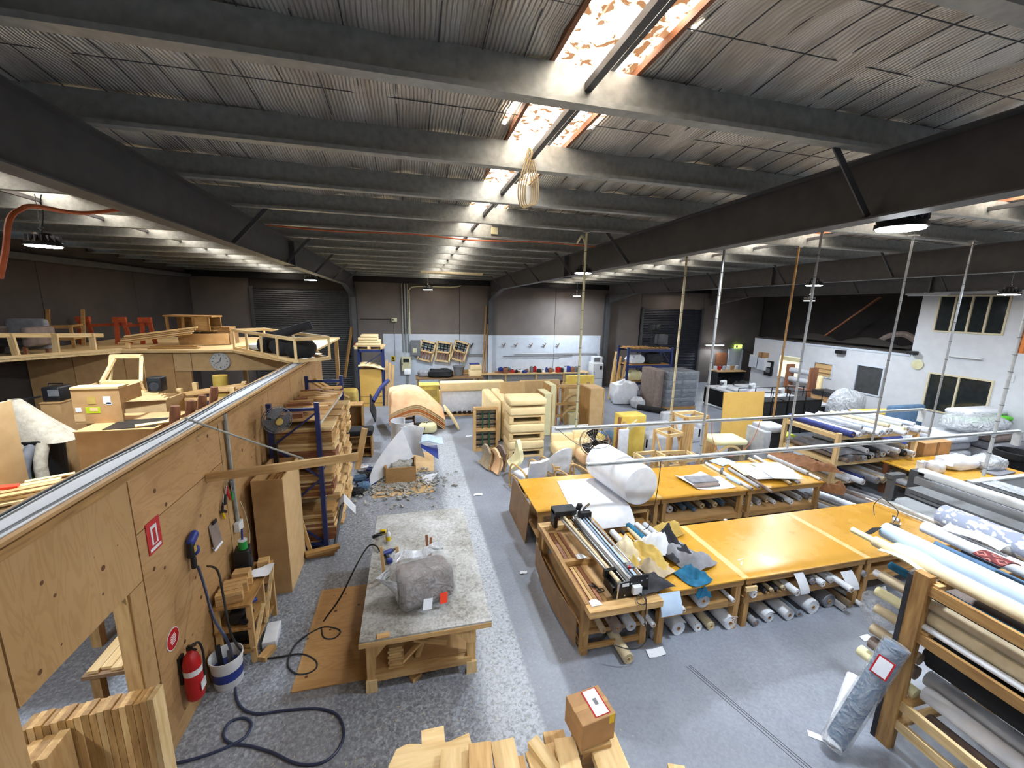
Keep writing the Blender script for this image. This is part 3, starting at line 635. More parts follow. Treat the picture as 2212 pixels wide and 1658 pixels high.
t=thing('clipboard','dark clipboard with white paper edge hung on the partition','clipboard',(PX+.01,5.05,1.42))
MB().box((.01,0,.15),(.008,.2,.3),(0,R(-6),0)).build('board','taupe_fabric',t); MB().box((.02,-.0,.0),(.004,.2,.06),(0,R(-30),0)).build('paper','paper',t); MB().bx(.012,-.04,.28,.025,.04,.32).build('clip','black_metal',t)
tools=[('screwdriver','red_paint',5.5,1.78),('screwdriver','green_plastic',5.56,1.74),('pliers','black_plastic',5.34,1.78),('hammer','yellow_plastic',5.3,1.62),('staple_remover','red_paint',5.44,1.86),('chisel','black_plastic',5.25,1.72),('pliers','grey_plastic',5.6,1.88)]
for i,(n_,mt,y,z) in enumerate(tools):
    t=thing(n_,['red handled screwdriver hung on the partition','green handled screwdriver beside the socket box','black pliers hung on the partition','yellow and black hammer hung lowest on the partition','red handled staple lifter hung on the partition','black handled chisel hung nearest the clipboard','grey pliers hung beside the conduit'][i],'tool',(PX+.03,y,z),0,'tools hung on the plywood')
    a=.25*(i%3-1)
    MB().tube([V(0,0,0),V(0,a*.1,.06),V(0,a*.2,.12)],[.013,.016,.011],7).build('handle',mt,t,smooth=True)
    if n_=='pliers': MB().tube([V(0,.03,0),V(0,.02,.06),V(0,a*.2,.12)],[.012,.013,.009],7).build('second_handle',mt,t,smooth=True)
    if n_=='hammer': MB().bar((0,a*.2,.13),(0,a*.2+.09,-.06+.13),.028,.03).build('head','black_metal',t)
    else: MB().cyl((0,a*.2,.12),(0,a*.35,.21),.006).build('blade','chrome',t)
# long timber arm standing out from the partition
p0=V(PX,5.05,2.27); p1=fy(775,985,5.25)
t=thing('timber_boom','long rough timber arm standing out from the partition over the aisle','timber arm',p0)
plank(p0,p1,.05,.1,'pine_x','arm',parent=t); plank(fy(788,925,5.3),fy(772,1012,5.3),.04,.075,'pine_x','end_post',parent=t)
hose('stay_bar',[fx(400,903,PX+.02),fy(520,945,5.3),fy(655,990,5.28)],.012,'steel_galv','thin galvanised stay bar bracing the timber arm','bar',sm=0)
# fan on a bracket
t=thing('cage_fan','round wire cage fan with yellow hub on the blue rack end','fan',fx(600,908,-1.95)-V(0,0,.2),0); cen=V(0,0,.2); ax=V(.55,-.8,-.12).normalized()
def ring(r,off,rr,n=28):
    a=ax.orthogonal().normalized(); b=ax.cross(a); return [cen+ax*off+(a*math.cos(2*PI*k/n)+b*math.sin(2*PI*k/n))*r for k in range(n)]
c=MB()
for r,o_ in ((.2,0),(.2,-.07),(.16,.03),(.12,.05),(.08,.06),(.15,-.1),(.1,-.12)): c.tube(ring(r,o_,0),.003 if r<.2 else .006,5,closed=True)
for k in range(24):
    rr=[ring(r,o_,0,24)[k] for r,o_ in ((.06,.065),(.12,.05),(.2,0),(.2,-.07),(.12,-.115),(.05,-.125))]; c.tube(rr,.0025,4)
c.build('cage','grey_plastic',t); MB().lathe([(.055,.06),(.05,.07),(0,.075)],cen,ax,20).build('hub_cap','mustard_fabric',t,smooth=True)
bl=MB(); a_=ax.orthogonal().normalized(); b_=ax.cross(a_)
for k in range(3):
    f=lambda u,v,k=k:(lambda th:cen+(a_*math.cos(th)+b_*math.sin(th))*(.03+.145*u)+ax*(-.03+.05*(v-.5)))(2*PI*k/3+(v-.5)*1.7)
    bl.sheet(f,3,6,.003)
bl.build('blades','grey_plastic',t,smooth=True); MB().cyl(cen-ax*.12,cen-ax*.26,.07,.05,16).build('motor','black_plastic',t,smooth=True); MB().cyl(cen-ax*.22,V(-.1,.1,-.25),.018).bx(-.13,.07,-.5,-.07,.13,-.2).build('bracket','black_metal',t)
# ---------------------------------------------------------------- MDF cupboard, shelf bench, bucket
t=thing('mdf_cupboard','tall open topped MDF box standing between the partition and the blue rack','cupboard',(-2.0,6.4,0))
for nm,c_,d_,mt in [('front_panel',(0,-.42,.9),(.4,.02,1.8),'mdf'),('side_panel',(.19,.01,.9),(.02,.84,1.8),'mdf_pale'),('side_panel',(-.19,.01,.9),(.02,.84,1.8),'mdf'),('back_panel',(0,.43,.9),(.4,.02,1.8),'mdf'),('shelf',(0,0,1.55),(.36,.8,.02),'mdf')]: MB().box(c_,d_).build(nm,mt,t)  # paler right side and browner front paint in lit and shaded faces
for k in range(7):
    x=-2.13+.04*k; plank((x,6.05+.05*(k%3),1.575+.02*(k%2)),(x+.05*(k%2),6.72-.04*k,1.6+.02*(k%2)+.25*(k%3==1)*.2),.035,.028,'pine_x','timber_offcut','thin timber offcut in the top of the MDF cupboard, %s from the left'%ORD[k],'offcut','offcuts on the MDF cupboard')
t=thing('shelf_bench','small pine shelf bench with slanted ends against the partition','bench',(-2.08,5.15,0))
for nm,p,q,w_,h_ in [('top_board',(-.2,-.42,.8),(-.2,.42,.8),.0,.0)]: MB().bx(-.2,-.43,.78,.2,.43,.81).build('top_board','oldpine_y',t)
for z in (.16,.47): MB().bx(-.2,-.42,z,.18,.42,z+.025).build('shelf','oldpine_y',t)
for x in (-.17,.17):
    for y in (-.38,.38): MB().bx(x-.03,y-.02,0,x+.03,y+.02,.78).build('leg','pine_z',t)
for y in (0.05,): MB().bx(-.17,y-.02,.18,.19,y+.02,.78).build('divider','pine_z',t)
MB().bar((.19,.0,.2),(.19,.4,.75),.04,.02).bar((.19,-.4,.2),(.19,-.02,.5),.04,.02).build('brace','palewood_z',t)
def blocks(seed,n,area,z,lab,grp,dims,mat='pine_x',name='timber_block',rz=0):
    rn=random.Random(seed)
    for k in range(n):
        x=rn.uniform(area[0],area[1]); y=rn.uniform(area[2],area[3]); l=rn.uniform(*dims[0]); a=rz+rn.uniform(-.15,.15); dx=V(math.cos(a),math.sin(a),0)*l/2; w_=rn.uniform(*dims[1]); h_=rn.uniform(*dims[2])
        plank(V(x,y,z+h_/2)-dx,V(x,y,z+h_/2)+dx,w_,h_,mat,name,lab,'timber',grp)
for r in range(5):
    for k in range(3-(r>3)):
        zz=.835+.045*k; y=4.78+.075*r; plank((-2.24,y,zz),(-1.98-.03*(r%2),y+.05,zz),.065,.042,'pine_x','timber_length','short pine length on the shelf bench, %s row from the front, %s up'%(ORD[r],ORD[k]),'timber','pine stack on the shelf bench')
for k in range(3): plank((-2.2,5.18,.835+.05*k),(-2.02,5.18,.835+.05*k),.12,.048,'pine_x','timber_block','pine block piled beside the speaker, %s from the bottom'%ORD[k],'timber','blocks beside the speaker')
plank((-2.03,5.48,.85),(-1.9,5.5,.85),.13,.07,'pine_x','timber_block','single pine block on the far corner of the shelf bench','timber')
t=thing('speaker','black speaker box on the shelf bench beside the MDF cupboard','speaker',(-2.17,5.42,.81),R(10))
t=MB().soft((0,0,.16),(.17,.2,.32),.02).build('cabinet','black_plastic',t,smooth=True); MB().lathe([(.065,0),(.06,.012),(.03,.004),(0,.008)],(.086,0,.1),(1,0,0),18).build('woofer','charcoal_fabric',t,smooth=True); MB().lathe([(.03,0),(.028,.008),(0,.004)],(.086,0,.24),(1,0,0),14).build('tweeter','charcoal_fabric',t,smooth=True)
t=thing('green_tin','green tin with lid on top of the black speaker','tin',(-2.15,5.4,1.135)); MB().lathe([(.05,0),(.05,.11),(.0,.11)],n=16).build('can','green_plastic',t,smooth=True); MB().lathe([(.053,.11),(.053,.125),(0,.125)],n=16).build('lid','white_plastic',t); MB().cyl((.0,.0,.125),(.0,.02,.26),.012).build('brush_handle','blue_plastic',t)
MB().sheet(lambda u,v:(-2.05+.2*u+.04*v,5.18+.22*v,.816+.035*math.sin(3*u+2)*math.sin(4*v)+.035),6,6,.004).build('plastic_bag','white_cloth',smooth=True,label='crumpled white paper lying on the shelf bench',cat='paper')
t=thing('angle_grinder','black power tool on the middle shelf of the shelf bench','power tool',(-2.05,4.9,.495)); MB().soft((0,0,.09),(.2,.24,.18),.05).build('body','black_plastic',t,smooth=True); MB().cyl((.08,-.16,.08),(.1,.0,.1),.045).build('motor','black_metal',t,smooth=True); MB().cyl((0,.1,.12),(.1,.2,.1),.025).build('handle','blue_plastic',t)
t=thing('black_clamp','black clamp tool on the far end of the middle shelf','clamp',(-2.0,5.3,.495)); MB().bar((0,-.1,.04),(.05,.12,.05),.03,.05).build('bar','black_metal',t); MB().soft((.06,.0,.07),(.06,.1,.1),.02).build('jaw','black_plastic',t)
t=thing('motor_drum','black motor standing on the lowest shelf of the shelf bench','motor',(-2.08,4.93,.185)); MB().cyl((-.08,0,.11),(.12,0,.11),.1,n=18).build('drum','black_metal',t,smooth=True); MB().bx(-.08,-.08,0,.1,.08,.03).build('foot','black_metal',t)
MB().soft((-1.82,5.1,.05),(.16,.36,.1),.01,(0,0,.1)).build('foam_block','white_fabric',label='white foam block on the floor under the shelf bench edge',cat='foam')
plank((-1.83,4.74,.03),(-1.76,4.92,.03),.1,.06,'pine_x','timber_block','pine offcut on the floor beside the shelf bench leg','timber')
t=thing('paint_bucket','white plastic bucket with blue band beside the fire extinguisher','bucket',(-2.1,4.54,0))
MB().lathe([(.0,.0),(.135,0),(.14,.01),(.158,.33),(.166,.33),(.166,.36),(.158,.36),(.15,.33),(.13,.03),(0,.03)],n=24).build('bucket_body','white_plastic',t,smooth=True); MB().lathe([(.1455,.1),(.1475,.1),(.153,.21),(.151,.21)],n=24).build('blue_band','blue_plastic',t,smooth=True)
MB().tube([V(.16,0,.3),V(.19,.03,.2),V(.16,.09,.12),V(.08,.15,.12)],.004,5,4).build('wire_handle','steel_galv',t)
for k,(mt,l) in enumerate((('black_plastic','black handled scraper standing in the white bucket'),('grey_plastic','grey flat scrap standing in the white bucket'))): plank(V(-2.14+.08*k,4.52,.05),V(-2.2+.16*k,4.6-.1*k,.44),.05,.012,mt,'scrap_strip',l,'tool')
# hoses and cords on the floor
F=lambda pts,z=.014:[fz(x,y,z) for x,y in pts]
hose('air_hose',[V(PX+.06,4.52,1.5),fx(440,1260,PX+.12),fx(462,1335,PX+.3),fx(492,1385,PX+.46)]+F([(507,1440),(510,1500),(525,1530),(560,1541),(620,1533),(690,1530),(730,1545),(743,1585),(725,1625),(690,1648),(640,1648),(590,1625),(540,1610),(500,1605),(483,1588),(495,1560),(525,1550),(543,1562),(530,1590),(495,1610),(440,1632),(380,1648)]),.013,'hose_blue','blue air hose dropping from the partition and looping across the floor','hose')
hose('second_air_hose',[fx(448,1222,PX+.05),fx(470,1232,PX+.4),fx(483,1290,PX+.47),fx(500,1370,PX+.5)]+F([(530,1412),(565,1422),(605,1418),(650,1412),(680,1425),(683,1442),(665,1454),(640,1455),(622,1438),(628,1408),(650,1380),(695,1355),(725,1357),(735,1365),(722,1378),(702,1378),(695,1364),(700,1340)])+[fz(735,1290,.3),fz(770,1220,.62),fz(795,1180,.79),fz(812,1178,.82),fz(820,1190,.8)],.011,'rubber','dark hose from the partition looping over the floor and up to the bench drill','hose')
MB().bx(-1.38,4.22,0.001,-.12,5.9,.014).build('floor_sheet','plywood_x',label='worn plywood sheet lying on the floor beside the work bench',cat='board')
# ---------------------------------------------------------------- work bench
t=thing('work_bench','long grey topped timber work bench in the middle of the aisle','workbench',(.11,5.24,0))
MB().bx(-.71,-1.32,.755,.71,1.33,.78).build('top','bench_top',t); MB().bx(-.715,-1.33,.70,.71,-1.3,.756).build('front_apron','pine_x',t); MB().bx(-.715,1.3,.70,.71,1.33,.756).build('back_apron','pine_x',t); MB().bx(-.715,-1.3,.72,-.69,1.3,.756).build('side_apron','pine_y',t); MB().bx(.5,-1.3,.62,.53,1.3,.755).build('side_apron','pine_y',t)
for sx in (-.62,.5):
    for sy in (-1.15,1.15):
        MB().bx(sx-.05,sy-.03,0,sx+.05,sy+.03,.755).build('leg','pine_z',t); MB().bx(sx-.06,sy-.06,0,sx+.06,sy-.03,.16).build('foot_block','palewood_z',t)
MB().bx(-.66,-1.21,.6,.55,-1.185,.7).build('front_rail','pine_x',t)
MB().prism([(-.66,.7),(-.36,.7),(-.58,.42),(-.58,.05),(-.66,.05)],.02,(0,-1.183,0),(1,0,0),(0,0,1)).build('gusset','pine_z',t); MB().prism([(.55,.7),(.2,.7),(.46,.42),(.55,.42)],.02,(0,-1.183,0),(1,0,0),(0,0,1)).build('gusset','pine_z',t)
MB().bx(-.6,-1.12,.2,.48,1.12,.225).build('lower_shelf','mdf',t); MB().bx(-.62,-1.2,.13,.5,-1.12,.22).build('shelf_rail','pine_x',t)
for k in range(8): plank((-.33+.015*(k%2),4.12,.24+.035*k),(-.16-.012*(k%3),4.12,.24+.035*k),.1,.03,'pine_x','timber_offcut','pine offcut in the neat pile under the work bench, %s from the bottom'%ORD[k],'offcut','offcut pile under the work bench')
rn=random.Random(4)
for k in range(16):
    x=rn.uniform(-.1,.42); y=rn.uniform(4.15,5.0); a=rn.uniform(0,PI); l=rn.uniform(.15,.42); d=V(math.cos(a),math.sin(a),rn.uniform(0,.25))*l/2; z=.26+.05*(k%4)
    plank(V(x,y,z)-d,V(x,y,z)+d,.05,.03,'pine_x','timber_offcut','loose pine offcut lying crosswise on the bench shelf','offcut','loose offcuts under the work bench')
plank((.0,4.35,.45),(.45,4.75,.47),.35,.012,'hardboard','hardboard_piece','brown hardboard piece leaning on the offcuts under the bench','board')
plank(fz(888,1468,.025),fz(908,1452,.025),.07,.05,'pine_x','timber_block','small pine block on the floor in front of the work bench','timber')
# wrapped cushion on the bench
bc=fz(905,1320,.78)
t=thing('wrapped_cushion','taupe cushion wrapped in crinkled clear plastic on the work bench','cushion',(bc.x+.08,bc.y+.25,.78),R(14))
MB().soft((0,0,.215),(.62,.48,.39),.09,(R(-12),0,0)).build('cushion','taupe_fabric',t,smooth=True); MB().soft((-.01,.01,.225),(.68,.55,.44),.1,(R(-12),0,0),4).build('plastic_wrap','film_clear',t,smooth=True); MB().sheet(lambda u,v:(-.36-.2*u*math.sin(PI*v),-.15+.45*v,.12+.28*u*(1-.3*v)+.03*math.sin(6*v)),6,8,.002).build('loose_wrap','film_bag',t,smooth=True); MB().sheet(lambda u,v:(-.3+.6*u,.18+.14*v,.42+.07*math.sin(PI*v)+.03*math.sin(9*u)),10,5,.002).build('loose_wrap','film_bag',t,smooth=True)
wr=[c_ for c_ in t.children if c_.name.startswith('plastic_wrap')][0]; MB().box((-.06,-.32,.14),(.11,.006,.12),(R(-14),R(12),R(4))).build('white_tag','paper',wr); MB().box((.13,-.315,.15),(.09,.006,.12),(R(-14),R(6),R(4))).build('red_tag','red_vivid',wr)
for k,(a,b,l) in enumerate([((823,1180),(830,1230),'left pinkish wooden sofa leg standing on the bench by the drill'),((857,1180),(864,1222),'second wooden sofa leg standing behind the wrapped cushion'),((921,1155),(926,1205),'third wooden sofa leg behind the wrapped cushion, thin one'),((931,1160),(929,1205),'rightmost dark wooden sofa leg behind the wrapped cushion')]):
    q=fz(b[0],b[1]+12,.80); p=fy(a[0],a[1],q.y+.05); plank(q,p,.035,.025,'redwood_x' if k>1 else 'pine_x','wooden_stick',l,'leg','sofa legs on the work bench')
t=thing('glue_bottle','white and yellow glue bottle standing on the work bench','bottle',fz(839,1170,.78)); MB().lathe([(0,0),(.035,0),(.037,.02),(.037,.13),(.02,.17),(.012,.175)],n=16).build('bottle','white_plastic',t,smooth=True); MB().lathe([(.0378,.03),(.0385,.03),(.0385,.1),(.0378,.1)],n=16).build('label_band','yellow_plastic',t); MB().lathe([(.012,.175),(.013,.2),(.005,.215),(0,.215)],n=12).build('cap','white_plastic',t)
t=thing('tape_measure','yellow tape measure lying beside the glue bottle','tape measure',fz(828,1152,.78)); MB().soft((0,0,.035),(.09,.05,.07),.02).build('case','yellow_plastic',t,smooth=True); MB().bx(-.03,-.027,.02,.03,.027,.05).build('grip','black_plastic',t)
t=thing('drill','blue and black cordless drill lying on the work bench','drill',fz(838,1200,.78),R(20)); MB().cyl((-.08,0,.05),(.06,.02,.05),.035,n=14).build('body','blue_plastic',t,smooth=True); MB().cyl((.06,.02,.05),(.12,.03,.05),.025,.012).build('chuck','black_metal',t,smooth=True); MB().soft((-.03,-.09,.04),(.05,.14,.05),.018).build('handle','black_plastic',t,smooth=True); MB().soft((-.03,-.17,.035),(.08,.07,.06),.015).build('battery','blue_plastic',t,smooth=True)
t=thing('staple_gun','black staple gun on the far left edge of the work bench','staple gun',fz(815,1160,.78),R(30)); MB().bar((-.07,0,.03),(.07,.02,.03),.03,.04).build('body','black_metal',t); MB().bar((-.05,0,.05),(.05,-.06,.05),.02,.02).build('handle','black_plastic',t)
MB().box(fz(828,1372,.788),(.13,.07,.012),(0,0,.1)).build('wood_chip','pine_x',label='thin wood scrap on the front left corner of the bench',cat='offcut')
# ---------------------------------------------------------------- blue rack full of boards
t=thing('pallet_rack','tall dark blue steel rack with bracing beside the partition','rack',(-1.85,8.2,0))
RXa,RXb,RYa,RYb=-2.2,-1.5,6.97,9.45
def upright(x,y): MB().bx(x-.035,y-.03,0,x+.035,y+.03,2.66).build('upright','rack_blue',t,W=True)
for x in (RXa,RXb):
    for y in (RYa,RYb): upright(x,y)
for y in (RYa,RYb):
    zs=[.15,.75,1.35,1.95,2.5]
    for k in range(4):
        a,b=(RXa,RXb) if k%2 else (RXb,RXa); MB().bar((a,y,zs[k]),(b,y,zs[k+1]),.03,.03).build('brace','rack_blue',t,W=True)
    for z in (.15,2.55): MB().bar((RXa,y,z),(RXb,y,z),.03,.05).build('cross_bar','rack_blue',t,W=True)
for x in (RXa,RXb):
    for z in (.12,.95,1.5,2.3): MB().bx(x-.02,RYa,z-.05,x+.02,RYb,z+.04).build('beam','rack_blue' if z<2 else 'alu_white',t,W=True)
for z in (.16,.99,1.54,2.34): MB().bx(RXa-.02,RYa+.03,z,RXb+.05,RYb-.03,z+.018).build('shelf_deck','mdf',t,W=True)
rn=random.Random(11)
for si,y0 in enumerate((7.22,7.66,8.1,8.54,8.96)):
    for lv,(z0,z1) in enumerate(((.18,.89),(1.01,1.43),(1.56,2.22))):
        if si==0 and lv==0: z1=.75
        z=z0; nb=0; xe=-1.36+rn.uniform(-.04,.04)+.02*lv
        while z<z1:
            h=rn.choice((.028,.04,.05,.06)); 
            if z+h>z1: break
            e=xe+rn.uniform(-.03,.03)
            plank((-2.17,y0,z+h/2),(e,y0,z+h/2),rn.uniform(.34,.39),h-.003,rn.choice(('pine_x','palewood_x','pine_x','palewood_x')) if si else rn.choice(('oldpine_x','redwood_x','pine_x','palewood_x')),'timber_board','%s board up, %s stack on the %s level of the blue rack'%(ORD[nb] if nb<20 else 'topmost',['nearest','second nearest','middle','second farthest','farthest'][si],['lowest','middle','upper'][lv]),'board',['boards on the lowest rack level','boards on the middle rack level','boards on the upper rack level'][lv]); z+=h; nb+=1
for k in range(14):
    x=-2.05+.3*(k%2)+rn.uniform(-.05,.05); y=7.15+.16*k; z=2.37+.05*(k%3==1)
    plank((x-.15,y,z+.02),(x+.25,y+.05,z+.02),.1,.045 if k%3 else .09,'pine_x' if k%4 else 'redwood_x','timber_piece','short timber piece on the top deck of the blue rack, %s from the front'%ORD[k],'timber','pieces on top of the blue rack')
plank((-1.72,6.87,.0),(-1.86,6.82,.85),.06,.035,'pine_x','timber_board','pine board leaning on the near end of the blue rack','board')
for k in range(3): plank((-1.78,6.82-.05*k,.03+.05*k),(-1.35+.04*k,6.86,.03+.05*k),.11,.05,'oldpine_x','timber_block','thick timber block at the foot of the blue rack, %s from the bottom'%ORD[k],'timber','blocks at the foot of the blue rack')
t=thing('pipe_with_cloth','dark pipe leaning at the rack with a white cloth over it','pipe',fz(722,1190)); a=fz(722,1185,.03); b=a+V(.12,.55,.75); MB().cyl(a,b,.03,n=10).build('pipe','steel_dark',t,W=True,smooth=True)
MB().sheet(lambda u,v:b+V(-.1+.3*u,-.05-.1*v,.04-.42*abs(u-.35)-.12*v+.02*math.sin(7*v)),8,4,.004).build('cloth','white_cloth',t,W=True,smooth=True)
# ---------------------------------------------------------------- workshop behind the partition
def soft1(name,c,d,mat,label,cat,b=.03,r=None,group=None): return MB().soft(c,d,b,r).build(name,mat,smooth=True,label=label,cat=cat,group=group)
DZ=2.95
ww=struct('wall_workshop',MB().bx(-8.9,12.12,0,-5.55,12.2,2.88).bx(-5.55,12.12,2.42,-2.45,12.2,2.88),'mdf')
for a,b in ((-8.88,-8.0),(-7.98,-6.95),(-6.93,-5.9)): struct('mdf_panel',MB().bx(a,12.09,0,b,12.12,2.88),'mdf',ww)
struct('mdf_panel',MB().bx(-5.88,12.09,2.4,-5.5,12.12,2.88),'mdf_pale',ww); struct('mdf_panel',MB().bx(-5.48,12.09,2.4,-2.45,12.12,2.88),'mdf_pale',ww)
struct('floor_deck',MB().prism([(-8.85,9.9),(-8.15,10.4),(-6.9,11.98),(-4.5,11.98),(-2.5,9.75),(-2.5,16),(-8.85,16)],.06,(0,0,2.89)),'palewood_x')
for x,y in ((-8.7,15.8),(-2.6,15.8),(-8.7,10.1),(-5.6,15.8)): struct('deck_post',MB().bx(x-.06,y-.06,0,x+.06,y+.06,2.89),'pine_z',D.objects['floor_deck'])
c=fy(476,780,12.08); t=thing('round_clock','round white wall clock on the MDF fascia','clock',(c.x,12.085,c.z-.24))
MB().lathe([(.235,0),(.24,.02),(.225,.045),(.21,.03)],(0,0,.24),(0,-1,0),32).build('rim','alu_white',t,smooth=True); MB().lathe([(.212,.0),(.212,.028),(0,.028)],(0,0,.24),(0,-1,0),32).build('dial','white_plastic',t); t=[c_ for c_ in t.children if c_.name.startswith('dial')][0]
b=MB()
for k in range(12): a=2*PI*k/12; b.box((.17*math.sin(a),-.03,.24+.17*math.cos(a)),(.02,.004,.035 if k%3==0 else .022),(0,a,0))
b.build('hour_marks','ink',t); MB().bar((0,-.033,.24),(.03,-.033,.35),.014,.003,(0,1,0)).bar((0,-.034,.24),(-.12,-.034,.18),.011,.003,(0,1,0)).build('hands','ink',t)
# bed frame at the deck edge
bp=[fz(38,770,DZ+.03),fz(125,764,DZ+.03),fz(205,758,DZ+.03)]; segs=[]
tp=[fy(px,724,p.y) for px,p in zip((22,118,198),bp)]
d_=(bp[2]-bp[0]).normalized(); segs.append((bp[0]-d_*.6,bp[2]+d_*.5,.05,.06)); dt=(tp[2]-tp[0]).normalized(); segs.append((tp[0]-dt*.4,tp[2]+dt*.2,.05,.09))
for p,q in zip(bp,tp): segs.append((p-V(.05,-.05,0),q+V(0,0,.04),.11,.05,'post'))
frame_thing('timber_bed_rails','pale timber ladder frame standing on the deck edge at far left','timber frame',segs,'palewood_x',.05,.06)
# old armchair, chair frame, trestles
t=thing('old_armchair','dark grey worn armchair on the deck at the far left edge','armchair',(-8.4,11.35,DZ))
MB().soft((0,0,.3),(.7,.7,.22),.06).build('seat','charcoal_fabric',t,smooth=True); MB().soft((0,.3,.42),(.75,.16,.7),.07).build('backrest','grey_fabric',t,smooth=True)
for s in (-1,1): MB().soft((s*.38,0,.4),(.15,.75,.42),.06).build('armrest','taupe_fabric',t,smooth=True)
for sx in (-.3,.3):
    for sy in (-.28,.28): MB().bx(sx-.03,sy-.03,0,sx+.03,sy+.03,.2).build('leg','redwood_z',t)
p=fy(134,750,12.6); t=thing('bare_chair','bare timber armchair frame standing on the deck','chair',(p.x,12.6,DZ),R(15)); S=[]
for x in (-.32,.32): S+=[((x,-.3,.02),(x,-.3,.55),.06,.05,'leg'),((x,.25,.02),(x+.05,.42,.95),.07,.05,'back_post'),((x,-.33,.56),(x,.35,.56),.07,.04,'arm_rail'),((x,-.3,.25),(x,.3,.25),.05,.05,'side_rail')]
for y,z in ((-.3,.25),(.3,.25),(-.3,.55),(.3,.5)): S.append(((-.32,y,z),(.32,y,z),.05,.07,'cross_rail'))
for s in S: MB().bar(s[0],s[1],s[2],s[3]).build(s[4],'oldpine_x',t)
for i,px in enumerate((190,268,322)):
    p=fy(px,750,13.6); t=thing('orange_trestle','orange painted trestle end on the deck, %s from the left'%ORD[i],'trestle',(p.x,13.6,DZ),R(10),'orange trestles on the deck')
    MB().bar((-.12,0,0),(-.06,0,.72),.09,.07).build('leg','orange_paint',t); MB().bar((.16,0,0),(.08,0,.7),.09,.07).build('leg','orange_paint',t); MB().bx(-.14,-.06,.6,.14,.06,.74).build('head','orange_paint',t)
    if i<2: MB().bar((.1,0,.5),(1.0 if i==0 else .7,.0,.55),.06,.07).build('long_rail','orange_paint',t)
a=fy(258,745,12.5); b=fy(442,718,13.4)
for k in range(4): plank(V(a.x+.05*k,a.y,DZ+.14+.055*k),V(b.x+.05*k-.1,b.y-.5,DZ+.36+.055*k),.2,.035,'palewood_x' if k%2 else 'pine_x','long_plank','long pale plank sloping across the deck, %s from the bottom'%ORD[k],'plank','long planks on the deck')
plank(V(a.x+.2,12.45,DZ),V(a.x+.2,12.5,DZ+.13),.08,.08,'palewood_x','prop_block','small post propping the long planks on the deck edge','timber')
for k in range(4): plank(V(-6.5,12.3+.12*k,DZ+.02+.025*(k%2)),V(-5.4-.1*k,12.4+.12*k,DZ+.02+.025*(k%2)),.11,.022,'oldpine_x','flat_board','flat board under the sloping planks on the deck, %s from the front'%ORD[k],'board','flat boards on the deck')
# crate pile
cp=fy(452,752,13.6)
t=thing('curved_mdf_unit','curved brown MDF panel under the slatted crate on the deck','panel',(cp.x,13.3,DZ)); MB().sheet(lambda u,v:(-.6+1.25*u,.25*math.sin(PI*u)*-1,.03+.3*v),12,1,.03).build('curve','mdf',t,smooth=True); MB().bx(-.6,.05,.0,.65,.7,.32).build('body','hardboard',t)
for k in range(3): plank((cp.x-.1,13.7+.02*k,DZ+.35+.06*k),(cp.x+.62,13.7,DZ+.35+.06*k),.4,.05,'oldpine_x','timber_slab','thick timber slab beside the slatted crate, %s from the bottom'%ORD[k],'timber','slabs beside the crate')
p=fy(422,716,13.6); t=thing('slatted_crate','slatted timber crate on top of the deck pile','crate',(p.x,13.55,DZ+.38),R(-6))
for x in (-.55,-.15,.12,.5): MB().bx(x-.03,-.22,0,x+.03,-.18,.42).build('slat','oldpine_z',t)
MB().bx(-.62,-.24,.4,.62,.3,.44).build('lid','oldpine_x',t); MB().bx(-.6,-.2,0,.6,.3,.03).build('base','oldpine_x',t); MB().bx(-.58,.26,.03,.58,.3,.4).build('back','oldpine_x',t); MB().bx(.1,-.2,.03,.5,-.16,.4).build('front_panel','pine_x',t)
# sofa frame crate at the right deck edge, filled with black bags
q0=fz(507,752,DZ+.02); q1=fz(640,781,DZ+.02); q0.z=q1.z=DZ; dd=(q1-q0).normalized(); nn=V(-dd.y,dd.x,0); nn=nn if nn.y>0 else -nn; L=(q1-q0).length
t=thing('open_sofa_crate','open pale timber sofa frame full of black bags at the deck corner','timber frame',q0)
H_=.5
for k in range(5):
    p=q0+dd*L*k/4; plank(p+V(0,0,.0),p+V(0,0,H_),.045,.06,'palewood_x','post',parent=t)
    p=p+nn*.75; plank(p,p+V(0,0,H_),.045,.06,'palewood_x','post',parent=t)
for z in (.03,H_):
    plank(q0+V(0,0,z)-dd*.04,q1+V(0,0,z)+dd*.04,.05,.07,'palewood_x','long_rail',parent=t); plank(q0+nn*.75+V(0,0,z),q1+nn*.75+V(0,0,z),.05,.07,'palewood_x','long_rail',parent=t)
    for p in (q0,q1): plank(p+V(0,0,z),p+nn*.75+V(0,0,z),.05,.07,'palewood_x','end_rail',parent=t)
for k,(u,mt,l) in enumerate(((.2,'white_cloth','white cloth bundle inside the open sofa frame'),(.4,'black_fabric','black bag in the middle of the open sofa frame'),(.62,'charcoal_fabric','charcoal bag inside the open sofa frame'),(.84,'black_fabric','folded black covers at the right end of the open sofa frame'))):
    c=q0+dd*L*u+nn*.38; MB().blob((c.x,c.y,DZ+.22 if k else DZ+.1),(.62,.56,.42 if k else .18),.12,18,10,.9,k+3,4).build('stuffed_bag',mt,smooth=True,label=l,cat='bag')
c=q0+dd*L*.72+nn*.3; a=V(c.x-.3,c.y,DZ+.5); b=V(c.x+.45,c.y+.25,DZ+.75)
t=thing('grey_roll','dark grey fabric roll sloping on top of the open sofa frame','roll',a); MB().cyl(a,b,.1,n=16).build('fabric','charcoal_fabric',t,W=True,smooth=True); MB().cyl(b,b+(b-a).normalized()*.01,.085,n=16).build('end','grey_fabric',t,W=True)
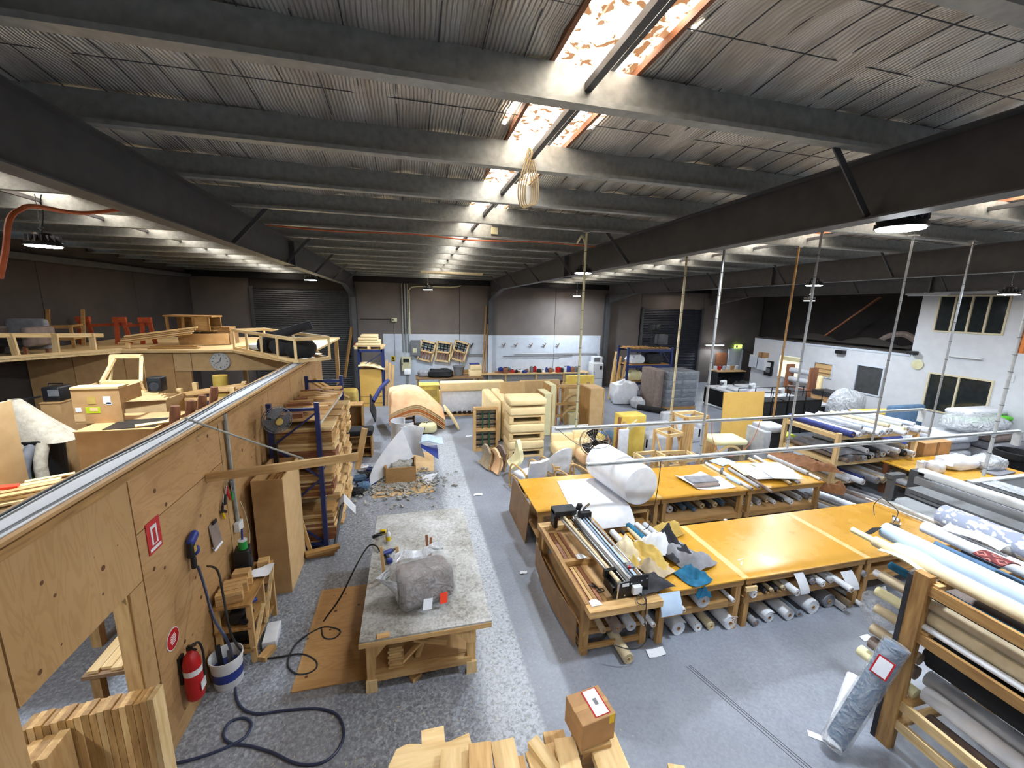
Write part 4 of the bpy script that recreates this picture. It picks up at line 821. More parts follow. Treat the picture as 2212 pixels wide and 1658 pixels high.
# machine and clutter below: cabinet, hood, tool box, dust bag, offcut bench
def boxat(name,px0,py0,px1,py1,Y,dep,mat,label,cat,z0=0.,parts=()):
    a=fy(px0,py0,Y); b=fy(px1,py1,Y); t=thing(name,label,cat,((a.x+b.x)/2,Y+dep/2,z0)); w_=b.x-a.x; zt=a.z-z0
    th=.018
    for nm,c,d in (('front',(0,-dep/2+th/2,zt/2),(w_,th,zt)),('side',(-w_/2+th/2,0,zt/2),(th,dep-2*th-.002,zt)),('side',(w_/2-th/2,0,zt/2),(th,dep-2*th-.002,zt)),('back',(0,dep/2-th/2,zt/2),(w_,th,zt)),('top',(0,0,zt+th/2),(w_+.02,dep+.02,th))): MB().box(c,d).build(nm,mat,t)
    return t,w_,zt+th
t,w_,h=boxat('mdf_cabinet',268,868,366,925,8.4,.6,'mdf_pale','pale MDF cabinet behind the partition below the timber seat frame','cabinet')
TZ=h; XC=t.location.x
for k in range(4): plank((XC-.45+.03*k,8.35+.02*k,TZ+.02+.03*k),(XC+.35-.05*k,8.42+.02*k,TZ+.02+.03*k),.12,.028,'palewood_x','ledge_board','pale board on top of the MDF cabinet, %s from the bottom'%ORD[k],'board','boards on the MDF cabinet')
c=fy(285,845,8.7); Z0=TZ+.13; t=thing('seat_skeleton','open pale timber seat frame standing on the MDF cabinet','timber frame',(c.x,8.65,Z0))
for s in [((-.25,-.12,.02),(.3,-.12,.02),.06,.05),((-.25,-.12,.0),(-.25,.1,.62),.05,.05),((.3,-.12,0),(.2,.1,.62),.05,.05),((-.26,.1,.62),(.21,.1,.62),.08,.06),((-.28,-.2,.2),(.3,-.2,.2),.05,.07),((-.28,-.2,.2),(-.2,.1,.6),.05,.04),((.3,-.2,.2),(.2,.1,.6),.05,.04),((-.28,-.2,.2),(-.25,-.12,.02),.05,.04),((.3,-.2,.2),(.3,-.12,.02),.05,.04)]: MB().bar(*s).build('rail','palewood_x',t)
c=fy(337,838,8.5); t=thing('radio','small black radio standing on the MDF cabinet end','radio',(c.x,8.55,Z0)); MB().soft((0,0,.14),(.22,.2,.26),.02).build('case','black_plastic',t,smooth=True); MB().lathe([(.08,0),(.07,.01),(0,.004)],(0,-.1,.1),(0,-1,0),18).build('speaker_cone','charcoal_fabric',t); MB().bx(-.08,-.106,.2,.08,-.1,.25).build('display','glass_dark',t)
t,w_,h=boxat('saw_bench','160' and 160,935,345,1010,6.9,1.0,'mdf','brown MDF machine bench below the stickered hood','bench')
sbz=h; sbx=t.location.x
MB().box((sbx+.12,7.2,sbz+.006),(.62,.5,.01),(0,0,.12)).build('black_mat','black_plastic',label='black sheet lying on the MDF machine bench',cat='mat'); plank((sbx+.2,7.0,sbz+.018),(sbx+.75,7.35,sbz+.018),.14,.02,'palewood_x','pale_board','pale board lying across the machine bench','board')
a=fy(147,842,7.3); b=fy(268,930,7.3); t=thing('stickered_hood','brown MDF hood panel with yellow and white stickers','panel',((a.x+b.x)/2,7.35,sbz)); w_=b.x-a.x; hz=a.z-sbz
pn=MB().bx(-w_/2,-.02,0,w_/2,.02,hz).build('panel','mdf',t); MB().bx(-w_/2,-.03,hz,w_/2,.18,hz+.03).build('top_edge','palewood_x',t); MB().bx(-w_/2,.02,.3,-w_/2+.03,.5,hz).build('side','mdf',t); MB().bx(w_/2-.03,.02,.3,w_/2,.5,hz).build('side','mdf',t)
for (u,v,du,dv,mt,nm) in ((.4,.34,.3,.18,'lime','yellow_sticker'),(.42,.36,.16,.1,'foam_pink','red_print'),(.1,.36,.12,.13,'paper','small_label'),(.72,.62,.16,.22,'paper','paper_note'),(.76,.52,.12,.07,'pale_blue_sheet','blue_label'),(.4,.62,.18,.2,'mustard_fabric','tan_note'),(.1,.12,.22,.2,'mdf_pale','tan_patch')): MB().bx(-w_/2+w_*(u-du/2),-.023,hz*(v-dv/2+.05),-w_/2+w_*(u+du/2),-.0205 if nm!='red_print' else -.022,hz*(v+dv/2+.05)).build(nm,mt,pn) if nm!='red_print' else MB().bx(-w_/2+w_*(u-du/2),-.0245,hz*(v-dv/2+.05),-w_/2+w_*(u+du/2),-.023,hz*(v+dv/2+.05)).build(nm,mt,pn)
t,w_,h=boxat('narrow_cabinet',86,872,146,960,8.6,.5,'mdf','narrow brown cabinet carrying the black tool box','cabinet')
t=thing('tool_box','black plastic tool box on the narrow brown cabinet','tool box',(t.location.x,8.8,h)); MB().soft((0,0,.13),(w_*.95,.3,.26),.03).build('case','black_plastic',t,smooth=True); MB().bx(-w_*.1,-.16,.1,w_*.45,-.15,.22).build('grey_side','grey_plastic',t); MB().tube([V(-.1,0,.26),V(-.1,0,.3),V(.1,0,.3),V(.1,0,.26)],.012).build('handle','black_metal',t)
c=fy(78,940,8.0); t=thing('dust_collector','beige dust collector bag with grey hoses on a drum','dust collector',(c.x,8.0,0))
MB().lathe([(.3,0),(.3,.9),(.26,1.0)],n=20).build('drum','grey_plastic',t,smooth=True); zt_=fy(58,862,8.0).z; zm=fy(80,945,8.0).z
def bagf(u,v):
    a=2*PI*u; k=v; r=(.05+.2*k**.8)*(1+.08*math.sin(5*a)*k); sk=-.18*(1-k)+.14*k*k
    return (sk+r*1.35*math.cos(a)*(1+.35*k*(math.cos(a)>0)),r*math.sin(a),zt_+(zm-zt_)*k-.05*k*math.cos(a+.6))
MB().sheet(bagf,24,8,.01).build('filter_bag','dust_bag',t,smooth=True); MB().lathe([(.26,zm-.06),(.28,zm-.04),(.28,zm),(.26,zm+.01)],(.08,0,0),n=20).build('clamp_band','black_metal',t); MB().lathe([(.2,1.0),(.24,zm-.1),(.26,zm-.04),(0,zm-.03)],(.08,0,0),n=20).build('collar','black_plastic',t)
for k in range(3): MB().tube([V(.1+.12*(k-1),-.2,zm-.04),V(.0+.22*(k-1),-.33,zm-.4),V(.0+.26*(k-1),-.34,1.0)],.08,10,4).build('hose','dust_bag' if k!=1 else 'grey_fabric',t,smooth=True)
MB().bx(-.3,.0,1.0,-.26,.04,zt_).bar((-.3,.02,zt_-.05),(.1,.1,zt_+.02),.03,.03).build('stand','black_metal',t)
a=fy(38,872,6.4); plank((a.x-.26,6.4,0),(a.x-.26,6.4,a.z),.5,.03,'mdf_pale','standing_board','pale MDF board standing upright at the far left edge','board',up=(1,0,0))
pc=fz(85,1050,1.98); t=thing('offcut_bench','low timber bench buried under pale offcuts behind the partition','bench',(pc.x-.1,pc.y,0)); MB().bx(-.6,-.5,1.67,.75,.5,1.72).build('top','mdf',t)
for x in (-.53,.68):
    for y in (-.42,.42): MB().bx(x-.05,y-.05,0,x+.05,y+.05,1.67).build('leg','pine_z',t)
rn=random.Random(21)
for lay in range(8):
    an=.35+rn.uniform(-.25,.25); n_=6-lay//3; dr=V(math.cos(an),math.sin(an),0); nr=V(-dr.y,dr.x,0)
    for k in range(n_):
        w_=rn.uniform(.06,.12); l=rn.uniform(.45,.9)*(1-.04*lay); c=V(pc.x-.05,pc.y,1.722+.018+.037*lay)+nr*((k-(n_-1)/2)*.128)+dr*rn.uniform(-.12,.12)
        plank(c-dr*l/2,c+dr*l/2,w_,rn.uniform(.018,.034),rn.choice(('palewood_x','palewood_x','pine_x')),'timber_offcut','pale timber offcut in the heap on the bench behind the partition','offcut','offcut heap behind the partition')
MB().box((pc.x-.3,pc.y-.1,2.036),(.3,.1,.03),(0,.1,.4)).build('orange_strip','red_vivid',label='orange strip lying on the offcut heap',cat='strip')
# timber rack and posts
t=thing('timber_rack','upright rack of long timber lengths behind the partition','rack',(-3.9,9.3,0))
for x in (-.45,.45):
    for y in (-.3,.3): MB().bx(x-.04,y-.04,0,x+.04,y+.04,2.55).build('post','palewood_z',t)
for z in (1.6,2.0,2.35): 
    for y in (-.3,.3): MB().bx(-.48,y-.03,z-.05,.48,y+.03,z).build('bearer','pine_x',t)
for lv,z in enumerate((1.6,2.0,2.35)):
    for k in range(5): plank((-4.55+.05*k,9.1+.1*k,z+.03),(-3.2-.06*k,9.15+.1*k,z+.03+.06*lv),.09,.04,'pine_x','rack_length','timber length on the %s tier of the rack behind the partition, %s from the front'%(['lowest','middle','top'][lv],ORD[k]),'timber','lengths on the timber rack')
c=fy(470,840,11.0); MB().lathe([(.0,0),(.16,0),(.16,2.42),(0,2.42)],(c.x,11.2,0),n=18).build('round_post','foam_yellow',smooth=True,label='thick yellowish round post under the MDF fascia',cat='post')
for k,(px,py) in enumerate(((392,880),(425,868),(450,856),(475,838))):
    q=fx(px,py,-2.62); t=thing('turned_baluster','turned brown timber leg standing behind the partition top, %s from the left'%ORD[k],'leg',(q.x-.25,q.y+.1,0),0,'turned legs behind the partition'); MB().tube([V(0,0,0),V(.03,0,1.5),V(.1,0,q.z-.25),V(.13,0,q.z-.08),V(.14,0,q.z)],[.05,.05,.05,.055,.045],10).build('leg','redwood_z',t,smooth=True)
for k in range(5):
    c=fy(520+28*k,850-8*k,11.4); MB().blob((c.x,11.5+.1*k,.9+.16*(k%3)),(.5,.5,.5),.2,12,8,.9,k,3).build('sack',['charcoal_fabric','beige_fabric','navy_fabric','taupe_fabric','charcoal_fabric'][k],smooth=True,label=['charcoal sack heaped below the MDF fascia','beige sack heaped below the MDF fascia','dark blue sack heaped below the MDF fascia','taupe sack heaped below the MDF fascia','dark sack nearest the partition below the MDF fascia'][k],cat='sack')
MB().bx(-5.4,11.2,.0,-2.5,12.0,.72).build('sack_platform','hardboard',label='low dark platform under the heaped sacks',cat='platform')
for k in range(2): plank((-2.2,9.95+.25*k,2.45),(-1.75+.1*k,11.1+.2*k,1.75),.1,.05,'pine_x','diagonal_timber','diagonal pine timber at the far end of the partition, %s one'%['lower','upper'][k],'timber')
# timber seen through the partition opening
oc=fz(270,1400,.55); t=thing('timber_trolley','low timber trolley seen through the partition opening','trolley',(-2.95,4.75,0))
for x in (-.2,.2):
    for y in (-.4,.4): MB().bx(x-.04,y-.04,0,x+.04,y+.04,.55).build('leg','oldpine_z',t)
MB().bx(-.28,-.48,.55,.28,.48,.59).build('deck','hardboard',t)
for k in range(5): plank((-3.15+.1*k,4.3+.03*(k%2),.605),(-3.15+.1*k,5.2,.605),.095,.03,'palewood_x','trolley_board','pale board on the trolley beyond the opening, %s from the left'%ORD[k],'board','boards on the trolley')
MB().bx(-3.05,5.3,.0,-2.98,5.4,1.9).build('red_post','red_paint',label='red painted post beyond the partition opening',cat='post'); MB().bx(-2.95,5.35,0,-2.45,5.4,1.9).build('white_board','white_plastic',label='white board standing beyond the partition opening',cat='board')
MB().sheet(lambda u,v:(-3.75+.4*u+.1*v,5.5+.35*v,.004+.002*math.sin(9*u)),6,6,.003).build('dark_cloth','charcoal_fabric',label='dark cloth lying on the floor beyond the opening',cat='cloth')
# ---------------------------------------------------------------- timber boards standing in the foreground
t0=fz(345,1487,1.35); t1=fz(60,1552,1.35); n=18; zt=1.35
for k in range(n):
    p=t0.lerp(t1,(k+.5)/n); h=zt-.006*(k%3); w_=.3 if k<12 else .34
    plank((min(p.x,PX+.45),p.y-.02,h/2-.0) if 0 else (p.x+.0,p.y-.02,0.0),(p.x,p.y-.02,h),(t0-t1).length/n-.003,.13,('oldpine_x','pine_x','oldpine_x')[k%3] if k else 'palewood_x','standing_board','tall sawn board standing in the left foreground row, %s from the right'%ORD[k],'board','boards standing in the left foreground',up=(0,1,0))  # old pine tone puts the shade of the front faces into the colour
for k in range(6):
    p=fz(128-30*k,1590+12*k,1.28); plank((p.x,p.y-.05,0),(p.x,p.y-.05,1.28),.06,.2,'oldpine_x' if k%2 else 'pine_x','front_board','board standing in front of the left foreground row, %s from the right'%ORD[k],'board','front boards at lower left',up=(0,1,0))
# offcut stack and carton at the bottom edge
t=thing('offcut_stand','timber stand carrying pale offcuts at the bottom edge of the view','stand',(.65,1.5,0)); MB().bx(-1.0,-.4,1.02,.95,.5,1.05).build('deck','mdf',t)
for x in (-.9,.85):
    for y in (-.32,.42): MB().bx(x-.05,y-.05,0,x+.05,y+.05,1.02).build('leg','pine_z',t)
for i,(px,py,z,l,w_,h,a,mt) in enumerate([(983,1620,1.13,.5,.2,.045,.12,'palewood_x'),(1036,1608,1.18,.5,.16,.05,.1,'pine_x'),(1085,1602,1.12,.5,.17,.045,.02,'palewood_x'),(1108,1640,1.09,.4,.16,.04,0,'pine_x'),(1150,1600,1.15,.5,.09,.05,-.4,'palewood_x'),(1165,1618,1.1,.5,.22,.05,-.1,'palewood_x'),(1195,1583,1.09,.5,.16,.05,.1,'pine_x'),(1218,1598,1.16,.5,.15,.05,.12,'palewood_x'),(1297,1592,1.13,.6,.22,.06,.05,'palewood_x'),(1325,1635,1.09,.4,.12,.05,0,'pine_x')]):
    p=fz(px,py,z); d=V(math.sin(a),math.cos(a),0)*l; plank(p-d,p,w_,h,mt,'foreground_offcut','pale timber offcut on the bottom edge stand, %s from the left'%ORD[i],'offcut','pale offcuts at the bottom edge')
t=thing('curved_offcut','wide pale plywood offcut with a rounded corner at the bottom edge','offcut',(-.04,2.34,1.055)); MB().prism([(-.22,-.4),(.45,-.4),(.4,.16),(.25,.13),(.1,.14),(0,.17),(-.06,.18),(-.13,.16),(-.18,.06)],.03,(0,0,.02)).build('plate','palewood_x',t); MB().bx(.05,.1,.0,.22,.28,.02).build('under_piece','palewood_x',t)
plank(fz(1442,1668,1.0)-V(0,.2,0),fz(1460,1655,1.0),.12,.04,'palewood_x','foreground_offcut','single pale offcut poking up right of the carton','offcut')
a,b,c,d=[fz(*q,1.42) for q in ((1222,1503),(1290,1478),(1333,1540),(1258,1568))]
cc=(a+b+c+d)/4; ux=(d-a).normalized(); uy=(b-a).normalized(); la=((d-a).length+(c-b).length)/2; lb=((b-a).length+(c-d).length)/2
t=thing('cardboard_carton','brown taped cardboard carton with a red framed address label on top','carton',(cc.x,cc.y,1.2),math.atan2(uy.y,uy.x))
t=MB().soft((0,0,.11),(lb,la,.22),.004,seg=1).build('box','cardboard',t); MB().bx(-lb/2-.001,-.02,.2205,lb/2+.001,.02,.2215).bx(-lb/2-.0015,-.02,.14,-lb/2,.02,.22).bx(lb/2,-.02,.14,lb/2+.0015,.02,.22).build('tape','mdf',t)
MB().bx(-.02,-la*.42,.222,.105,la*.44,.2235).build('red_label_edge','red_paint',t); MB().bx(-.01,-la*.4,.2235,.095,la*.42,.2245).build('address_label','paper',t); MB().bx(lb*.3,-la/2-.001,.15,lb*.45,-la/2,.225).build('yellow_tape','yellow_plastic',t); MB().bx(.03,-.02,.2245,.06,.03,.225).build('print_mark','grey_plastic',t)
plank((cc.x-.12,cc.y,1.18),(cc.x+.12,cc.y,1.18),.26,.03,'pine_x','carton_board','thick board directly under the cardboard carton','board'); plank((cc.x-.1,cc.y-.02,1.08),(cc.x+.1,cc.y-.02,1.08),.2,.16,'oldpine_x','timber_slab','stacked timber block under the carton board','timber')
# ---------------------------------------------------------------- back wall bench, fridge, seat frames on the wall
t=thing('long_bench','long low timber bench along the white back wall','bench',(6.2,19.85,0))
MB().bx(-4.9,-.4,.82,2.9,.35,.87).build('top','mdf_pale',t)
for x in (-4.8,-3.2,-1.6,0,1.5,2.8): MB().bx(x-.04,-.36,0,x+.04,-.28,.82).build('leg','pine_z',t)
MB().bx(-4.9,-.3,.3,2.9,.3,.33).build('shelf','hardboard',t); MB().bx(-4.9,.3,0,2.9,.33,.82).build('back','wall_office',t)
rn=random.Random(5); nm=[('blue_tray','blue_plastic','blue plastic tray on the back bench'),('timber_tray','redwood_x','brown timber tray on the back bench'),('grey_box','grey_plastic','grey box on the back bench'),('red_tool','red_paint','red tool on the back bench'),('black_case','black_plastic','black case on the back bench'),('white_tub','white_plastic','white tub on the back bench')]
for k in range(22):
    n_,mt,l=nm[k%6]; x=4.4+.2*k; s=rn.uniform(.12,.26); h=rn.uniform(.1,.3); t=thing(n_,l+', %s from the left'%ORD[k//6],'bench clutter',(x,19.8+rn.uniform(-.2,.1),.87),rn.uniform(-.5,.5)); MB().soft((0,0,h/2),(s,s*.8,h),.015,seg=2).build('body',mt,t,smooth=True); MB().bx(-s*.3,-.02,h,s*.3,.02,h+.03).build('grip','black_plastic' if k%2 else mt,t)
plank((4.1,19.75,.91),(5.4,19.75,.91),.09,.07,'redwood_x','timber_beam','long reddish timber on the left end of the back bench','timber')
for k in range(3): plank((1.9+.1*k,19.9,.9+.05*k),(3.3-.1*k,19.9,.9+.05*k),.3,.045,'oldpine_x','timber_beam','stacked timber left of the white column, %s from the bottom'%ORD[k],'timber','timber stack left of the column')
t=thing('fridge','white upright fridge at the right end of the back bench','fridge',(9.58,19.75,0))
MB().soft((0,0,.68),(.58,.55,1.36),.02).build('body','white_plastic',t,smooth=True); MB().soft((0,-.3,.26),(.57,.05,.48),.015,seg=2).build('lower_door','white_plastic',t); t=MB().soft((0,-.3,.92),(.57,.05,.8),.015,seg=2).build('upper_door','white_plastic',t); MB().bx(-.25,-.345,.6,-.22,-.325,.9).build('handle','grey_plastic',t); MB().bx(.08,-.33,1.0,.22,-.326,1.2).build('photo_magnet','charcoal_fabric',t)
t=thing('microwave','white microwave on top of the fridge','microwave',(9.6,19.75,1.36)); MB().soft((0,0,.15),(.5,.4,.3),.015).build('case','white_plastic',t); MB().bx(-.22,-.206,.05,.1,-.2,.25).build('glass_door','grey_plastic',t)
# seat spring frames hung on the wall
for i,(px,py,rot) in enumerate(((917,757,14),(955,759,8),(988,757,16))):
    c=fy(px,py,20.05); t=thing('spring_seat_unit','timber seat frame with green webbing hung on the white wall, %s from the left'%ORD[i],'seat frame',(c.x,20.12,c.z-.43),0,'seat frames hung on the back wall',rot=(0,R(rot),0)); t.scale=(1.22,1.22,1.22)
    for x in (-.27,.27): MB().bx(x-.03,-.1,-.05,x+.03,-.02,.75).build('side_rail','palewood_z',t)
    for z in (-.02,.33,.72): MB().bx(-.27,-.1,z-.035,.27,-.02,z+.035).build('cross_rail','palewood_x',t)
    for k in range(4): MB().bx(-.19+.115*k,-.12,0.02,-.14+.115*k,-.09,.31).build('slat','redwood_z',t)
    for k in range(3): MB().bx(-.26,-.07,.43+.1*k,.26,-.06,.47+.1*k).build('webbing','dark_green' if k==1 else 'black_fabric',t)
    for k in range(3): MB().bx(-.16+.14*k,-.085,.36,-.12+.14*k,-.075,.7).build('webbing','black_fabric',t)
for i,px in enumerate((1017,1087,1113,1146,1175,1204)):
    c=fy(px,745,20.2); t=thing('timber_hook','small timber bracket on the white wall, %s from the left'%ORD[i],'bracket',(c.x,20.22,c.z-.12),0,'brackets on the white wall'); MB().bar((0,0,.0),(.1,-.05,.22),.03,.04).build('arm','hardboard' if i else 'black_plastic',t); MB().bar((.02,-.01,.1),(-.08,-.06,.16),.025,.03).build('strut','grey_plastic',t)
for i,(a,b) in enumerate((((1050,660),(1042,812)),((1054,700),(1046,812)))): plank(fy(b[0],b[1],19.7),fy(a[0],a[1],20.1),.07,.03,'oldpine_x','leaning_batten','long timber batten leaning beside the white column, %s one'%ORD[i],'batten')
MB().cyl(fy(1048,800,19.8),fy(1047,735,20.1),.03).build('blue_pole','blue_plastic',label='blue pole leaning beside the white column',cat='pole')
plank(fy(745,815,19.6),fy(760,705,20.05),.12,.06,'oldpine_x','leaning_timber','heavy dark beam leaning against the grey roller door','beam')
# far left blue rack with plywood and foam
t=thing('small_blue_rack','narrow blue steel rack by the dark column with timber pallets','rack',(-1.62,17.6,0))
for x in (-.42,.5):
    for y in (-.3,.4): MB().bx(x-.04,y-.03,0,x+.04,y+.03,2.4).build('upright','rack_blue',t)
for z in (1.5,2.3): MB().bx(-.42,-.33,z-.05,.5,-.28,z+.05).build('beam','rack_blue',t); MB().bx(-.42,-.3,z+.05,.5,.4,z+.07).build('shelf_deck','mdf',t)
MB().bar((-.4,-.3,1.6),(.48,-.3,2.2),.03,.03).build('brace','rack_blue',t)
plank((-1.6,17.22,0.0),(-1.6,17.25,1.55),.85,.03,'ply_yellow','plywood_board','tall yellow plywood board standing in front of the small blue rack','board',up=(0,1,0))
for k in range(3): plank((-1.05+.12*k,17.25,0),(-.95+.12*k,17.35,1.9-.1*k),.1,.05,'pine_x','standing_batten','pine batten standing right of the small blue rack, %s from the left'%ORD[k],'batten','battens by the small blue rack')
t=thing('pallet','timber pallet on top of the small blue rack','pallet',(-1.62,17.6,2.375))
for y in (-.3,0,.3): MB().bx(-.6,y-.06,.1,.6,y+.06,.13).build('deck_board','palewood_x',t)
for x in (-.5,0,.5): MB().bx(x-.06,-.36,0,x+.06,.36,.1).build('bearer','palewood_y',t)
for k in range(4): soft1('foam_slab',(-1.65+.05*(k%2),17.55,2.565+.11*k),(.95-.1*k,.6,.1),'foam_cream','cream foam slab stacked on the pallet, %s from the bottom'%ORD[k],'foam',.02,group='foam slabs on the pallet')
MB().sheet(lambda u,v:(-2.05+1.0*u,17.1+.5*v,1.6+.2*math.sin(2.5*u+1)*(.6+.4*v)+.04*math.sin(9*v)),8,5,.03).build('foam_sheet','foam_cream',smooth=True,label='cream foam sheet folded on the middle shelf of the small blue rack',cat='foam')
soft1('yellow_cover',(-2.55,16.6,.45),(1.0,.7,.9),'mustard_fabric','yellow cover heaped at the foot of the grey roller door','cover',.15)
# cabinets left of the foam
for i,(px,py,w_,h) in enumerate(((768,925,.55,1.25),(765,952,.6,.62))):
    p=fz(px,py) if i else fz(772,935); y=(12.6,11.6)[i]; x=(-1.72,-1.42)[i]
    t=thing('open_cabinet',['upright open timber cabinet with a paper note','low timber box under a black cover in front of the cabinet'][i],'cabinet',(x,y,0))
    for nm_,c_,d_ in (('side',(-w_/2,0,h/2),(.03,.45,h)),('side',(w_/2,0,h/2),(.03,.45,h)),('top',(0,0,h),(w_+.06,.5,.03)),('back',(0,.22,h/2),(w_,.02,h)),('shelf',(0,0,h*.45),(w_-.03,.4,.03)),('bottom',(0,0,.05),(w_-.03,.4,.03))): MB().box(c_,d_).build(nm_,'oldpine_z' if nm_!='back' else 'plywood',t)
    if i==0: MB().bx(-.2,-.235,.85,-.06,-.23,1.2).build('paper_note','paper',t)
    else: MB().soft((0,0,h+.09),(w_+.1,.55,.16),.05).build('black_cover','black_fabric',t,smooth=True)
# foam heap with sheets
t=thing('timber_stand','reddish timber frame under the pink foam sheets','timber frame',(-.3,14.4,0))
for x in (-.35,0,.35): MB().bx(x-.04,-.1,0,x+.04,-.02,.6).build('post','redwood_z',t); MB().bx(x-.04,.3,0,x+.04,.38,.6).build('post','redwood_z',t)
for z in (.25,.5): MB().bx(-.39,-.12,z-.04,.39,-.1,z+.04).build('rail','redwood_x',t); MB().bx(-.39,.38,z-.04,.39,.4,z+.04).build('rail','redwood_x',t)
for k in range(6):
    f=lambda u,v,k=k:(-.75+1.85*u,13.6+1.25*v,.66+.07*k+.3*math.sin(.9+1.9*u)-1.6*max(0,u-.5)**1.3-1.6*max(0,.35-v)*(1.2-u)+.03*math.sin(6*u)+.02*math.sin(8*v))
    MB().sheet(f,14,10,.022).build('foam_sheet',['foam_pink','foam_pink','foam_orange','foam_pink','foam_cream','foam_pink'][k],smooth=True,label='draped %s foam sheet, %s from the bottom of the heap'%(['pink','pink','orange','pink','cream','pale pink'][k],ORD[k]),cat='foam',group='foam sheets on the heap')
MB().sheet(lambda u,v:(1.12+.45*u,13.5+.8*v-.1*u,.7-.66*u**1.3+.05*math.sin(3*v)),10,6,.05).build('cream_foam_flap','foam_cream',smooth=True,label='big cream foam flap hanging on the right of the pink heap',cat='foam')
hose('blue_roll',[fy(806,866,13.4),fy(822,838,13.8),fy(838,822,14.3)],.07,'navy_fabric','navy fabric roll leaning beside the pink foam heap','roll',sm=0,n=12)
plank(fz(812,900,.05),fy(800,868,13.0),.5,.04,'charcoal_fabric','dark_board','dark board leaning in front of the navy roll','board',up=(1,0,0))
t=thing('yellow_bin','yellow square bin behind the foam heap','bin',(.7,16.6,0)); MB().soft((0,0,.5),(.75,.6,1.0),.03).build('body','foam_yellow',t,smooth=True); MB().bx(-.3,-.32,.55,.3,-.3,.85).build('front_flap','mustard_fabric',t); MB().bx(-.4,-.32,.98,.4,.32,1.03).build('rim','foam_yellow',t)
t=thing('grey_bin','grey tub standing among clutter on the back bench end','bin',(2.15,18.6,1.0)); MB().lathe([(.2,0),(.27,.4),(.29,.4),(.29,.43),(.25,.43),(.18,.03),(0,.03)],n=18).build('tub','grey_plastic',t,smooth=True)
t=thing('clutter_table','cluttered low table in front of the white wall','table',(1.6,18.4,0)); MB().bx(-1.4,-.5,.95,1.6,.5,1.0).build('top','hardboard',t)
for x in (-1.3,1.5):
    for y in (-.42,.42): MB().bx(x-.04,y-.04,0,x+.04,y+.04,.95).build('leg','oldpine_z',t)
MB().blob((1.3,18.3,1.15),(1.1,.7,.4),.25,18,9,.75,9,4).build('black_bag_heap','black_fabric',smooth=True,label='heap of black fabric on the cluttered table',cat='cloth'); MB().blob((.6,18.5,1.12),(.6,.6,.34),.2,16,9,.75,2,4).build('grey_cloth_heap','grey_fabric',smooth=True,label='grey cloth heap on the cluttered table',cat='cloth')
soft1('foam_block_low',(2.85,18.3,1.15),(.55,.45,.3),'foam_cream','lower cream foam block on the cluttered table','foam'); soft1('foam_block_high',(2.87,18.3,1.43),(.5,.45,.25),'foam_cream','upper cream foam block on the cluttered table','foam'); MB().bx(2.6,18.1,1.556,3.05,18.5,1.58).build('blue_flat_box','navy_fabric',label='navy flat lid on the cream foam blocks',cat='lid')
t=thing('floor_stand_tool','grey machine pedestal below the control box','machine',(-.15,18.6,0)); MB().cyl((0,0,0),(0,0,.04),.25,n=18).build('foot','grey_plastic',t); MB().cyl((0,0,.04),(0,0,1.3),.06,n=12).build('column','steel_galv',t,smooth=True); MB().soft((0,0,1.2),(.3,.3,.25),.04).build('head','white_plastic',t,smooth=True)
# white foam roll, wing sheet, scrap crate
t=thing('white_foam_roll','white foam sheet rolled upright behind the scrap crate','foam',(-.38,11.6,0)); 
def spiral(u,v): a=.6+5.2*u; r=.22+.12*u; return (r*math.cos(a)+.12*u,r*math.sin(a),.02+.98*v-.06*u)
MB().sheet(spiral,26,2,.02).build('sheet','white_cloth',t,smooth=True)
cb=V(-.3,9.75,0); t=thing('scrap_crate','low timber crate overflowing with grey foam scraps','crate',cb)
for s in (-1,1): MB().bx(s*.34-.02,-.3,0,s*.34+.02,.3,.45).build('side','oldpine_y',t); MB().bx(-.34,s*.3-.02,.02,.34,s*.3+.02,.42).build('end','plywood_x',t)
MB().blob((0,0,.3),(.62,.54,.36),.25,18,10,.8,5,5).build('scrap_fill','debris',t,smooth=True)
def wing(u,v):
    x=-1.05+1.0*u; y=9.3+.75*u; z=.35+.85*math.sin(.25+1.25*u)*(1-.35*v*0)+0
    return (x+.1*v,y+.35*v*(1-.3*u),(.2+.95*(u**.6))*(1-v)+(.12+.35*u)*v+.03*math.sin(5*v))
MB().sheet(lambda u,v:(-1.0+.75*u+.25*v*u,9.45+.5*u-.05*v,(.25+.98*u**.7)*(1-v)+.45*v*u+.05*v),12,8,.02).build('wing_foam','white_cloth',smooth=True,label='large white foam sheet bent like a wing over the scrap crate',cat='foam')
MB().sheet(lambda u,v:(-.27+.55*u-.08*math.sin(PI*v),9.95+.12*math.sin(PI*u),.46+.78*v+.03*math.sin(4*u)),10,8,.02).build('curved_foam','white_cloth',smooth=True,label='white curved foam back standing behind the scrap crate',cat='foam')
MB().sheet(lambda u,v:(.2+.42*u,9.8+.5*v,.78-.35*u*(1-v)+.06*math.sin(5*v)-.1*v),8,6,.01).build('blue_sheet','blue_plastic',smooth=True,label='blue sheet hanging over the right of the scrap crate',cat='sheet'); MB().sheet(lambda u,v:(.15+.6*u,9.9+.4*v,.84+.05*math.sin(5*u)+.05*v),6,5,.02).build('pale_foam_strip','pale_blue_sheet',smooth=True,label='pale blue foam strip on the blue sheet',cat='foam')
for i,(c,s,rz) in enumerate((((-.25,9.3),(1.35,.9),.05),((-.1,10.8),(1.3,1.4),-.04))): MB().box((c[0],c[1],.006),(s[0],s[1],.012),(0,0,rz)).build('floor_board','mdf_pale',label='pale dusty board on the floor under the scrap crate, %s one'%['near','far'][i],cat='board')
MB().prism([(0,0),(.45,.12),(.2,-.55)],.012,(.15,9.75,.03)).build('foam_offcut','white_fabric',label='triangular white foam offcut right of the scrap crate',cat='foam')
rn=random.Random(8); sc=MB()
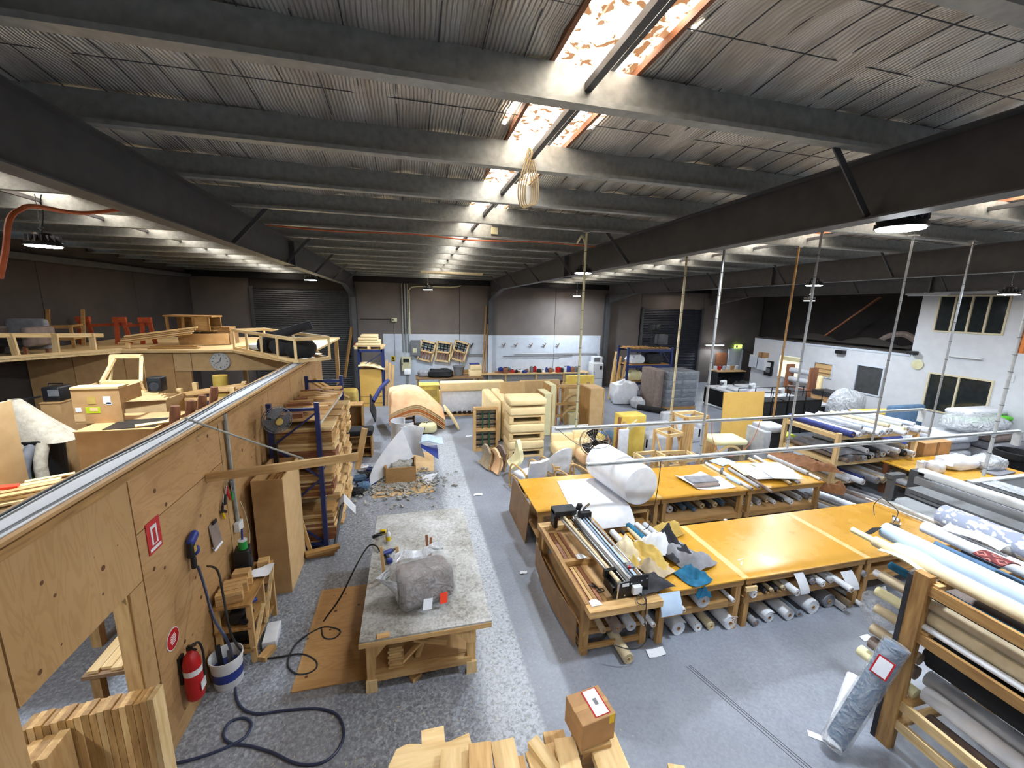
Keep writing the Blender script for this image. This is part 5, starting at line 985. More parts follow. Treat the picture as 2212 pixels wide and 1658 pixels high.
for k in range(900):
    a=rn.uniform(0,2*PI); r=abs(rn.gauss(0,.5)); x=max(-1.25,-.35+r*math.cos(a)*1.3); y=9.4+r*math.sin(a)*1.1; s=rn.uniform(.01,.05); sc.box((x,y,.02+rn.uniform(0,.03)),(s*rn.uniform(1,3),s,s*.5),(rn.uniform(-.4,.4),rn.uniform(-.4,.4),rn.uniform(0,3)))
sc.build('foam_scraps','debris',label='white and grey foam scraps scattered around the crate',cat='scraps',kind='stuff')
sc=MB()
for k in range(900):
    x=rn.gauss(.1,.9); y=rn.uniform(2.6,8.5); s=rn.uniform(.003,.008); sc.box((x,y,.003),(s*rn.uniform(1,4),s,.003),(0,0,rn.uniform(0,3)))
sc.build('wood_shavings','cream_fabric',label='pale wood chips scattered over the aisle floor',cat='wood chips',kind='stuff')
for i in range(7): MB().blob((-1.25+.12*(i%3),9.1+.22*i,.07+.03*(i%2)),(.3,.25,.14),.3,12,8,.8,i,4).build('blue_strap_heap' if i%2 else 'dark_bag',['black_fabric','slate_blue_fabric','navy_fabric','slate_blue_fabric','charcoal_fabric','navy_fabric','white_cloth'][i],smooth=True,label='%s crumpled bag on the floor by the rack, %s from the front'%(['black','light blue','navy','light blue','charcoal','navy','white'][i],ORD[i]),cat='bag')
t=thing('tied_bundle','white quilted bundle tied with straps on the floor','bundle',(.5,13.35,0)); MB().blob((0,0,.17),(.62,.5,.36),.06,20,12,.85,4,3).build('quilt','foam_pale',t,smooth=True)
for a in (0,1.2): MB().tube([V(.33*math.cos(k*.4)*math.cos(a),.27*math.cos(k*.4)*math.sin(a),.17+.19*math.sin(k*.4)) for k in range(9)],.012,6).build('strap','charcoal_fabric',t)
for i,(px,py,s,mt) in enumerate(((1032,1068,.1,'paper'),(868,1075,.05,'black_plastic'),(1012,942,.1,'paper'),(938,905,.08,'paper'),(1130,1237,.06,'paper'),(1415,1410,.12,'paper'),(1870,1378,.08,'paper'),(1195,1303,.05,'cardboard'))):
    p=fz(px,py); MB().sheet(lambda u,v,p=p,s=s,i=i:(p.x-s+2*s*u+.2*s*v,p.y-s*.5+s*v,.004+.012*abs(math.sin(3*u+i))),5,3,.002).build('paper_scrap',mt,smooth=True,label=['white paper scrap on the aisle floor between the bench and chairs','small black scrap on the floor behind the bench','white paper scrap beside the webbed frame','white scrap near the sofa unit','white scrap on the dark floor by the frame table','white strip lying in front of the near fabric rolls','white scrap on the floor near the front roll rack','brown scrap in the shadow of the frame table'][i],cat='paper')
# ---------------------------------------------------------------- foam furniture in the middle
t=thing('upright_sofa','upright white covered sofa base with black webbing feet','sofa',(2.45,15.4,0)); 
MB().soft((0,0,.58),(2.75,.35,.8),.02).build('panel','white_fabric',t,smooth=True)
MB().bx(-1.38,-.18,0,1.38,.18,.06).build('bottom_rail','pine_x',t)
for s in (-1,1): MB().bx(s*1.38-.04,-.19,0,s*1.38+.04,.19,.98).build('end_rail','palewood_z',t)
for k in range(14): MB().bx(-1.25+.19*k,-.15,.06,-1.17+.19*k,.12,.2).build('webbing_strip','black_fabric',t)
soft1('long_cushion',(2.3,15.35,1.16),(2.5,.42,.36),'foam_cream','long cream foam cushion lying on the white sofa base','cushion',.06)
for k in range(2): soft1('tall_cushion',(2.55+.34*k,12.9+.08*k,.68),(.3,1.9,1.34),'foam_cream','upright long cream cushion, %s of the pair behind the webbed frame'%['left','right'][k],'cushion',.08)
t=thing('webbed_seat_unit','upright timber seat frame with black and green webbing','timber frame',(2.1,11.33,0))
for x in (-.33,.33): MB().bx(x-.035,-.05,0,x+.035,.09,1.33).build('stile','pine_z',t)
for z in (.04,.65,1.29): MB().bx(-.3,-.05,z-.04,.3,.09,z+.04).build('rail','pine_x',t)
for b0 in (.0,.62):
    for k in range(3): MB().bx(-.3,-.03,b0+.17+.16*k,.3,-.02,b0+.22+.16*k).build('webbing','black_fabric',t)
    for x in (-.1,.1): MB().bx(x-.022,-.036,b0+.08,x+.022,-.03,b0+.61).build('webbing','dark_green',t)
MB().bx(-.3,.07,.08,.3,.085,1.25).build('hessian_back','beige_fabric',t)
MB().bx(2.9,13.0,0,3.75,13.12,1.72).build('tall_board','mdf_pale',label='tall plain beige panel standing behind the foam seats',cat='panel')
t=thing('foam_seat_stack','stack of three cream foam seat units with timber bases','seat stack',(3.15,10.95,0))
for k in range(3):
    z=.5*k; MB().soft((0,0,z+.36),(1.05,.78,.26),.06).build('cushion','foam_cream',t,smooth=True)
    for s in (-1,1): MB().bx(s*.46-.06,-.36,z,s*.46+.06,.36,z+.23).build('base_side','palewood_y',t)
    MB().bx(-.4,-.36,z,.4,-.31,z+.05).build('base_rail','palewood_x',t); MB().bx(-.4,-.36,z+.18,.4,-.31,z+.23).build('base_rail','palewood_x',t); MB().bx(-.4,.31,z,.4,.36,z+.23).build('base_back','redwood_x',t)
soft1('wide_cushion',(3.15,10.9,1.63),(1.08,.8,.2),'foam_cream','wide cream cushion on top of the foam seat stack','cushion',.06)
t=thing('seat_back_unit','redwood frame with pale foam back behind the seat stack','timber frame',(3.5,12.1,0))
for x in (-.5,.5): MB().bx(x-.04,-.06,0,x+.04,.06,1.35).build('post','redwood_z',t)
MB().bx(-.5,-.05,1.29,.5,.05,1.35).build('top_rail','redwood_x',t); MB().soft((.08,-.08,.98),(.84,.1,.56),.03).build('foam_back','foam_pale',t,smooth=True); MB().bx(-.5,-.04,.5,.5,.04,.56).build('rail','redwood_x',t)
# tall sofa frames
for i,(x,y,w_,h,mt) in enumerate(((4.35,12.7,.26,1.45,'foam_pale'),(4.75,13.3,.2,1.6,'foam_pale'),(5.75,13.6,1.5,1.5,'pine_x'),(6.05,12.6,.5,1.6,'mdf_pale'))):
    t=thing('sofa_side_unit','upright foam faced sofa frame, %s from the left behind the seat stack'%ORD[i],'sofa frame',(x,y,0),0,'sofa frames standing on end')
    if i==2:
        for xx in (-.7,-.3,.3,.7): MB().bx(xx-.05,-.2,0,xx+.05,-.12,1.5).build('post','redwood_z' if abs(xx)>.5 else 'pine_z',t); MB().bx(xx-.05,.2,0,xx+.05,.28,1.5).build('post','pine_z',t)
        for z in (.35,.8,1.45): MB().bx(-.75,-.22,z-.05,.75,-.14,z+.05).build('rail','pine_x',t)
        MB().sheet(lambda u,v:(-.45+.9*u,-.23,.45+.3*math.sin(PI*u)-.12+.1*v),10,1,.03).build('arched_rail','palewood_x',t); MB().sheet(lambda u,v:(-.45+.9*u,-.23,.95+.3*math.sin(PI*u)-.12+.1*v),10,1,.03).build('arched_rail','palewood_x',t); MB().bx(-.28,-.1,.5,.28,.1,1.4).build('foam_fill','foam_cream',t); MB().soft((0,-.3,.25),(.5,.3,.4),.03).build('foam_block','foam_pale',t)
    else:
        MB().soft((0,0,h/2),(w_,.75,h),.02).build('foam_face',mt,t); MB().bx(-w_/2-.03,-.4,0,-w_/2+.0,.4,h*.98).build('side_board','oldpine_z',t); MB().bx(w_/2,-.38,0,w_/2+.03,.38,h*.97).build('side_board','pine_z',t)
soft1('beige_panel_foam',(4.9,14.9,.7),(1.6,.2,1.4),'mdf_pale','wide beige panel standing far behind the sofa frames','panel',.02); soft1('yellow_slab',(6.7,15.2,.75),(1.2,.2,1.5),'foam_yellow','yellow slab standing behind the sofa frames','foam',.02)
MB().bx(3.95,10.75,0,5.1,10.8,.82).build('white_screen','white_fabric',label='white upright panel between the seat stack and the fan',cat='panel')
# bentwood armchairs and foam shells
def armchair(label,loc,rz,foam):
    t=thing('bentwood_armchair',label,'armchair',loc,rz,'bare bentwood armchairs')
    for x in (-.28,.28):
        MB().tube([V(x,-.32,0),V(x,-.34,.3),V(x,-.3,.52),V(x,-.18,.6),V(x,.1,.58),V(x,.3,.5),V(x,.36,.3),V(x,.42,0)],.022,8,4).build('bent_side','pine_y',t,smooth=True)
        MB().bar((x,-.32,.02),(x,.4,.02),.05,.035).build('runner','pine_y',t)
    for y,z in ((-.3,.28),(.28,.24),(.34,.5)): MB().bar((-.28,y,z),(.28,y,z),.035,.05).build('cross_rail','pine_x',t)
    MB().bar((-.28,-.2,.3),(-.28,.3,.26),.03,.05).build('side_rail','pine_y',t); MB().bar((.28,-.2,.3),(.28,.3,.26),.03,.05).build('side_rail','pine_y',t)
    if foam=='seat': MB().soft((0,0,.36),(.5,.5,.1),.04).build('seat_foam','white_fabric',t,smooth=True); MB().sheet(lambda u,v:(-.25+.5*u,.28+.12*v+.05*math.sin(PI*u),.35+.5*v),6,6,.07).build('back_foam','white_cloth',t,smooth=True)
    if foam=='tub': MB().sheet(lambda u,v:(.34*math.cos(PI*(1.05*u-.02)),.05+.34*math.sin(PI*(1.05*u-.02)),.36+(.22+.38*math.sin(PI*u))*v),14,5,.05).build('tub_back','white_fabric',t,smooth=True); MB().soft((0,.02,.38),(.5,.5,.12),.05).build('seat_foam','foam_cream',t,smooth=True)
    return t
armchair('bare bentwood armchair frame nearest the orange table, with white seat pad',(2.62,8.65,0),R(200),'seat'); armchair('bentwood armchair with white tub foam back behind the nearest one',(3.45,8.95,0),R(195),'tub'); armchair('bare bentwood armchair frame between the tub chair and the far table',(3.55,8.15,0),R(205),None); armchair('bentwood armchair base behind the far table near the big roll',(4.3,8.0,0),R(188),None)
for i,(px,py,mt,h) in enumerate(((1048,1008,'beige_fabric',.62),(1068,1018,'foam_pink',.6),(1080,1010,'taupe_fabric',.58))):
    p=fz(px,py); t=thing('chair_back_shell','curved padded chair back leaning on its edge, %s from the left'%ORD[i],'chair back',(p.x,p.y,0),R(15),'chair backs leaning in a row')
    MB().sheet(lambda u,v:(-.04+.1*math.sin(PI*v)+.08*v,-.28+.56*u,.62*v*(1-.25*(2*u-1)**2)+.02),10,8,.05).build('shell',mt,t,smooth=True); MB().tube([V(-.02+.08*v,-.29,.02+.46*v) for v in (0,.3,.6,1)],.018,6).build('edge_trim','pine_z',t)
MB().sheet(lambda u,v:(2.35+.12*math.sin(PI*v)+.2*v,8.9+.5*u,.35+.7*v*(1-.3*(2*u-1)**2)),10,8,.09).build('cream_chair_shell','foam_pale',smooth=True,label='rounded white padded chair back standing on the armchair row',cat='chair back')
for i,c in enumerate(((4.05,9.95,.3),(4.55,9.35,.3),(4.75,10.1,.32))):
    t=thing('foam_stool','low rounded cream foam armchair shell, %s beside the fan'%['left one','front one','right one'][i],'armchair',(c[0],c[1],0)); MB().soft((0,0,.42),(.68,.6,.36),.1).build('foam','foam_pink' if i==1 else 'foam_cream',t,smooth=True); MB().bx(-.3,-.26,0,.3,.26,.25).build('base','beige_fabric',t); MB().soft((0,.24,.66),(.66,.14,.3),.06).build('back','foam_cream',t,smooth=True)
# pedestal fan
fc=fz(1275,1000); t=thing('pedestal_fan','large wire pedestal fan among the foam chairs','fan',(4.35,8.75,0)); cen=V(0,0,1.0); ax=V(-.3,-.95,.1).normalized()
c=MB()
for r,o_ in ((.36,0),(.36,-.1),(.28,.04),(.2,.07),(.12,.09),(.25,-.14)): c.tube(ring(r,o_,0,32),.004 if r<.36 else .008,5,closed=True)
for k in range(32):
    c.tube([ring(r,o_,0,32)[k] for r,o_ in ((.08,.095),(.2,.07),(.36,0),(.36,-.1),(.2,-.15),(.08,-.17))],.003,4)
c.build('cage','chrome',t); bl=MB(); a_=ax.orthogonal().normalized(); b_=ax.cross(a_)
for k in range(3): bl.sheet(lambda u,v,k=k:(lambda th:cen+(a_*math.cos(th)+b_*math.sin(th))*(.05+.27*u)+ax*(-.05+.06*(v-.5)))(2*PI*k/3+(v-.5)*1.1),4,6,.004)
bl.build('blades','black_metal',t,smooth=True); MB().cyl(cen+ax*.02,cen-ax*.3,.08,.07,16).build('motor','black_metal',t,smooth=True); MB().cyl((0,.1,0.03),(0,.1,.95),.03,n=10).build('pole','steel_galv',t,smooth=True); MB().lathe([(.28,0),(.28,.03),(.05,.06)],(0,.1,0),n=24).build('foot','black_metal',t,smooth=True)
hose('orange_flex',[V(4.5,8.8,.9),V(4.7,8.7,1.1),V(4.8,8.8,.8),V(4.7,8.6,.5),V(4.5,8.7,.3),V(4.4,8.9,.02)],.01,'orange_hose','thin orange lead hanging from the pedestal fan','cable')
# right half: blocks, frames, sofas, plywood, crates
for i,(c,s,mt) in enumerate((((6.2,10.3,.62),(.75,.5,1.24),'foam_yellow'),((5.3,10.5,.3),(.3,.4,.6),'foam_yellow'))): soft1('foam_block',c,s,mt,['tall yellow foam faced frame standing right of the fan','small yellow foam block beside the tall yellow frame'][i],'foam',.03)
t=thing('foam_flap_stand','cream foam flap on a timber post beside the yellow frame','timber frame',(5.55,9.85,0)); MB().bar((0,0,0),(.12,.1,1.25),.08,.05).build('post','redwood_z',t); MB().bar((.2,.05,0),(.32,.15,1.1),.08,.05).build('post','pine_z',t); MB().sheet(lambda u,v:(.3+.3*u,.0+.2*v,.95+.25*u-.3*v*v),6,5,.03).build('flap','foam_pale',t,smooth=True); MB().soft((.18,-.06,.55),(.3,.08,.8),.03).build('white_pad','white_fabric',t,smooth=True)
def timberframe(lab,loc,rz,w_,d,h,mat='pine_z'):
    t=thing('sofa_skeleton',lab,'timber frame',loc,rz,'bare timber sofa frames')
    for x in (-w_/2,w_/2):
        for y in (-d/2,d/2): MB().bx(x-.03,y-.03,0,x+.03,y+.03,h).build('post',mat,t)
    for y in (-d/2,d/2):
        for z in (.2,h-.04): MB().bx(-w_/2,y-.025,z-.04,w_/2,y+.025,z+.04).build('rail','palewood_x',t)
    for x in (-w_/2,w_/2):
        for z in (.2,h-.04): MB().bx(x-.025,-d/2,z-.04,x+.025,d/2,z+.04).build('end_rail','palewood_y',t)
    MB().bar((-w_/2,-d/2,.2),(-w_/2,d/2,h-.05),.04,.03).build('brace','pine_z',t); return t
timberframe('bare timber sofa frame standing left of the tall frame',(6.6,9.0,0),R(8),.5,.5,1.1); timberframe('tall bare timber frame in front of the grey sofas',(7.45,9.3,0),R(5),.7,.5,1.45); timberframe('low bare timber frame behind the far orange table',(6.4,8.3,0),R(-4),.8,.5,.72); timberframe('low timber frame beside the big white roll',(5.6,8.25,0),R(3),.6,.4,.8,'palewood_z')
plank((7.05,9.0,.0),(7.2,9.05,1.4),.3,.04,'pine_x','upright_board','wide pine board standing against the tall bare frame','board',up=(0,1,0))
for i,(c,s,l) in enumerate((((7.3,10.6,.38),(1.3,.85,.76),'grey covered sofa block behind the timber frames'),((8.6,11.2,.45),(1.1,.8,.9),'second grey covered block left of the plywood sheet'))):
    t=thing('grey_sofa',l,'sofa',(c[0],c[1],0)); MB().soft((0,0,.25),(s[0],s[1],.5),.05).build('seat','light_grey_fabric',t,smooth=True); MB().soft((0,s[1]/2-.12,s[2]*.6),(s[0],.2,s[2]*.8),.06).build('backrest','light_grey_fabric',t,smooth=True)
    for k in (-1,1): MB().soft((k*(s[0]/2-.09),0,.38),(.18,s[1],.5),.06).build('armrest','light_grey_fabric',t,smooth=True)
for i in range(3): MB().blob((5.3+.3*i,11.6-.2*i,.142+.05*i),(.8,.5,.35),.15,16,9,.8,i+20,3).build('blue_cover','slate_blue_fabric',smooth=True,label='slate blue fabric cover heaped behind the fan, %s one'%ORD[i],cat='fabric',group='slate blue covers')
plank((10.7,10.8,0.),(10.7,10.9,1.62),1.62,.03,'ply_yellow','plywood_board','large yellow plywood sheet standing upright in the middle','board',up=(0,1,0))
t=thing('black_crate_unit','large black cabinet with wire rails right of the plywood sheet','cabinet',(12.75,11.4,0))
for x in (-.75,.75):
    for s_ in (0,): MB().bx(x-.7,-.35,.02,x+.7,.35,1.18).build('panel','black_fabric',t)
for z in (.6,1.2): MB().bx(-1.5,-.38,z-.015,1.5,-.35,z+.015).build('front_wire','black_metal',t)
for x in (-1.45,-.72,0,.72,1.45): MB().bx(x-.012,-.38,0,x+.012,-.36,1.55).build('upright_wire','black_metal',t); MB().bx(x-.012,.36,0,x+.012,.38,1.55).build('upright_wire','black_metal',t)
for y in (-.37,.37): MB().bx(-1.45,y-.01,1.53,1.45,y+.01,1.55).build('top_wire','black_metal',t)
t=thing('cream_daybed','cream foam seat with curved edge left of the grey arm unit','seat',(8.7,9.35,0),R(-8)); MB().soft((0,0,.62),(1.0,.7,.16),.06).build('top_foam','foam_pale',t,smooth=True); MB().bx(-.48,-.3,0,-.4,.3,.55).build('end_frame','pine_z',t); MB().bx(.38,-.32,.05,.48,.32,.55).build('end_panel','beige_fabric',t); MB().sheet(lambda u,v:(-.45+.9*u,-.34,.2+.3*math.sin(PI*u)+.08*v),10,1,.03).build('arched_rail','palewood_x',t)
t=thing('grey_arm_unit','grey upholstered arm unit with a dark panel beside the cream seat','sofa arm',(9.4,8.9,0),R(-6)); t.scale=(1,1,1.18); MB().soft((0,0,.45),(.22,.7,.9),.03).build('arm','light_grey_fabric',t,smooth=True); MB().soft((.3,0,.92),(.62,.6,.16),.05).build('top_pad','light_grey_fabric',t,smooth=True); MB().bx(.12,-.28,.05,.55,-.22,.84).build('dark_panel','charcoal_fabric',t); MB().bx(.55,-.28,.05,.6,.28,.86).build('side_post','grey_fabric',t)
MB().sheet(lambda u,v:(10.2+.75*u,8.9+.3*v,.55+.25*math.sin(PI*(u*.8+.1))+.03*v),10,4,.05).build('lime_strip','lime',smooth=True,label='lime green curved strip behind the grey arm unit',cat='strip')
MB().blob((10.5,9.2,.3),(.8,.6,.6),.12,18,10,.9,31,4).build('clear_bag','film_bag',smooth=True,label='clear plastic bag beside the grey arm unit',cat='bag')
soft1('white_pad_roll',(10.75,9.6,.09),(.9,.4,.18),'white_fabric','white padded strip behind the lime green strip','pad',.07)
soft1('yellow_offcut',(8.1,8.5,.06),(.7,.4,.12),'foam_yellow','yellow foam offcut lying on the low frames','foam',.04,(0,.1,.2))
# ---------------------------------------------------------------- fabric rolls
CN={'white_fabric':'white','cream_fabric':'cream','beige_fabric':'beige','grey_fabric':'grey','light_grey_fabric':'light grey','taupe_fabric':'taupe','charcoal_fabric':'charcoal','black_fabric':'black','navy_fabric':'navy','slate_blue_fabric':'slate blue','teal_fabric':'teal','white_cloth':'white','pale_blue_sheet':'pale blue','leaf_print':'leaf patterned','mustard_fabric':'mustard','foam_pale':'pale cream','film_bag':'plastic wrapped'}
RM={}
def roll(p,q,r,mat,label,group=None,core=.3,cmat='cardboard',cat='fabric roll',flap=None,squash=1.,ext=.0,n=16):
    # p far end, q visible end; spiral rings on the visible end, cardboard core tube as a part
    p=Vector(p);q=Vector(q);L=(q-p).length; t=thing('fabric_roll',label,cat,(0,0,0),0,group); m=frame_m(p,q); m.translation=p; t.matrix_basis=m; TM[t.name]=m
    key=(round(L,2),round(r,3),mat,core,cmat,ext)
    if key not in RM:
        rc=r*core; pr=[(rc,0),(r*.99,.0),(r,.01),(r,L-.012),(r*.985,L)]; k=r*.95; i=0
        while k>rc+.006: pr+=[(k,L-(.008 if i%2 else 0)),(k-.0025,L-(0 if i%2 else .008))]; k-=max(.011,r*.11); i+=1
        pr+=[(rc,L),(rc,L-.06),(0,L-.06)]
        RM[key]=[MB().lathe(pr,(0,0,0),(1,0,0),n),MB().lathe([(rc*.72,L-.06),(rc*.72,L+.006+ext),(rc*.98,L+.006+ext),(rc*.98,L-.06)],(0,0,0),(1,0,0),10)]
        a=RM[key][0].build('fabric',mat,t,smooth=True); b=RM[key][1].build('core_tube',cmat,t,smooth=True); RM[key]=[a.data,b.data]
    else:
        for nm,me in zip(('fabric','core_tube'),RM[key]): o=D.objects.new(nm,me); COL.objects.link(o); o.parent=t
    if flap:
        MB().sheet(lambda u,v:(L-.5+.5*u,-r*1.02*math.cos(.3+2.2*v)*(1+.35*v*flap),r*1.02*math.sin(.3+2.2*v*(1-.3*v))-.6*r*max(0,v-.55)*flap),5,8,.004).build('loose_flap',mat,t,smooth=True)
    if squash!=1: t.matrix_basis=m@Matrix.Diagonal((1,1,squash,1))
    return t
def rollset(lst,yback,where,group,zshelf=None):
    # (px,py of visible end centre, radius, material[,flap]) lying along the depth axis
    last=-99.
    for i,e in enumerate(lst):
        px,py,r,mt=e[:4]; zc=(zshelf or 0)+r+.002; q=fz(px,py,zc); q.x=max(q.x,last+r+.003); last=q.x+r; p=V(q.x,max(yback,q.y+.4),zc)
        roll(p,q,r,mt,'%s roll, %s from the left %s'%(CN.get(mt,'grey'),ORD[i],where),group,.28 if r>.04 else .5,flap=e[4] if len(e)>4 else None)
# ---------------------------------------------------------------- near cutting table
TZ=.78
def cut_table(name,label,secs,y0,y1,shelf,legs):
    t=thing(name,label,'cutting table',((secs[0][0]+secs[-1][1])/2,(y0+y1)/2,0))
    for a,b in secs:
        MB().soft(((a+b)/2,(y0+y1)/2,TZ-.012),(b-a-.004,y1-y0,.024),.004,seg=1).build('top_panel','orange_laminate',t,W=True)
        MB().bx(a+.02,y0+.02,TZ-.11,b-.02,y0+.05,TZ-.025).build('front_rail','oldpine_x',t,W=True); MB().bx(a+.02,y1-.05,TZ-.11,b-.02,y1-.02,TZ-.025).build('back_rail','oldpine_x',t,W=True)
        MB().bx(a+.03,y0+.03,shelf-.09,b-.03,y0+.07,shelf).build('shelf_rail','oldpine_x',t,W=True); MB().bx(a+.03,y0+.07,shelf-.02,b-.03,y1-.03,shelf).build('shelf','mdf',t,W=True)
    for x in legs:
        for y in (y0+.068,y1-.068): MB().bx(x-.04,y-.04,0,x+.04,y+.04,TZ-.025).build('leg','oldpine_z',t,W=True)
    for (a,b) in secs[1:]: MB().bx(a-.05,y0+.01,TZ,a+.05,y1-.01,TZ+.0012).build('seam_tape','tape_pale',t,W=True)
    return t
nt=cut_table('cutting_table','near orange topped cutting table with fabric rolls stored beneath',[(2.98,4.28),(4.28,6.42),(6.42,8.5)],3.9,5.25,.46,(3.05,4.2,4.37,6.34,6.5,8.4))
ft=cut_table('cutting_table','far orange topped cutting table carrying the big white roll',[(2.06,4.5),(4.5,6.45),(6.45,8.4)],6.15,7.5,.27,(2.15,4.42,4.6,6.35,6.55,8.3))
MB().bx(4.27,3.87,.6,4.45,3.9,.66).build('cross_block','palewood_x',nt,W=True)
plank(fz(1118,1135,0)+V(-.02,0,.01),fz(1118,1135,0)+V(.05,.0,.76),1.25,.012,'hardboard','end_board','brown hardboard sheet leaning on the end of the far cutting table','board',up=(1,0,0))
# rolls below the near table
rollset([(1304,1362,.04,'beige_fabric'),(1334,1357,.072,'taupe_fabric'),(1364,1352,.068,'light_grey_fabric'),(1392,1346,.032,'white_fabric'),(1412,1350,.034,'white_fabric'),(1440,1325,.045,'white_fabric',.6)],5.2,'under the frame table',  'rolls under the frame table',.36)
rollset([(1358,1423,.07,'cream_fabric'),(1416,1372,.07,'grey_fabric'),(1466,1357,.1,'white_fabric',1.2),(1508,1355,.065,'white_fabric'),(1536,1352,.06,'cream_fabric'),(1578,1345,.1,'white_fabric',1.0)],5.2,'on the floor under the near table left','rolls on the floor below the left half')
rollset([(1478,1318,.03,'white_fabric'),(1520,1298,.095,'light_grey_fabric'),(1585,1297,.028,'white_fabric')],5.1,'on the left shelf of the near table','rolls on the near table left shelf',.465)
rollset([(1633,1346,.05,'grey_fabric'),(1662,1333,.08,'white_fabric',.8),(1706,1328,.085,'white_fabric'),(1726,1326,.04,'pale_blue_sheet'),(1757,1311,.108,'white_fabric'),(1792,1298,.108,'grey_fabric'),(1812,1316,.045,'white_fabric'),(1836,1305,.05,'beige_fabric'),(1862,1307,.035,'white_fabric')],5.1,'on the floor under the near table right','rolls on the floor below the right half')
rollset([(1629,1284,.05,'white_fabric',.9),(1655,1278,.03,'charcoal_fabric'),(1668,1275,.03,'cream_fabric'),(1680,1274,.032,'charcoal_fabric'),(1693,1270,.035,'cream_fabric'),(1712,1282,.05,'white_fabric'),(1757,1256,.052,'grey_fabric'),(1774,1262,.045,'white_fabric',.7),(1796,1253,.045,'light_grey_fabric'),(1833,1275,.04,'white_fabric',1.1),(1868,1240,.045,'grey_fabric')],5.1,'on the right shelf of the near table','rolls on the near table right shelf',.465)
for i,(px,py,w_,h) in enumerate(((1740,1268,.16,.26),(1845,1262,.22,.24),(1448,1310,.18,.2))):
    p=fy(px,py,3.78); MB().sheet(lambda u,v,p=p,w_=w_,h=h:(p.x-w_/2+w_*u+.05*v,3.945-.14*math.sin(1.4*v+.2),p.z+h/2-h*v),5,8,.004).build('hanging_cloth','white_fabric',smooth=True,label='white cloth end hanging over the near table shelf, %s from the left'%ORD[(1,2,0)[i]],cat='cloth',group='cloth ends hanging from the shelf')
p=fy(1395,1240+50,3.74); MB().sheet(lambda u,v:(2.93+.3*u,3.88-.1*math.sin(1.5*v),.79-.25*v),6,6,.004).build('blue_white_cloth','pale_blue_sheet',smooth=True,label='pale blue cloth hanging over the corner of the near table',cat='cloth')
# ---------------------------------------------------------------- frame table with roller machine
t=thing('frame_table','open timber frame table carrying the roller machine','table',(2.45,4.78,0)); X0,X1,Y0,Y1=1.96,2.93,3.77,5.78
for x in (X0,X1-.05): MB().bx(x,Y0+.141,.70,x+.05,Y1-.121,.79).build('side_rail','oldpine_y',t,W=True)
for y in (Y0,Y1-.12): MB().bx(X0,y,.70,X1,y+.14,.785).build('end_rail','pine_x',t,W=True)
MB().bx(X0+.05,4.75,.68,X1-.05,4.82,.77).build('middle_rail','oldpine_x',t,W=True); MB().bx(X0+.05,Y0+.14,.66,X1-.05,Y1-.14,.68).build('tray_board','mdf',t,W=True)
for x in (X0+.06,X1-.1):
    for y in (Y0+.25,Y1-.2): MB().bx(x-.045,y-.045,0,x+.045,y+.045,.7).build('leg','oldpine_z',t,W=True)
for z in (.3,.08):
    MB().bx(X0+.02,Y0+.2,z-.02,X0+.06,Y1-.15,z+.05).build('lower_rail','oldpine_y',t,W=True); MB().bx(X0+.061,Y0+.21,z-.015,X1-.05,Y0+.245,z+.045).build('lower_rail','oldpine_x',t,W=True)
MB().bx(X0+.05,Y0+.25,.335,X1-.05,Y1-.2,.355).build('shelf','mdf',t,W=True)
MB().sheet(lambda u,v:(X0-.02-.06*math.sin(PI*u),Y0+.3+1.7*u,.05+.42*v),10,2,.01).build('side_panel','hardboard',t,W=True,smooth=True)
for k in range(5): plank((2.06+.055*k,3.95,.695+.005*(k%2)),(2.05+.055*k,4.72,.695),.045,.028,('redwood_x','pine_x','oldpine_x')[k%3],'timber_strip','long timber strip in the near bay of the frame table, %s from the left'%ORD[k],'timber strip','strips in the near bay')
for k in range(4): plank((2.05+.065*k,4.88,.695),(2.05+.065*k,5.6,.695),.055,.028,('oldpine_x','redwood_x')[k%2],'timber_strip','long timber strip in the far bay of the frame table, %s from the left'%ORD[k],'timber strip','strips in the far bay')
t=thing('roller_machine','black and chrome fabric roller machine lying along the frame table','machine',(2.5,4.8,.79))
MB().prism([(-.17,0),(.3,0),(.3,.27),(.08,.27),(.04,.22),(-.1,.2),(-.17,.05)],.02,(0,-.86,0),(1,0,0),(0,0,1)).build('near_end_plate','black_metal',t); ep=[c_ for c_ in t.children][0]; MB().bx(-.16,-.84,.0,.28,-.6,.12).build('gearbox','black_metal',t)
MB().soft((.13,-.9,.1),(.12,.06,.11),.01).build('socket_box','white_plastic',t); MB().bx(-.06,-.885,.15,.03,-.88,.19).build('name_plate','white_plastic',ep); MB().bar((-.13,-.89,.01),(-.12,-.9,.22),.018,.018).build('lever','chrome',t)
b=MB()
for x,z in ((-.12,.04),(-.02,.03),(.22,.04),(.27,.22),(.06,.18),(.2,.2)): b.cyl((x,-.885,z),(x,-.878,z),.011,n=8)
b.build('bolts','chrome',ep)
MB().bx(-.34,.78,-.0,-.28,.95,.27).build('far_end_plate','black_metal',t); MB().bx(-.34,.74,.22,.02,.96,.3).build('far_hood','black_metal',t); MB().bx(.05,.7,.02,.26,.78,.26).build('far_bracket','black_metal',t); MB().box((.08,.8,.32),(.07,.05,.12),(.3,.2,0)).build('far_switch','black_plastic',t); MB().bar((.14,.78,.27),(.26,.8,.36),.02,.03).build('far_lever','chrome',t)
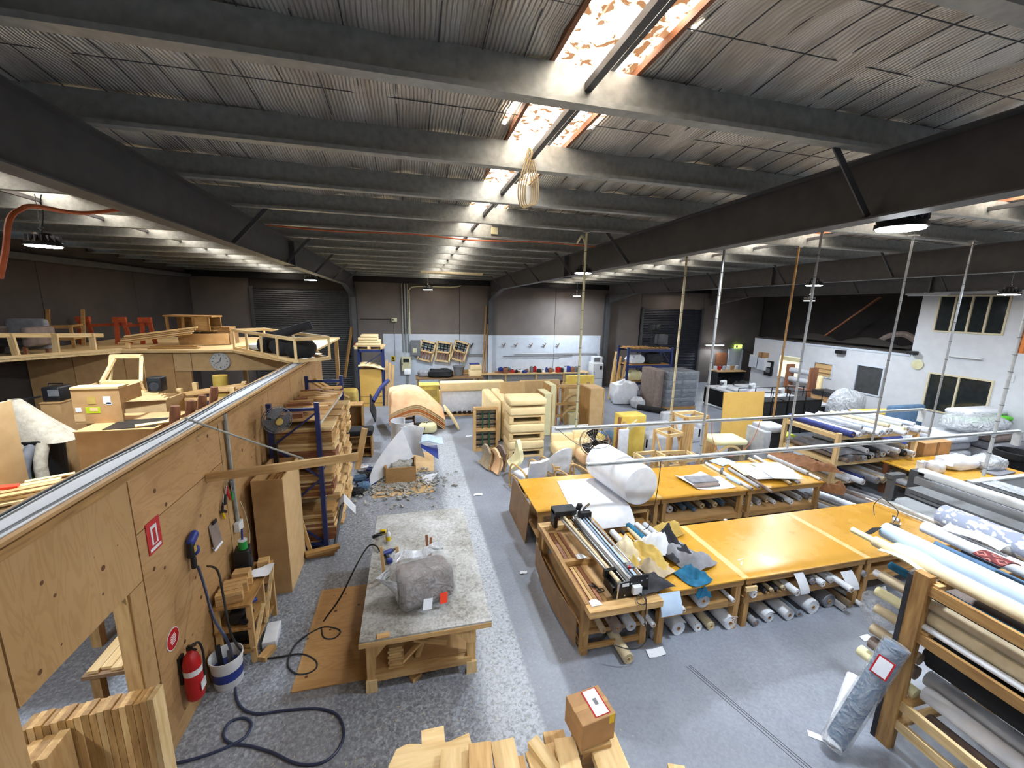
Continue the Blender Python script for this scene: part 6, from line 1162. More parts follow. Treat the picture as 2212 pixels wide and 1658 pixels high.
for nm_,x0,x1,z,r,mt in (('chrome_roller',-.26,-.14,.2,.022,'chrome'),('cream_roller',-.19,-.08,.19,.026,'cream_fabric'),('chrome_roller',-.22,-.11,.15,.02,'chrome'),('rail',-.02,.07,.2,.016,'alu'),('white_roller',.05,.1,.14,.04,'white_plastic'),('white_roller',.15,.2,.13,.05,'pale_blue_sheet'),('rail',.2,.26,.2,.014,'chrome'),('black_rod',-.06,.02,.14,.012,'black_metal'),('black_rod',.12,.15,.2,.01,'black_metal'),('chrome_roller',-.0,.06,.1,.025,'chrome')): MB().cyl((x0,.8,z),(x1,-.84 if x1>-.1 else -.62,z),r,n=14).build(nm_,mt,t,smooth=True)
MB().box((-.1,-.62,.17),(.16,.05,.1),(0,0,0)).build('middle_cap','black_metal',t); MB().box((.13,-.7,.29),(.13,.07,.03),(.3,.3,.2)).build('control_arm','grey_plastic',t); MB().bx(.09,-.75,.28,.12,-.71,.31).build('red_switch','red_paint',t)
hose('machine_cable',[V(2.66,3.88,.86),V(2.68,3.76,.82),V(2.66,3.72,.6),V(2.7,3.7,.4),V(2.6,3.66,.3),V(2.45,3.68,.28),V(2.3,3.75,.3)],.006,'rubber','thin black cord hanging from the roller machine','cable')
hose('machine_cable_loop',[V(2.63,3.87,.84),V(2.58,3.79,.81),V(2.63,3.75,.8),V(2.7,3.78,.81),V(2.7,3.86,.86)],.006,'rubber','small black cord loop at the roller machine socket','cable')
t=thing('scissors','dark scissors lying in the frame table tray','scissors',(2.28,4.22,.71),R(20)); MB().bar((0,-.02,.01),(.01,.12,.01),.018,.006).build('blade','black_metal',t); MB().bar((0,.0,.012),(-.05,.11,.012),.018,.006).build('blade','black_metal',t)
for x in (.02,-.03): MB().tube([V(x+.025*math.cos(k*.785),-.05+.03*math.sin(k*.785),.012) for k in range(8)],.006,6,closed=True).build('finger_ring','black_plastic',t)
for i,(x,y) in enumerate(((2.22,4.75),(2.02,3.86))): MB().sheet(lambda u,v,x=x,y=y:(x+.14*u,y+.09*v,.792+.02*math.sin(4*u)*v),5,3,.002).build('paper_tag','paper',smooth=True,label=['white paper scrap beside the middle rail of the frame table','white paper scrap on the near corner of the frame table'][i],cat='paper')
# rolls and cloth on the left end of the near table
for i,(a,b,r,mt) in enumerate((((1322,1148),(1362,1188),.05,'white_fabric'),((1342,1146),(1385,1184),.022,'black_fabric'),((1358,1140),(1395,1180),.035,'cream_fabric'),((1357,1134),(1405,1170),.05,'teal_fabric'),((1375,1132),(1420,1165),.045,'white_fabric'),((1392,1132),(1430,1160),.045,'light_grey_fabric'))):
    z=TZ+r; roll(fz(*b,z)-V(0,.3,0),fz(*a,z),r,mt,'%s fabric roll on the left end of the near table, %s from the left'%(CN[mt],ORD[i]),'rolls lying on the near table end',.4,ext=.04 if i==3 else 0)
def drape(label,c,w_,d,h,mat,seed,name='draped_cloth',fr=3.,rz=0.,drop=0.,th=.005,n=18):
    rn=random.Random(seed); ph=[rn.uniform(0,6.28) for _ in range(8)]; cs,sn=math.cos(rz),math.sin(rz)
    def f(u,v):
        x=(u-.5)*w_; y=(v-.5)*d; e=min(1,4*min(u,1-u)*1.2)*min(1,4*min(v,1-v)*1.2)
        z=h*(.25+.75*e)*(.55+.25*math.sin(fr*2*u+ph[0]+2*v)+.2*math.sin(fr*2.4*v+ph[1]-2*u)+.12*math.sin(fr*4*(u+.6*v)+ph[2])+.05*math.sin(fr*8*(u-v)+ph[3]))
        z=max(z,.004)
        xx=x+.05*w_*math.sin(3*v+ph[4]); yy=y+.06*d*math.sin(3*u+ph[5])
        if drop and yy<-d*.3: z-=drop*((-yy-d*.3)/(d*.2))
        return (c[0]+cs*xx-sn*yy,c[1]+sn*xx+cs*yy,c[2]+z)
    return MB().sheet(f,n,n,th).build(name,mat,smooth=True,label=label,cat='cloth')
for i,(px,py,w_,d,h,mt,l,rz) in enumerate(((1345,1200,.34,.42,.16,'cream_fabric','cream cloth draped beside the roller machine',.2),(1390,1215,.3,.5,.2,'mustard_fabric','mustard and cream cloth folded over the pile',.5),(1410,1190,.4,.34,.2,'white_fabric','crumpled white cloth on the fabric pile',-.2),(1415,1235,.36,.3,.14,'beige_fabric','beige cloth lying on the front of the fabric pile',.3),(1400,1270,.42,.24,.08,'charcoal_fabric','charcoal cloth under the front of the fabric pile',.1),(1445,1195,.3,.5,.26,'charcoal_fabric','dark folded cloth at the right of the fabric pile',.1),(1478,1205,.42,.5,.17,'grey_fabric','grey cloth with rolled edge on the near table',.25),(1492,1245,.26,.3,.1,'teal_fabric','teal cloth at the front edge of the near table',.3),(1440,1150,.3,.3,.12,'mustard_fabric','mustard cloth behind the dark folded cloth',.4))):
    p=fz(px,py,TZ); drape(l,(p.x,p.y-.02,TZ+.002+.012*i*(i<5)),w_*1.25,d*1.2,h*1.6,mt,i+40,rz=rz,fr=2.6)
drape('teal cloth corner hanging below the near table edge',(3.62,3.9,.6),.2,.06,.2,'teal_fabric',77,'cloth_corner')
t=thing('cloth_cutter','small grey fabric cutting tool on the near cutting table','cutter',fz(1932,1135,TZ),R(30)); MB().soft((0,0,.09),(.12,.1,.1),.03).build('motor','alu',t,smooth=True); MB().lathe([(.045,0),(.045,.01),(0,.01)],(0,-.06,.05),(0,-1,0),16).build('blade_disc','chrome',t); MB().bar((0,0,.12),(.12,.04,.12),.025,.03).build('handle','black_plastic',t); MB().bx(-.07,-.06,0,.07,.06,.015).build('base_plate','black_metal',t); MB().bx(-.03,-.053,.09,.02,-.048,.13).build('red_badge','red_paint',t)
hose('cutter_cable',[fz(1930,1128,.92),fz(1940,1105,1.0),fz(1920,1085,1.2),fz(1905,1075,1.25),fz(1888,1090,.95),fz(1889,1112,.83)],.006,'rubber','thin black cord looping from the fabric cutter','cable')
MB().box(fz(1567,1122,TZ+.002),(.06,.04,.003),(0,0,.3)).build('paper_tag','paper',label='tiny white tag on the far edge of the near table',cat='paper')
for i,(px,py,a) in enumerate(((1600,1208,.1),(1602,1216,.7))): MB().box(fz(px,py,TZ+.002),(.1,.014,.003),(0,0,a)).build('paper_strip','paper',label='small white paper strip on the near table, %s one'%['upper','lower'][i],cat='paper')
# ---------------------------------------------------------------- far table: big roll, sheet, papers
b0=V(3.95,5.98,TZ+.375); b1=V(3.78,7.3,TZ+.375)
t=thing('foam_roll','huge white foam roll lying across the far cutting table','foam roll',(3.87,6.6,TZ)); MB().lathe([(0,.03),(.28,0),(.35,.02),(.37,.08),(.37,1.28),(.35,1.33),(.28,1.345),(0,1.32)],b0,b1-b0,36).build('foam','white_cloth',t,W=True,smooth=True)
MB().sheet(lambda u,v:(2.62+1.15*u+.35*(1-v)*(.6-.6*u),7.25-1.45*v,TZ+.006+.002*math.sin(5*u) - (.25*((v-.78)/.22)**2 if v>.78 else 0)),10,20,.006).build('foam_flap','white_cloth',smooth=True,label='white foam sheet unrolled flat and hanging over the far table front',cat='foam')
def papers(label,px,py,w_,d,rz,mat='paper',th=.004,z=TZ+.003,name='paper_sheet',curl=.0): 
    p=fz(px,py,z); c_,s_=math.cos(rz),math.sin(rz)
    return MB().sheet(lambda u,v:(p.x+c_*(u-.5)*w_-s_*(v-.5)*d,p.y+s_*(u-.5)*w_+c_*(v-.5)*d,z+curl*(abs(2*u-1)**3)),6,4,th).build(name,mat,smooth=True,label=label,cat='paper')
papers('white paper sheet under the folded cloth on the far table',1530,1043,.85,.55,-.1,curl=.03); papers('second white paper sheet on the far table',1505,1036,.7,.5,.12,z=TZ+.01,curl=.05)
MB().soft(fz(1515,1035,TZ+.045),(.6,.3,.05),.02,(0,0,-.1)).build('folded_cloth','grey_fabric',smooth=True,label='folded grey cloth on the white papers',cat='cloth'); MB().soft(fz(1525,1047,TZ+.03),(.6,.14,.04),.02,(0,0,.02)).build('folded_strip','taupe_fabric',smooth=True,label='folded taupe strip in front of the grey cloth',cat='cloth')
for i,(a,b,r,mt) in enumerate((((1625,1055),(1525,1000),.035,'white_fabric'),((1640,1052),(1575,1012),.035,'light_grey_fabric'),((1667,1062),(1585,1008),.03,'taupe_fabric'),((1600,1045),(1570,1030),.03,'pale_blue_sheet'),((1709,1045),(1618,990),.035,'cream_fabric'),((1726,1042),(1630,985),.035,'white_fabric'),((1745,1022),(1660,985),.05,'light_grey_fabric'),((1772,1035),(1720,1010),.03,'white_fabric'))):
    z=TZ+r; roll(fz(*b,z),fz(*a,z),r,mt,'%s roll lying on the right half of the far table, %s from the left'%(CN[mt],ORD[i]),'rolls on the far table',.45)
for i,(px,py,w_,d,rz) in enumerate(((1640,1012,1.1,.7,-.2),(1655,1020,.95,.6,-.1),(1672,1018,.9,.55,-.15),(1668,1008,.7,.5,-.1),(1690,1025,.6,.4,-.25))): papers('pale card pattern sheet in the pile on the far table, %s from the bottom'%ORD[i],px,py,w_,d,rz,'foam_pale' if i==0 else 'cream_plastic' if 0 else 'paper',.004,TZ+.075+.008*i,'pattern_sheet')
papers('white folded paper at the back of the far table',1560,996,.5,.35,.3,'pale_blue_sheet',.01,TZ+.02)
t=thing('tape_gun','small grey tape tool on the far table','tool',fz(1558,1022,TZ),R(40)); MB().soft((0,0,.05),(.16,.06,.08),.02).build('body','grey_plastic',t,smooth=True); MB().lathe([(.05,0),(.05,.04),(0,.04)],(.08,-.02,.06),(0,1,0),14).build('tape_reel','slate_blue_fabric',t,smooth=True)
for i,(px,py,w_,d,h,rz) in enumerate(((1700,990,.7,.5,.14,-.4),(1735,1002,.7,.5,.18,-.5),(1775,1015,.7,.5,.2,-.4))): 
    p=fz(px,py,TZ); drape('brown leather hide draped over the far table end, %s from the left'%ORD[i],(p.x,p.y,TZ+.02),w_,d,h,'tan_leather',60+i,'leather_hide',rz=rz,fr=2.2)
drape('brown leather hide hanging off the right end of the far table',(8.6,6.15,.55),.5,.5,.36,'tan_leather',66,'leather_hide',rz=.4,fr=2)
# rolls and board on the shelf of the far table, seen through the gap
rollset([(1447,1100,.075,'white_fabric'),(1459,1101,.045,'charcoal_fabric'),(1478,1097,.055,'slate_blue_fabric'),(1500,1100,.05,'slate_blue_fabric'),(1517,1092,.06,'cream_fabric'),(1534,1093,.05,'charcoal_fabric'),(1545,1090,.06,'cream_fabric'),(1562,1088,.055,'slate_blue_fabric')],7.4,'on the far table shelf','rolls on the far table shelf',.275)
rollset([(1590,1090,.045,'beige_fabric'),(1605,1086,.05,'light_grey_fabric'),(1622,1088,.05,'white_fabric'),(1640,1085,.06,'light_grey_fabric',.8),(1657,1080,.05,'cream_fabric'),(1672,1084,.045,'white_fabric'),(1690,1080,.045,'charcoal_fabric'),(1708,1084,.055,'white_fabric',.7),(1728,1076,.06,'light_grey_fabric'),(1745,1074,.05,'grey_fabric')],7.4,'on the right shelf of the far table','rolls on the far table right shelf',.275)
t=thing('shelf_tray','open timber tray with folded grey cloth below the white foam sheet','tray',(3.6,6.56,.272)); MB().bx(-.7,-.3,.0,.7,.3,.03).build('base','oldpine_x',t); MB().bx(-.72,-.32,0,-.68,.3,.26).build('end','pine_z',t); MB().bx(.68,-.32,0,.72,.3,.26).build('end','pine_z',t); MB().bx(-.7,-.32,.22,.7,-.28,.27).build('front_rail','pine_x',t)
MB().sheet(lambda u,v:(3.0+1.2*u,6.27+.4*v,.56+.03*math.sin(4*u)-.05*(1-v)),8,4,.02).build('grey_folded_cloth','beige_fabric',smooth=True,label='folded beige cloth in the tray under the far table',cat='cloth')
for i,(px,py) in enumerate(((1330,1110),(1411,1108))): MB().box((3.25+.7*i,6.33,.6),(.09,.06,.004)).build('yellow_tag','yellow_plastic',label='small yellow tag on the cloth tray, %s one'%['left','right'][i],cat='tag')
# ---------------------------------------------------------------- hanging rails and poles
def pole(label,x,y,z0,z1,r=.017,mat='alu',clips=True):
    t=thing('hanging_pole',label,'pole',(x,y,z0),0,'poles hanging from the roof'); MB().cyl((0,0,0),(0,0,z1-z0),r,n=8).build('tube',mat,t,smooth=True)
    b=MB(); k=.15
    while k<z1-z0: b.cyl((0,0,k),(0,0,k+.012),r*1.25,n=8); k+=.33
    b.build('cable_ties','grey_plastic',t,kind='stuff'); MB().tube([V(.02+.004*math.sin(i),0,i*(z1-z0)/12) for i in range(13)],.006,5).build('cable','cord_cream',t); MB().bx(-.05,-.05,z1-z0-.02,.05,.05,z1-z0).build('roof_plate','steel_galv',t)
YF,YN,ZF,ZN=6.75,5.2,2.06,2.0
t=thing('cable_rail','long aluminium rail hung above the far table','rail',(7.2,YF,ZF)); MB().bx(-4.65,-.03,-.025,4.65,.03,.025).build('channel','alu_white',t); MB().bx(-4.65,-.034,-.006,4.65,-.03,.006).build('slot','grey_plastic',t); MB().bx(4.6,-.06,-.3,4.66,.06,0).build('end_bracket','alu_white',t)
t=thing('cable_rail','long aluminium rail hung above the near table, closest to the camera','rail',(7.2,YN,ZN)); MB().bx(-4.72,-.03,-.025,4.8,.03,.025).build('channel','alu_white',t); MB().bx(-4.72,-.034,-.006,4.8,-.03,.006).build('slot','grey_plastic',t); MB().bx(4.74,-.06,-.3,4.8,.06,0).build('end_bracket','alu_white',t)
for i,(x,l,mt) in enumerate(((2.95,'conduit pole hanging at the left end of the far rail','cream_plastic'),(4.95,'second pole hanging on the far rail, brownish one','cord_cream'),(7.45,'third pole hanging on the far rail, thin orange brown one','oldpine_z'))): pole(l,x,YF,ZF+.02,zb(YF)-.02,.02,mt)
for i,x in enumerate((4.42,6.13,8.02,9.42)): pole('aluminium pole hanging on the near rail, %s from the left'%ORD[i],x,YN,ZN+.02,zb(YN)-.02)
pole('thick white pole with orange cable at the right edge of the near rail',11.25,YN,1.1,zb(YN)-.02,.03,'alu_white')
hose('orange_loop',[V(11.3,5.12,4.0),V(11.45,5.1,4.25),V(11.4,5.1,4.4),V(11.3,5.12,4.2),V(11.28,5.12,3.6)],.06,'foam_orange','orange padded cable loop at the right edge','cable')
hose('conduit_elbow',[V(2.95,YF,5.3),V(3.0,YF+.3,5.5),V(3.3,8.0,5.52)],.02,'cream_plastic','cream conduit elbow at the top of the first hanging pole','conduit')
hose('dropper_cable',[V(3.7,YN-.03,1.98),V(3.68,YN-.05,1.6),V(3.62,YN-.08,1.2),V(3.55,YN-.1,.95),V(3.5,YN-.05,.86)],.006,'rubber','thin cord dropping from the near rail in front of the big roll','cable')
hose('looped_cable',[V(2.6,YF-.04,2.05),V(3.0,YF-.05,1.75),V(3.4,YF-.06,1.65),V(3.68,YF-.06,1.75),V(3.6,YF-.06,2.02)],.006,'grey_plastic','thin grey cord looping from the far rail onto the big roll','cable')
hose('orange_swag',[V(5.9,YF-.03,2.04),V(5.95,YF-.05,1.7),V(6.2,YF-.05,1.35),V(6.6,YF-.05,1.3),V(6.95,YF-.05,1.6),V(7.1,YF-.03,2.04)],.006,'orange_hose','thin orange lead swagging below the far rail','cable')
# ---------------------------------------------------------------- roll rack in the right foreground
t=thing('front_roll_rack','tall timber roll rack in the right foreground','rack',(5.3,1.6,0)); XA,XB=4.6,6.1
for y in (2.33,.3):
    for x in (XA,XB): MB().bx(x-.045,y-.06,0,x+.045,y+.06,1.93).build('post','oldpine_z',t,W=True)
MB().bx(XA-.05,2.39,0,XA+.03,2.43,1.88).build('dark_strip','charcoal_fabric',t,W=True)
for z in (1.8,1.3,.52,.3): 
    for x in (XA,XB): MB().bx(x-.02,.2,z-.05,x+.02,2.3,z+.05).build('side_rail','oldpine_y' if z>1 else 'palewood_y',t,W=True)
    for y in (.35,1.3,2.25): MB().bx(XA,y-.035,z+.02,XB,y+.035,z+.07).build('bearer','pine_x',t,W=True)
RG='rolls on the front roll rack'
def rr(x,z,r,yf,yn,mt,l,core=.35,ext=0.,dx=0.,cm='cardboard',sq=1.): return roll((x+dx,yn,z+.008),(x,yf,z+.008),r,mt,l,RG,core,cm,ext=ext,squash=sq)
ZT=1.87
rr(4.72,ZT+.05,.055,2.85,.1,'cream_fabric','beige roll with a pale bare core on the left of the rack top',.6,.22,.05,'foam_pale')
rr(4.95,ZT+.11,.085,2.92,.1,'pale_blue_sheet','thick pale blue roll on the rack top',.3,0,.0)
rr(4.86,ZT+.04,.04,2.4,.1,'white_fabric','thin white roll between the beige and pale blue ones')
rr(5.12,ZT+.06,.06,2.3,.1,'black_fabric','black roll with white core on the rack top',.5,.0,.0,'white_plastic')
rr(5.4,ZT+.13,.055,2.85,.1,'white_fabric','white tube roll on the rack top behind the pale blue one')
rr(5.36,ZT+.03,.03,2.7,.1,'slate_blue_fabric','thin blue roll under the white tube roll')
rr(5.62,ZT+.06,.06,2.95,.1,'white_fabric','twisted white roll on the rack top',.4)
rr(5.95,ZT+.13,.13,3.0,.1,'leaf_print','thick roll of leaf patterned fabric on the rack top',.25)
rr(5.7,ZT+.17,.045,2.0,.1,'white_cloth','white roll lying above the twisted white one')
p=fz(2152,1202,2.14); MB().sheet(lambda u,v:(p.x-.12+.26*u,p.y-.1+.2*v,2.13+.03*math.sin(3*u)-.03*u),8,6,.012).build('kilim_patch','kilim',smooth=True,label='red diamond patterned fabric piece on the white rolls',cat='fabric')
MB().sheet(lambda u,v:(4.8,2.86+.12*v,1.95+.1*u-.02*v) if 0 else (4.74+.12*u,2.9+.08*v,1.98+.06*u-.05*v),4,4,.006).build('black_flap','black_fabric',smooth=True,label='black fabric flap at the far end of the pale blue roll',cat='fabric')
MB().sheet(lambda u,v:(5.5+.2*u,2.3+.45*v,2.06+.04*math.sin(PI*u)+.02*math.sin(5*v)),8,8,.01).build('white_drape','white_cloth',smooth=True,label='white fabric draped over the rolls on the rack top',cat='fabric')
MB().sheet(lambda u,v:(4.62+.3*u,2.35+.4*v,1.96+.04*math.sin(PI*v)-.06*(1-u)),6,6,.006).build('cream_flap','foam_pale',smooth=True,label='cream fabric flap over the rack corner post',cat='fabric')
for x,z,r,yf,mt,l in ((4.74,1.47,.085,2.35,'cream_fabric','creased cream satin roll on the rack middle level'),(4.98,1.52,.1,2.6,'charcoal_fabric','charcoal roll on the rack middle level'),(4.68,1.62,.05,2.7,'beige_fabric','beige roll high on the rack middle level'),(5.25,1.5,.1,2.75,'taupe_fabric','taupe roll on the rack middle level'),(4.64,1.4,.03,2.4,'white_fabric','thin white roll at the front of the rack middle level'),(4.86,1.68,.04,2.75,'teal_fabric','teal roll under the rack top'),(5.6,1.55,.11,2.7,'black_fabric','black roll at the back of the rack middle level')): rr(x,z,r,yf,.1,mt,l,.35)
for x,z,r,yf,mt,l in ((4.85,1.05,.13,2.25,'black_fabric','thick black roll on the rack lower level'),(5.2,1.1,.14,2.6,'charcoal_fabric','thick charcoal roll on the rack lower level'),(4.75,.7,.075,2.2,'white_cloth','white tube roll on the rack lower level'),(4.95,.72,.08,2.3,'light_grey_fabric','light grey roll behind the white tube on the lower level'),(4.98,.9,.05,2.25,'grey_fabric','grey roll above the white tube on the lower level'),(4.78,.44,.06,2.15,'taupe_fabric','taupe folded roll on the rack bottom level'),(5.3,.75,.12,2.5,'black_fabric','black roll at the back of the lower level'),(5.1,.46,.08,2.3,'grey_fabric','dark grey roll on the rack bottom level')): rr(x,z,r,yf,.1,mt,l,.35)
# fabric ends poking out behind the rack
for i,(px,py,z,r,mt,L) in enumerate(((1890,1235,1.75,.035,'white_fabric',.5),(1895,1275,1.45,.05,'foam_pale',.5),(1893,1312,1.3,.05,'cream_fabric',.45),(1885,1355,1.0,.06,'beige_fabric',.4),(1882,1385,.8,.07,'taupe_fabric',.4))):
    q=fx(px,py,4.75); roll((q.x+.02,2.3,q.z),(q.x,q.y,q.z),r,mt,'%s roll end sticking out past the rack post, %s from the top'%(CN[mt],ORD[i]),'roll ends past the rack post',.4)
q=fx(1925,1310,4.9); MB().blob((4.9,2.75,1.15),(.35,.3,.4),.2,16,12,1,12,4).build('clear_wrap','film_clear',smooth=True,label='crinkled clear wrap around the roll ends behind the rack post',cat='plastic')
a=fz(1800,1610,.06); b=fx(1935,1395,4.42)
t=thing('wrapped_blue_roll','blue roll in clear plastic leaning against the front rack','fabric roll',a); MB().cyl(a+V(0,0,.04),b,.085,.09,18).build('fabric','slate_blue_fabric',t,W=True,smooth=True); MB().cyl(a+V(-.01,0,.02),b+V(.01,0,.02),.11,.105,18).build('plastic_sleeve','film_clear',t,W=True,smooth=True)
d=(b-a).normalized(); c=a.lerp(b,.82); s_=V(-1,-.35,.2).normalized(); 
n_=(V(0,0,CZ)-c).normalized(); n_=(n_-d*n_.dot(d)).normalized(); m3=Matrix((d.cross(n_),d,n_)).transposed(); le=MB().box(c+n_*.112,(.13,.19,.003),m3).build('red_label_edge','red_paint',t,W=True); MB().box(c+n_*.114,(.105,.165,.003),m3).build('label_card','paper',le,W=True)
roll(V(4.5,2.62,.5),fz(1806,1632,.09)+V(.05,.08,0),.08,'white_cloth','white tube leaning low behind the wrapped blue roll',None,.4)
roll(V(4.74,2.25,fx(1857,1402,4.72).z-.03),fx(1857,1402,4.72),.06,'foam_pale','pale tube end sticking out beside the wrapped blue roll',None,.4)
MB().box(fz(1765,1590,.004),(.16,.07,.004),(0,0,-.7)).build('paper_tag','paper',label='pale tag on the floor at the lower end of the wrapped roll',cat='paper')
# ---------------------------------------------------------------- cutting machine right of the near table
t=thing('plotter_machine','long white and grey cutting machine beyond the near table','machine',(9.9,4.0,0)); 
MB().bx(-1.25,-2.2,.7,1.1,1.25,.8).build('bed','vinyl_grey',t); MB().bx(-1.33,-2.2,.74,-1.22,1.25,.84).build('edge_rail','alu_white',t); MB().bx(-.6,-2.2,.8,-.42,1.3,.83).build('dark_track','black_plastic',t); MB().bx(-.4,-2.2,.8,-.0,1.4,.9).build('grey_track','grey_plastic',t)
MB().soft((.3,-.3,1.08),(.2,3.9,.17),.05).build('gantry_beam','white_plastic',t,smooth=True); MB().bx(.12,-2.2,.86,.2,1.6,1.0).build('gantry_skirt','alu',t); MB().bx(.2,1.5,.0,.42,1.75,1.1).build('end_post','steel_dark',t); MB().bx(.36,-2.2,.86,1.1,1.5,.92).build('rear_deck','light_grey_fabric',t)
for x in (-1.1,.95):
    for y in (-2.0,1.1): MB().bx(x-.05,y-.05,0,x+.05,y+.05,.7).build('leg','steel_dark',t)
t=thing('machine_post','dark grey upright post with hanging cables at the table end','post',fz(1915,1085,.78)-V(0,0,.78)); MB().bx(-.045,-.045,0,.045,.045,1.32).build('column','steel_dark',t)
for k in range(5): MB().tube([V(.08+.02*k,0,1.2-.05*k),V(.12+.03*k,-.02,.95),V(.1+.02*k,0,.8)],.005,5,3).build('cable','rubber',t)
MB().bx(-.1,-.06,1.28,.25,.06,1.36).build('cross_arm','steel_dark',t)
MB().cyl(fz(1870,1075,.85),fz(2005,1128,.82),.012).build('white_rod','white_plastic',label='thin white rod lying across the far corner of the near table',cat='rod')
t=thing('dark_table','low dark grey topped table behind the cutting machine','table',(12.4,4.6,0)); MB().bx(-.9,-1.3,.74,1.6,.85,.8).build('top','steel_dark',t); MB().bx(-.95,.8,.74,1.6,.92,.84).build('white_edge','alu_white',t)
for x in (-.8,1.5):
    for y in (-1.2,.75): MB().bx(x-.04,y-.04,0,x+.04,y+.04,.74).build('leg','steel_dark',t)
drape('crumpled clear film along the dark table',(11.9,4.7,.8),.5,1.6,.08,'film_bag',91,'plastic_film')
# ---------------------------------------------------------------- timber rack of rolls behind the far table
t=thing('roll_rack','three level pine rack of fabric rolls behind the far table','rack',(10.9,7.6,0)); xs=(9.65,12.15); ys=(6.95,8.35)
for x in xs:
    for y in ys: MB().bx(x-.045,y-.045,0,x+.045,y+.045,1.52).build('post','palewood_z',t,W=True)
for z in (1.42,.78,.3):
    for y in ys: MB().bx(xs[0],y-.025,z-.06,xs[1],y+.025,z+.04).build('long_rail','palewood_x',t,W=True)
    for x in xs: MB().bx(x-.025,ys[0],z-.06,x+.025,ys[1],z+.04).build('end_rail','palewood_y',t,W=True)
    MB().bx(xs[0]+.02,ys[0]+.02,z-.02,xs[1]-.02,ys[1]-.02,z).build('shelf','mdf_pale',t,W=True)
mts=['navy_fabric','white_fabric','white_cloth','light_grey_fabric','white_fabric','pale_blue_sheet','white_fabric','light_grey_fabric','white_cloth','foam_pale','white_fabric','light_grey_fabric','white_fabric']
rn=random.Random(3)
for i in range(13):
    x=9.8+.18*i; r=.075 if i==0 else rn.uniform(.045,.08); roll((x-.05,8.35,1.47+r),(x+rn.uniform(-.05,.05),6.75+rn.uniform(-.15,.1),1.47+r),r,mts[i],'%s roll on the top level of the pine rack, %s from the left'%(CN[mts[i]],ORD[i]),'rolls on the pine rack top',.35)
for i in range(5): 
    r=.05; x=10.1+.42*i; mt=['light_grey_fabric','white_fabric','cream_fabric','light_grey_fabric','white_fabric'][i]; roll((x,8.2,1.59+r),(x+.15,6.9,1.59+r),r,mt,'%s roll lying above the pine rack top row, %s from the left'%(CN[mt],ORD[i]),'upper rolls on the pine rack',.35)
for i in range(12):
    x=9.85+.19*i; r=rn.uniform(.05,.085); mt=['taupe_fabric','grey_fabric','taupe_fabric','light_grey_fabric','black_fabric','white_fabric','grey_fabric','white_fabric','taupe_fabric','light_grey_fabric','charcoal_fabric','white_fabric'][i]; roll((x,8.3,.83+r),(x,6.85+rn.uniform(-.1,.1),.83+r),r,mt,'%s roll on the middle level of the pine rack, %s from the left'%(CN[mt],ORD[i]),'rolls on the pine rack middle',.35)
for i in range(6):
    x=10.5+.26*i; r=.06; mt=['white_fabric','charcoal_fabric','light_grey_fabric','white_fabric','grey_fabric','cream_fabric'][i]; roll((x,8.2,1.0+r),(x,6.8+rn.uniform(-.1,.1),1.0+r),r,mt,'%s roll heaped on the middle level rolls, %s from the left'%(CN[mt],ORD[i]),'heaped rolls on the pine rack',.35)
for i in range(11):
    x=9.85+.2*i; r=rn.uniform(.055,.09); mt=['light_grey_fabric','white_fabric','navy_fabric','grey_fabric','beige_fabric','light_grey_fabric','taupe_fabric','white_fabric','grey_fabric','cream_fabric','charcoal_fabric'][i]; roll((x,8.2,.35+r),(x+.1,6.7+rn.uniform(-.15,.1),.35+r),r,mt,'%s roll on the bottom level of the pine rack, %s from the left'%(CN[mt],ORD[i]),'rolls on the pine rack bottom',.35)
for i in range(9):
    x=8.75+.22*i; r=rn.uniform(.05,.08); mt=['light_grey_fabric','beige_fabric','grey_fabric','white_fabric','charcoal_fabric','grey_fabric','taupe_fabric','light_grey_fabric','grey_fabric'][i]; y=6.3-.05*(i%3); roll((x-.2,7.0,r+.002),(x+.1,y-.35,r+.002),r,mt,'%s floor roll between far table and pine rack, %s from the left'%(CN[mt],ORD[i]),'rolls on the floor by the pine rack',.35)
drape('grey plastic draped over the left of the pine rack middle level',(10.1,7.3,.98),.8,.9,.14,'grey_fabric',95,'plastic_cover')
# ---------------------------------------------------------------- orange packing table, bin and foam pile at far right
t=thing('packing_table','small orange topped table with white bags at the right','table',(12.6,6.1,0)); MB().bx(-1.6,-.5,.755,1.0,.75,.785).build('top','orange_laminate',t); MB().bx(-1.6,-.5,.68,1.0,-.46,.755).build('front_rail','redwood_x',t)
for x in (-1.5,.9):
    for y in (-.42,.68): MB().bx(x-.05,y-.05,0,x+.05,y+.05,.755).build('leg','redwood_z',t)
MB().bx(-1.5,-.4,.3,.9,.65,.33).build('shelf','mdf',t)
for i,(x,y,w_,d,h,mt) in enumerate(((12.35,6.2,1.0,.5,.3,'white_cloth'),(13.0,6.0,.7,.5,.34,'film_bag'),(11.5,6.1,.3,.3,.26,'white_cloth'))): MB().blob((x,y,.785+h*.42),(w_,d,h),.14,20,10,.84,i+50,4).build('white_bag',mt,smooth=True,label='white plastic bag on the packing table, %s from the left'%ORD[(1,2,0)[i]],cat='bag',group='white bags on the packing table')
for k in range(2): MB().lathe([(.0,0),(.06,0),(.06,.2),(0,.2)],(11.25+.14*k,6.25,.785),n=14).build('paper_towel_roll','white_cloth',smooth=True,label='white paper roll standing on the packing table, %s one'%['left','right'][k],cat='paper roll')
MB().soft((12.9,5.75,.81),(.7,.3,.04),.01,(0,0,.1)).build('grey_pad','grey_fabric',smooth=True,label='flat grey pad at the front of the packing table',cat='pad')
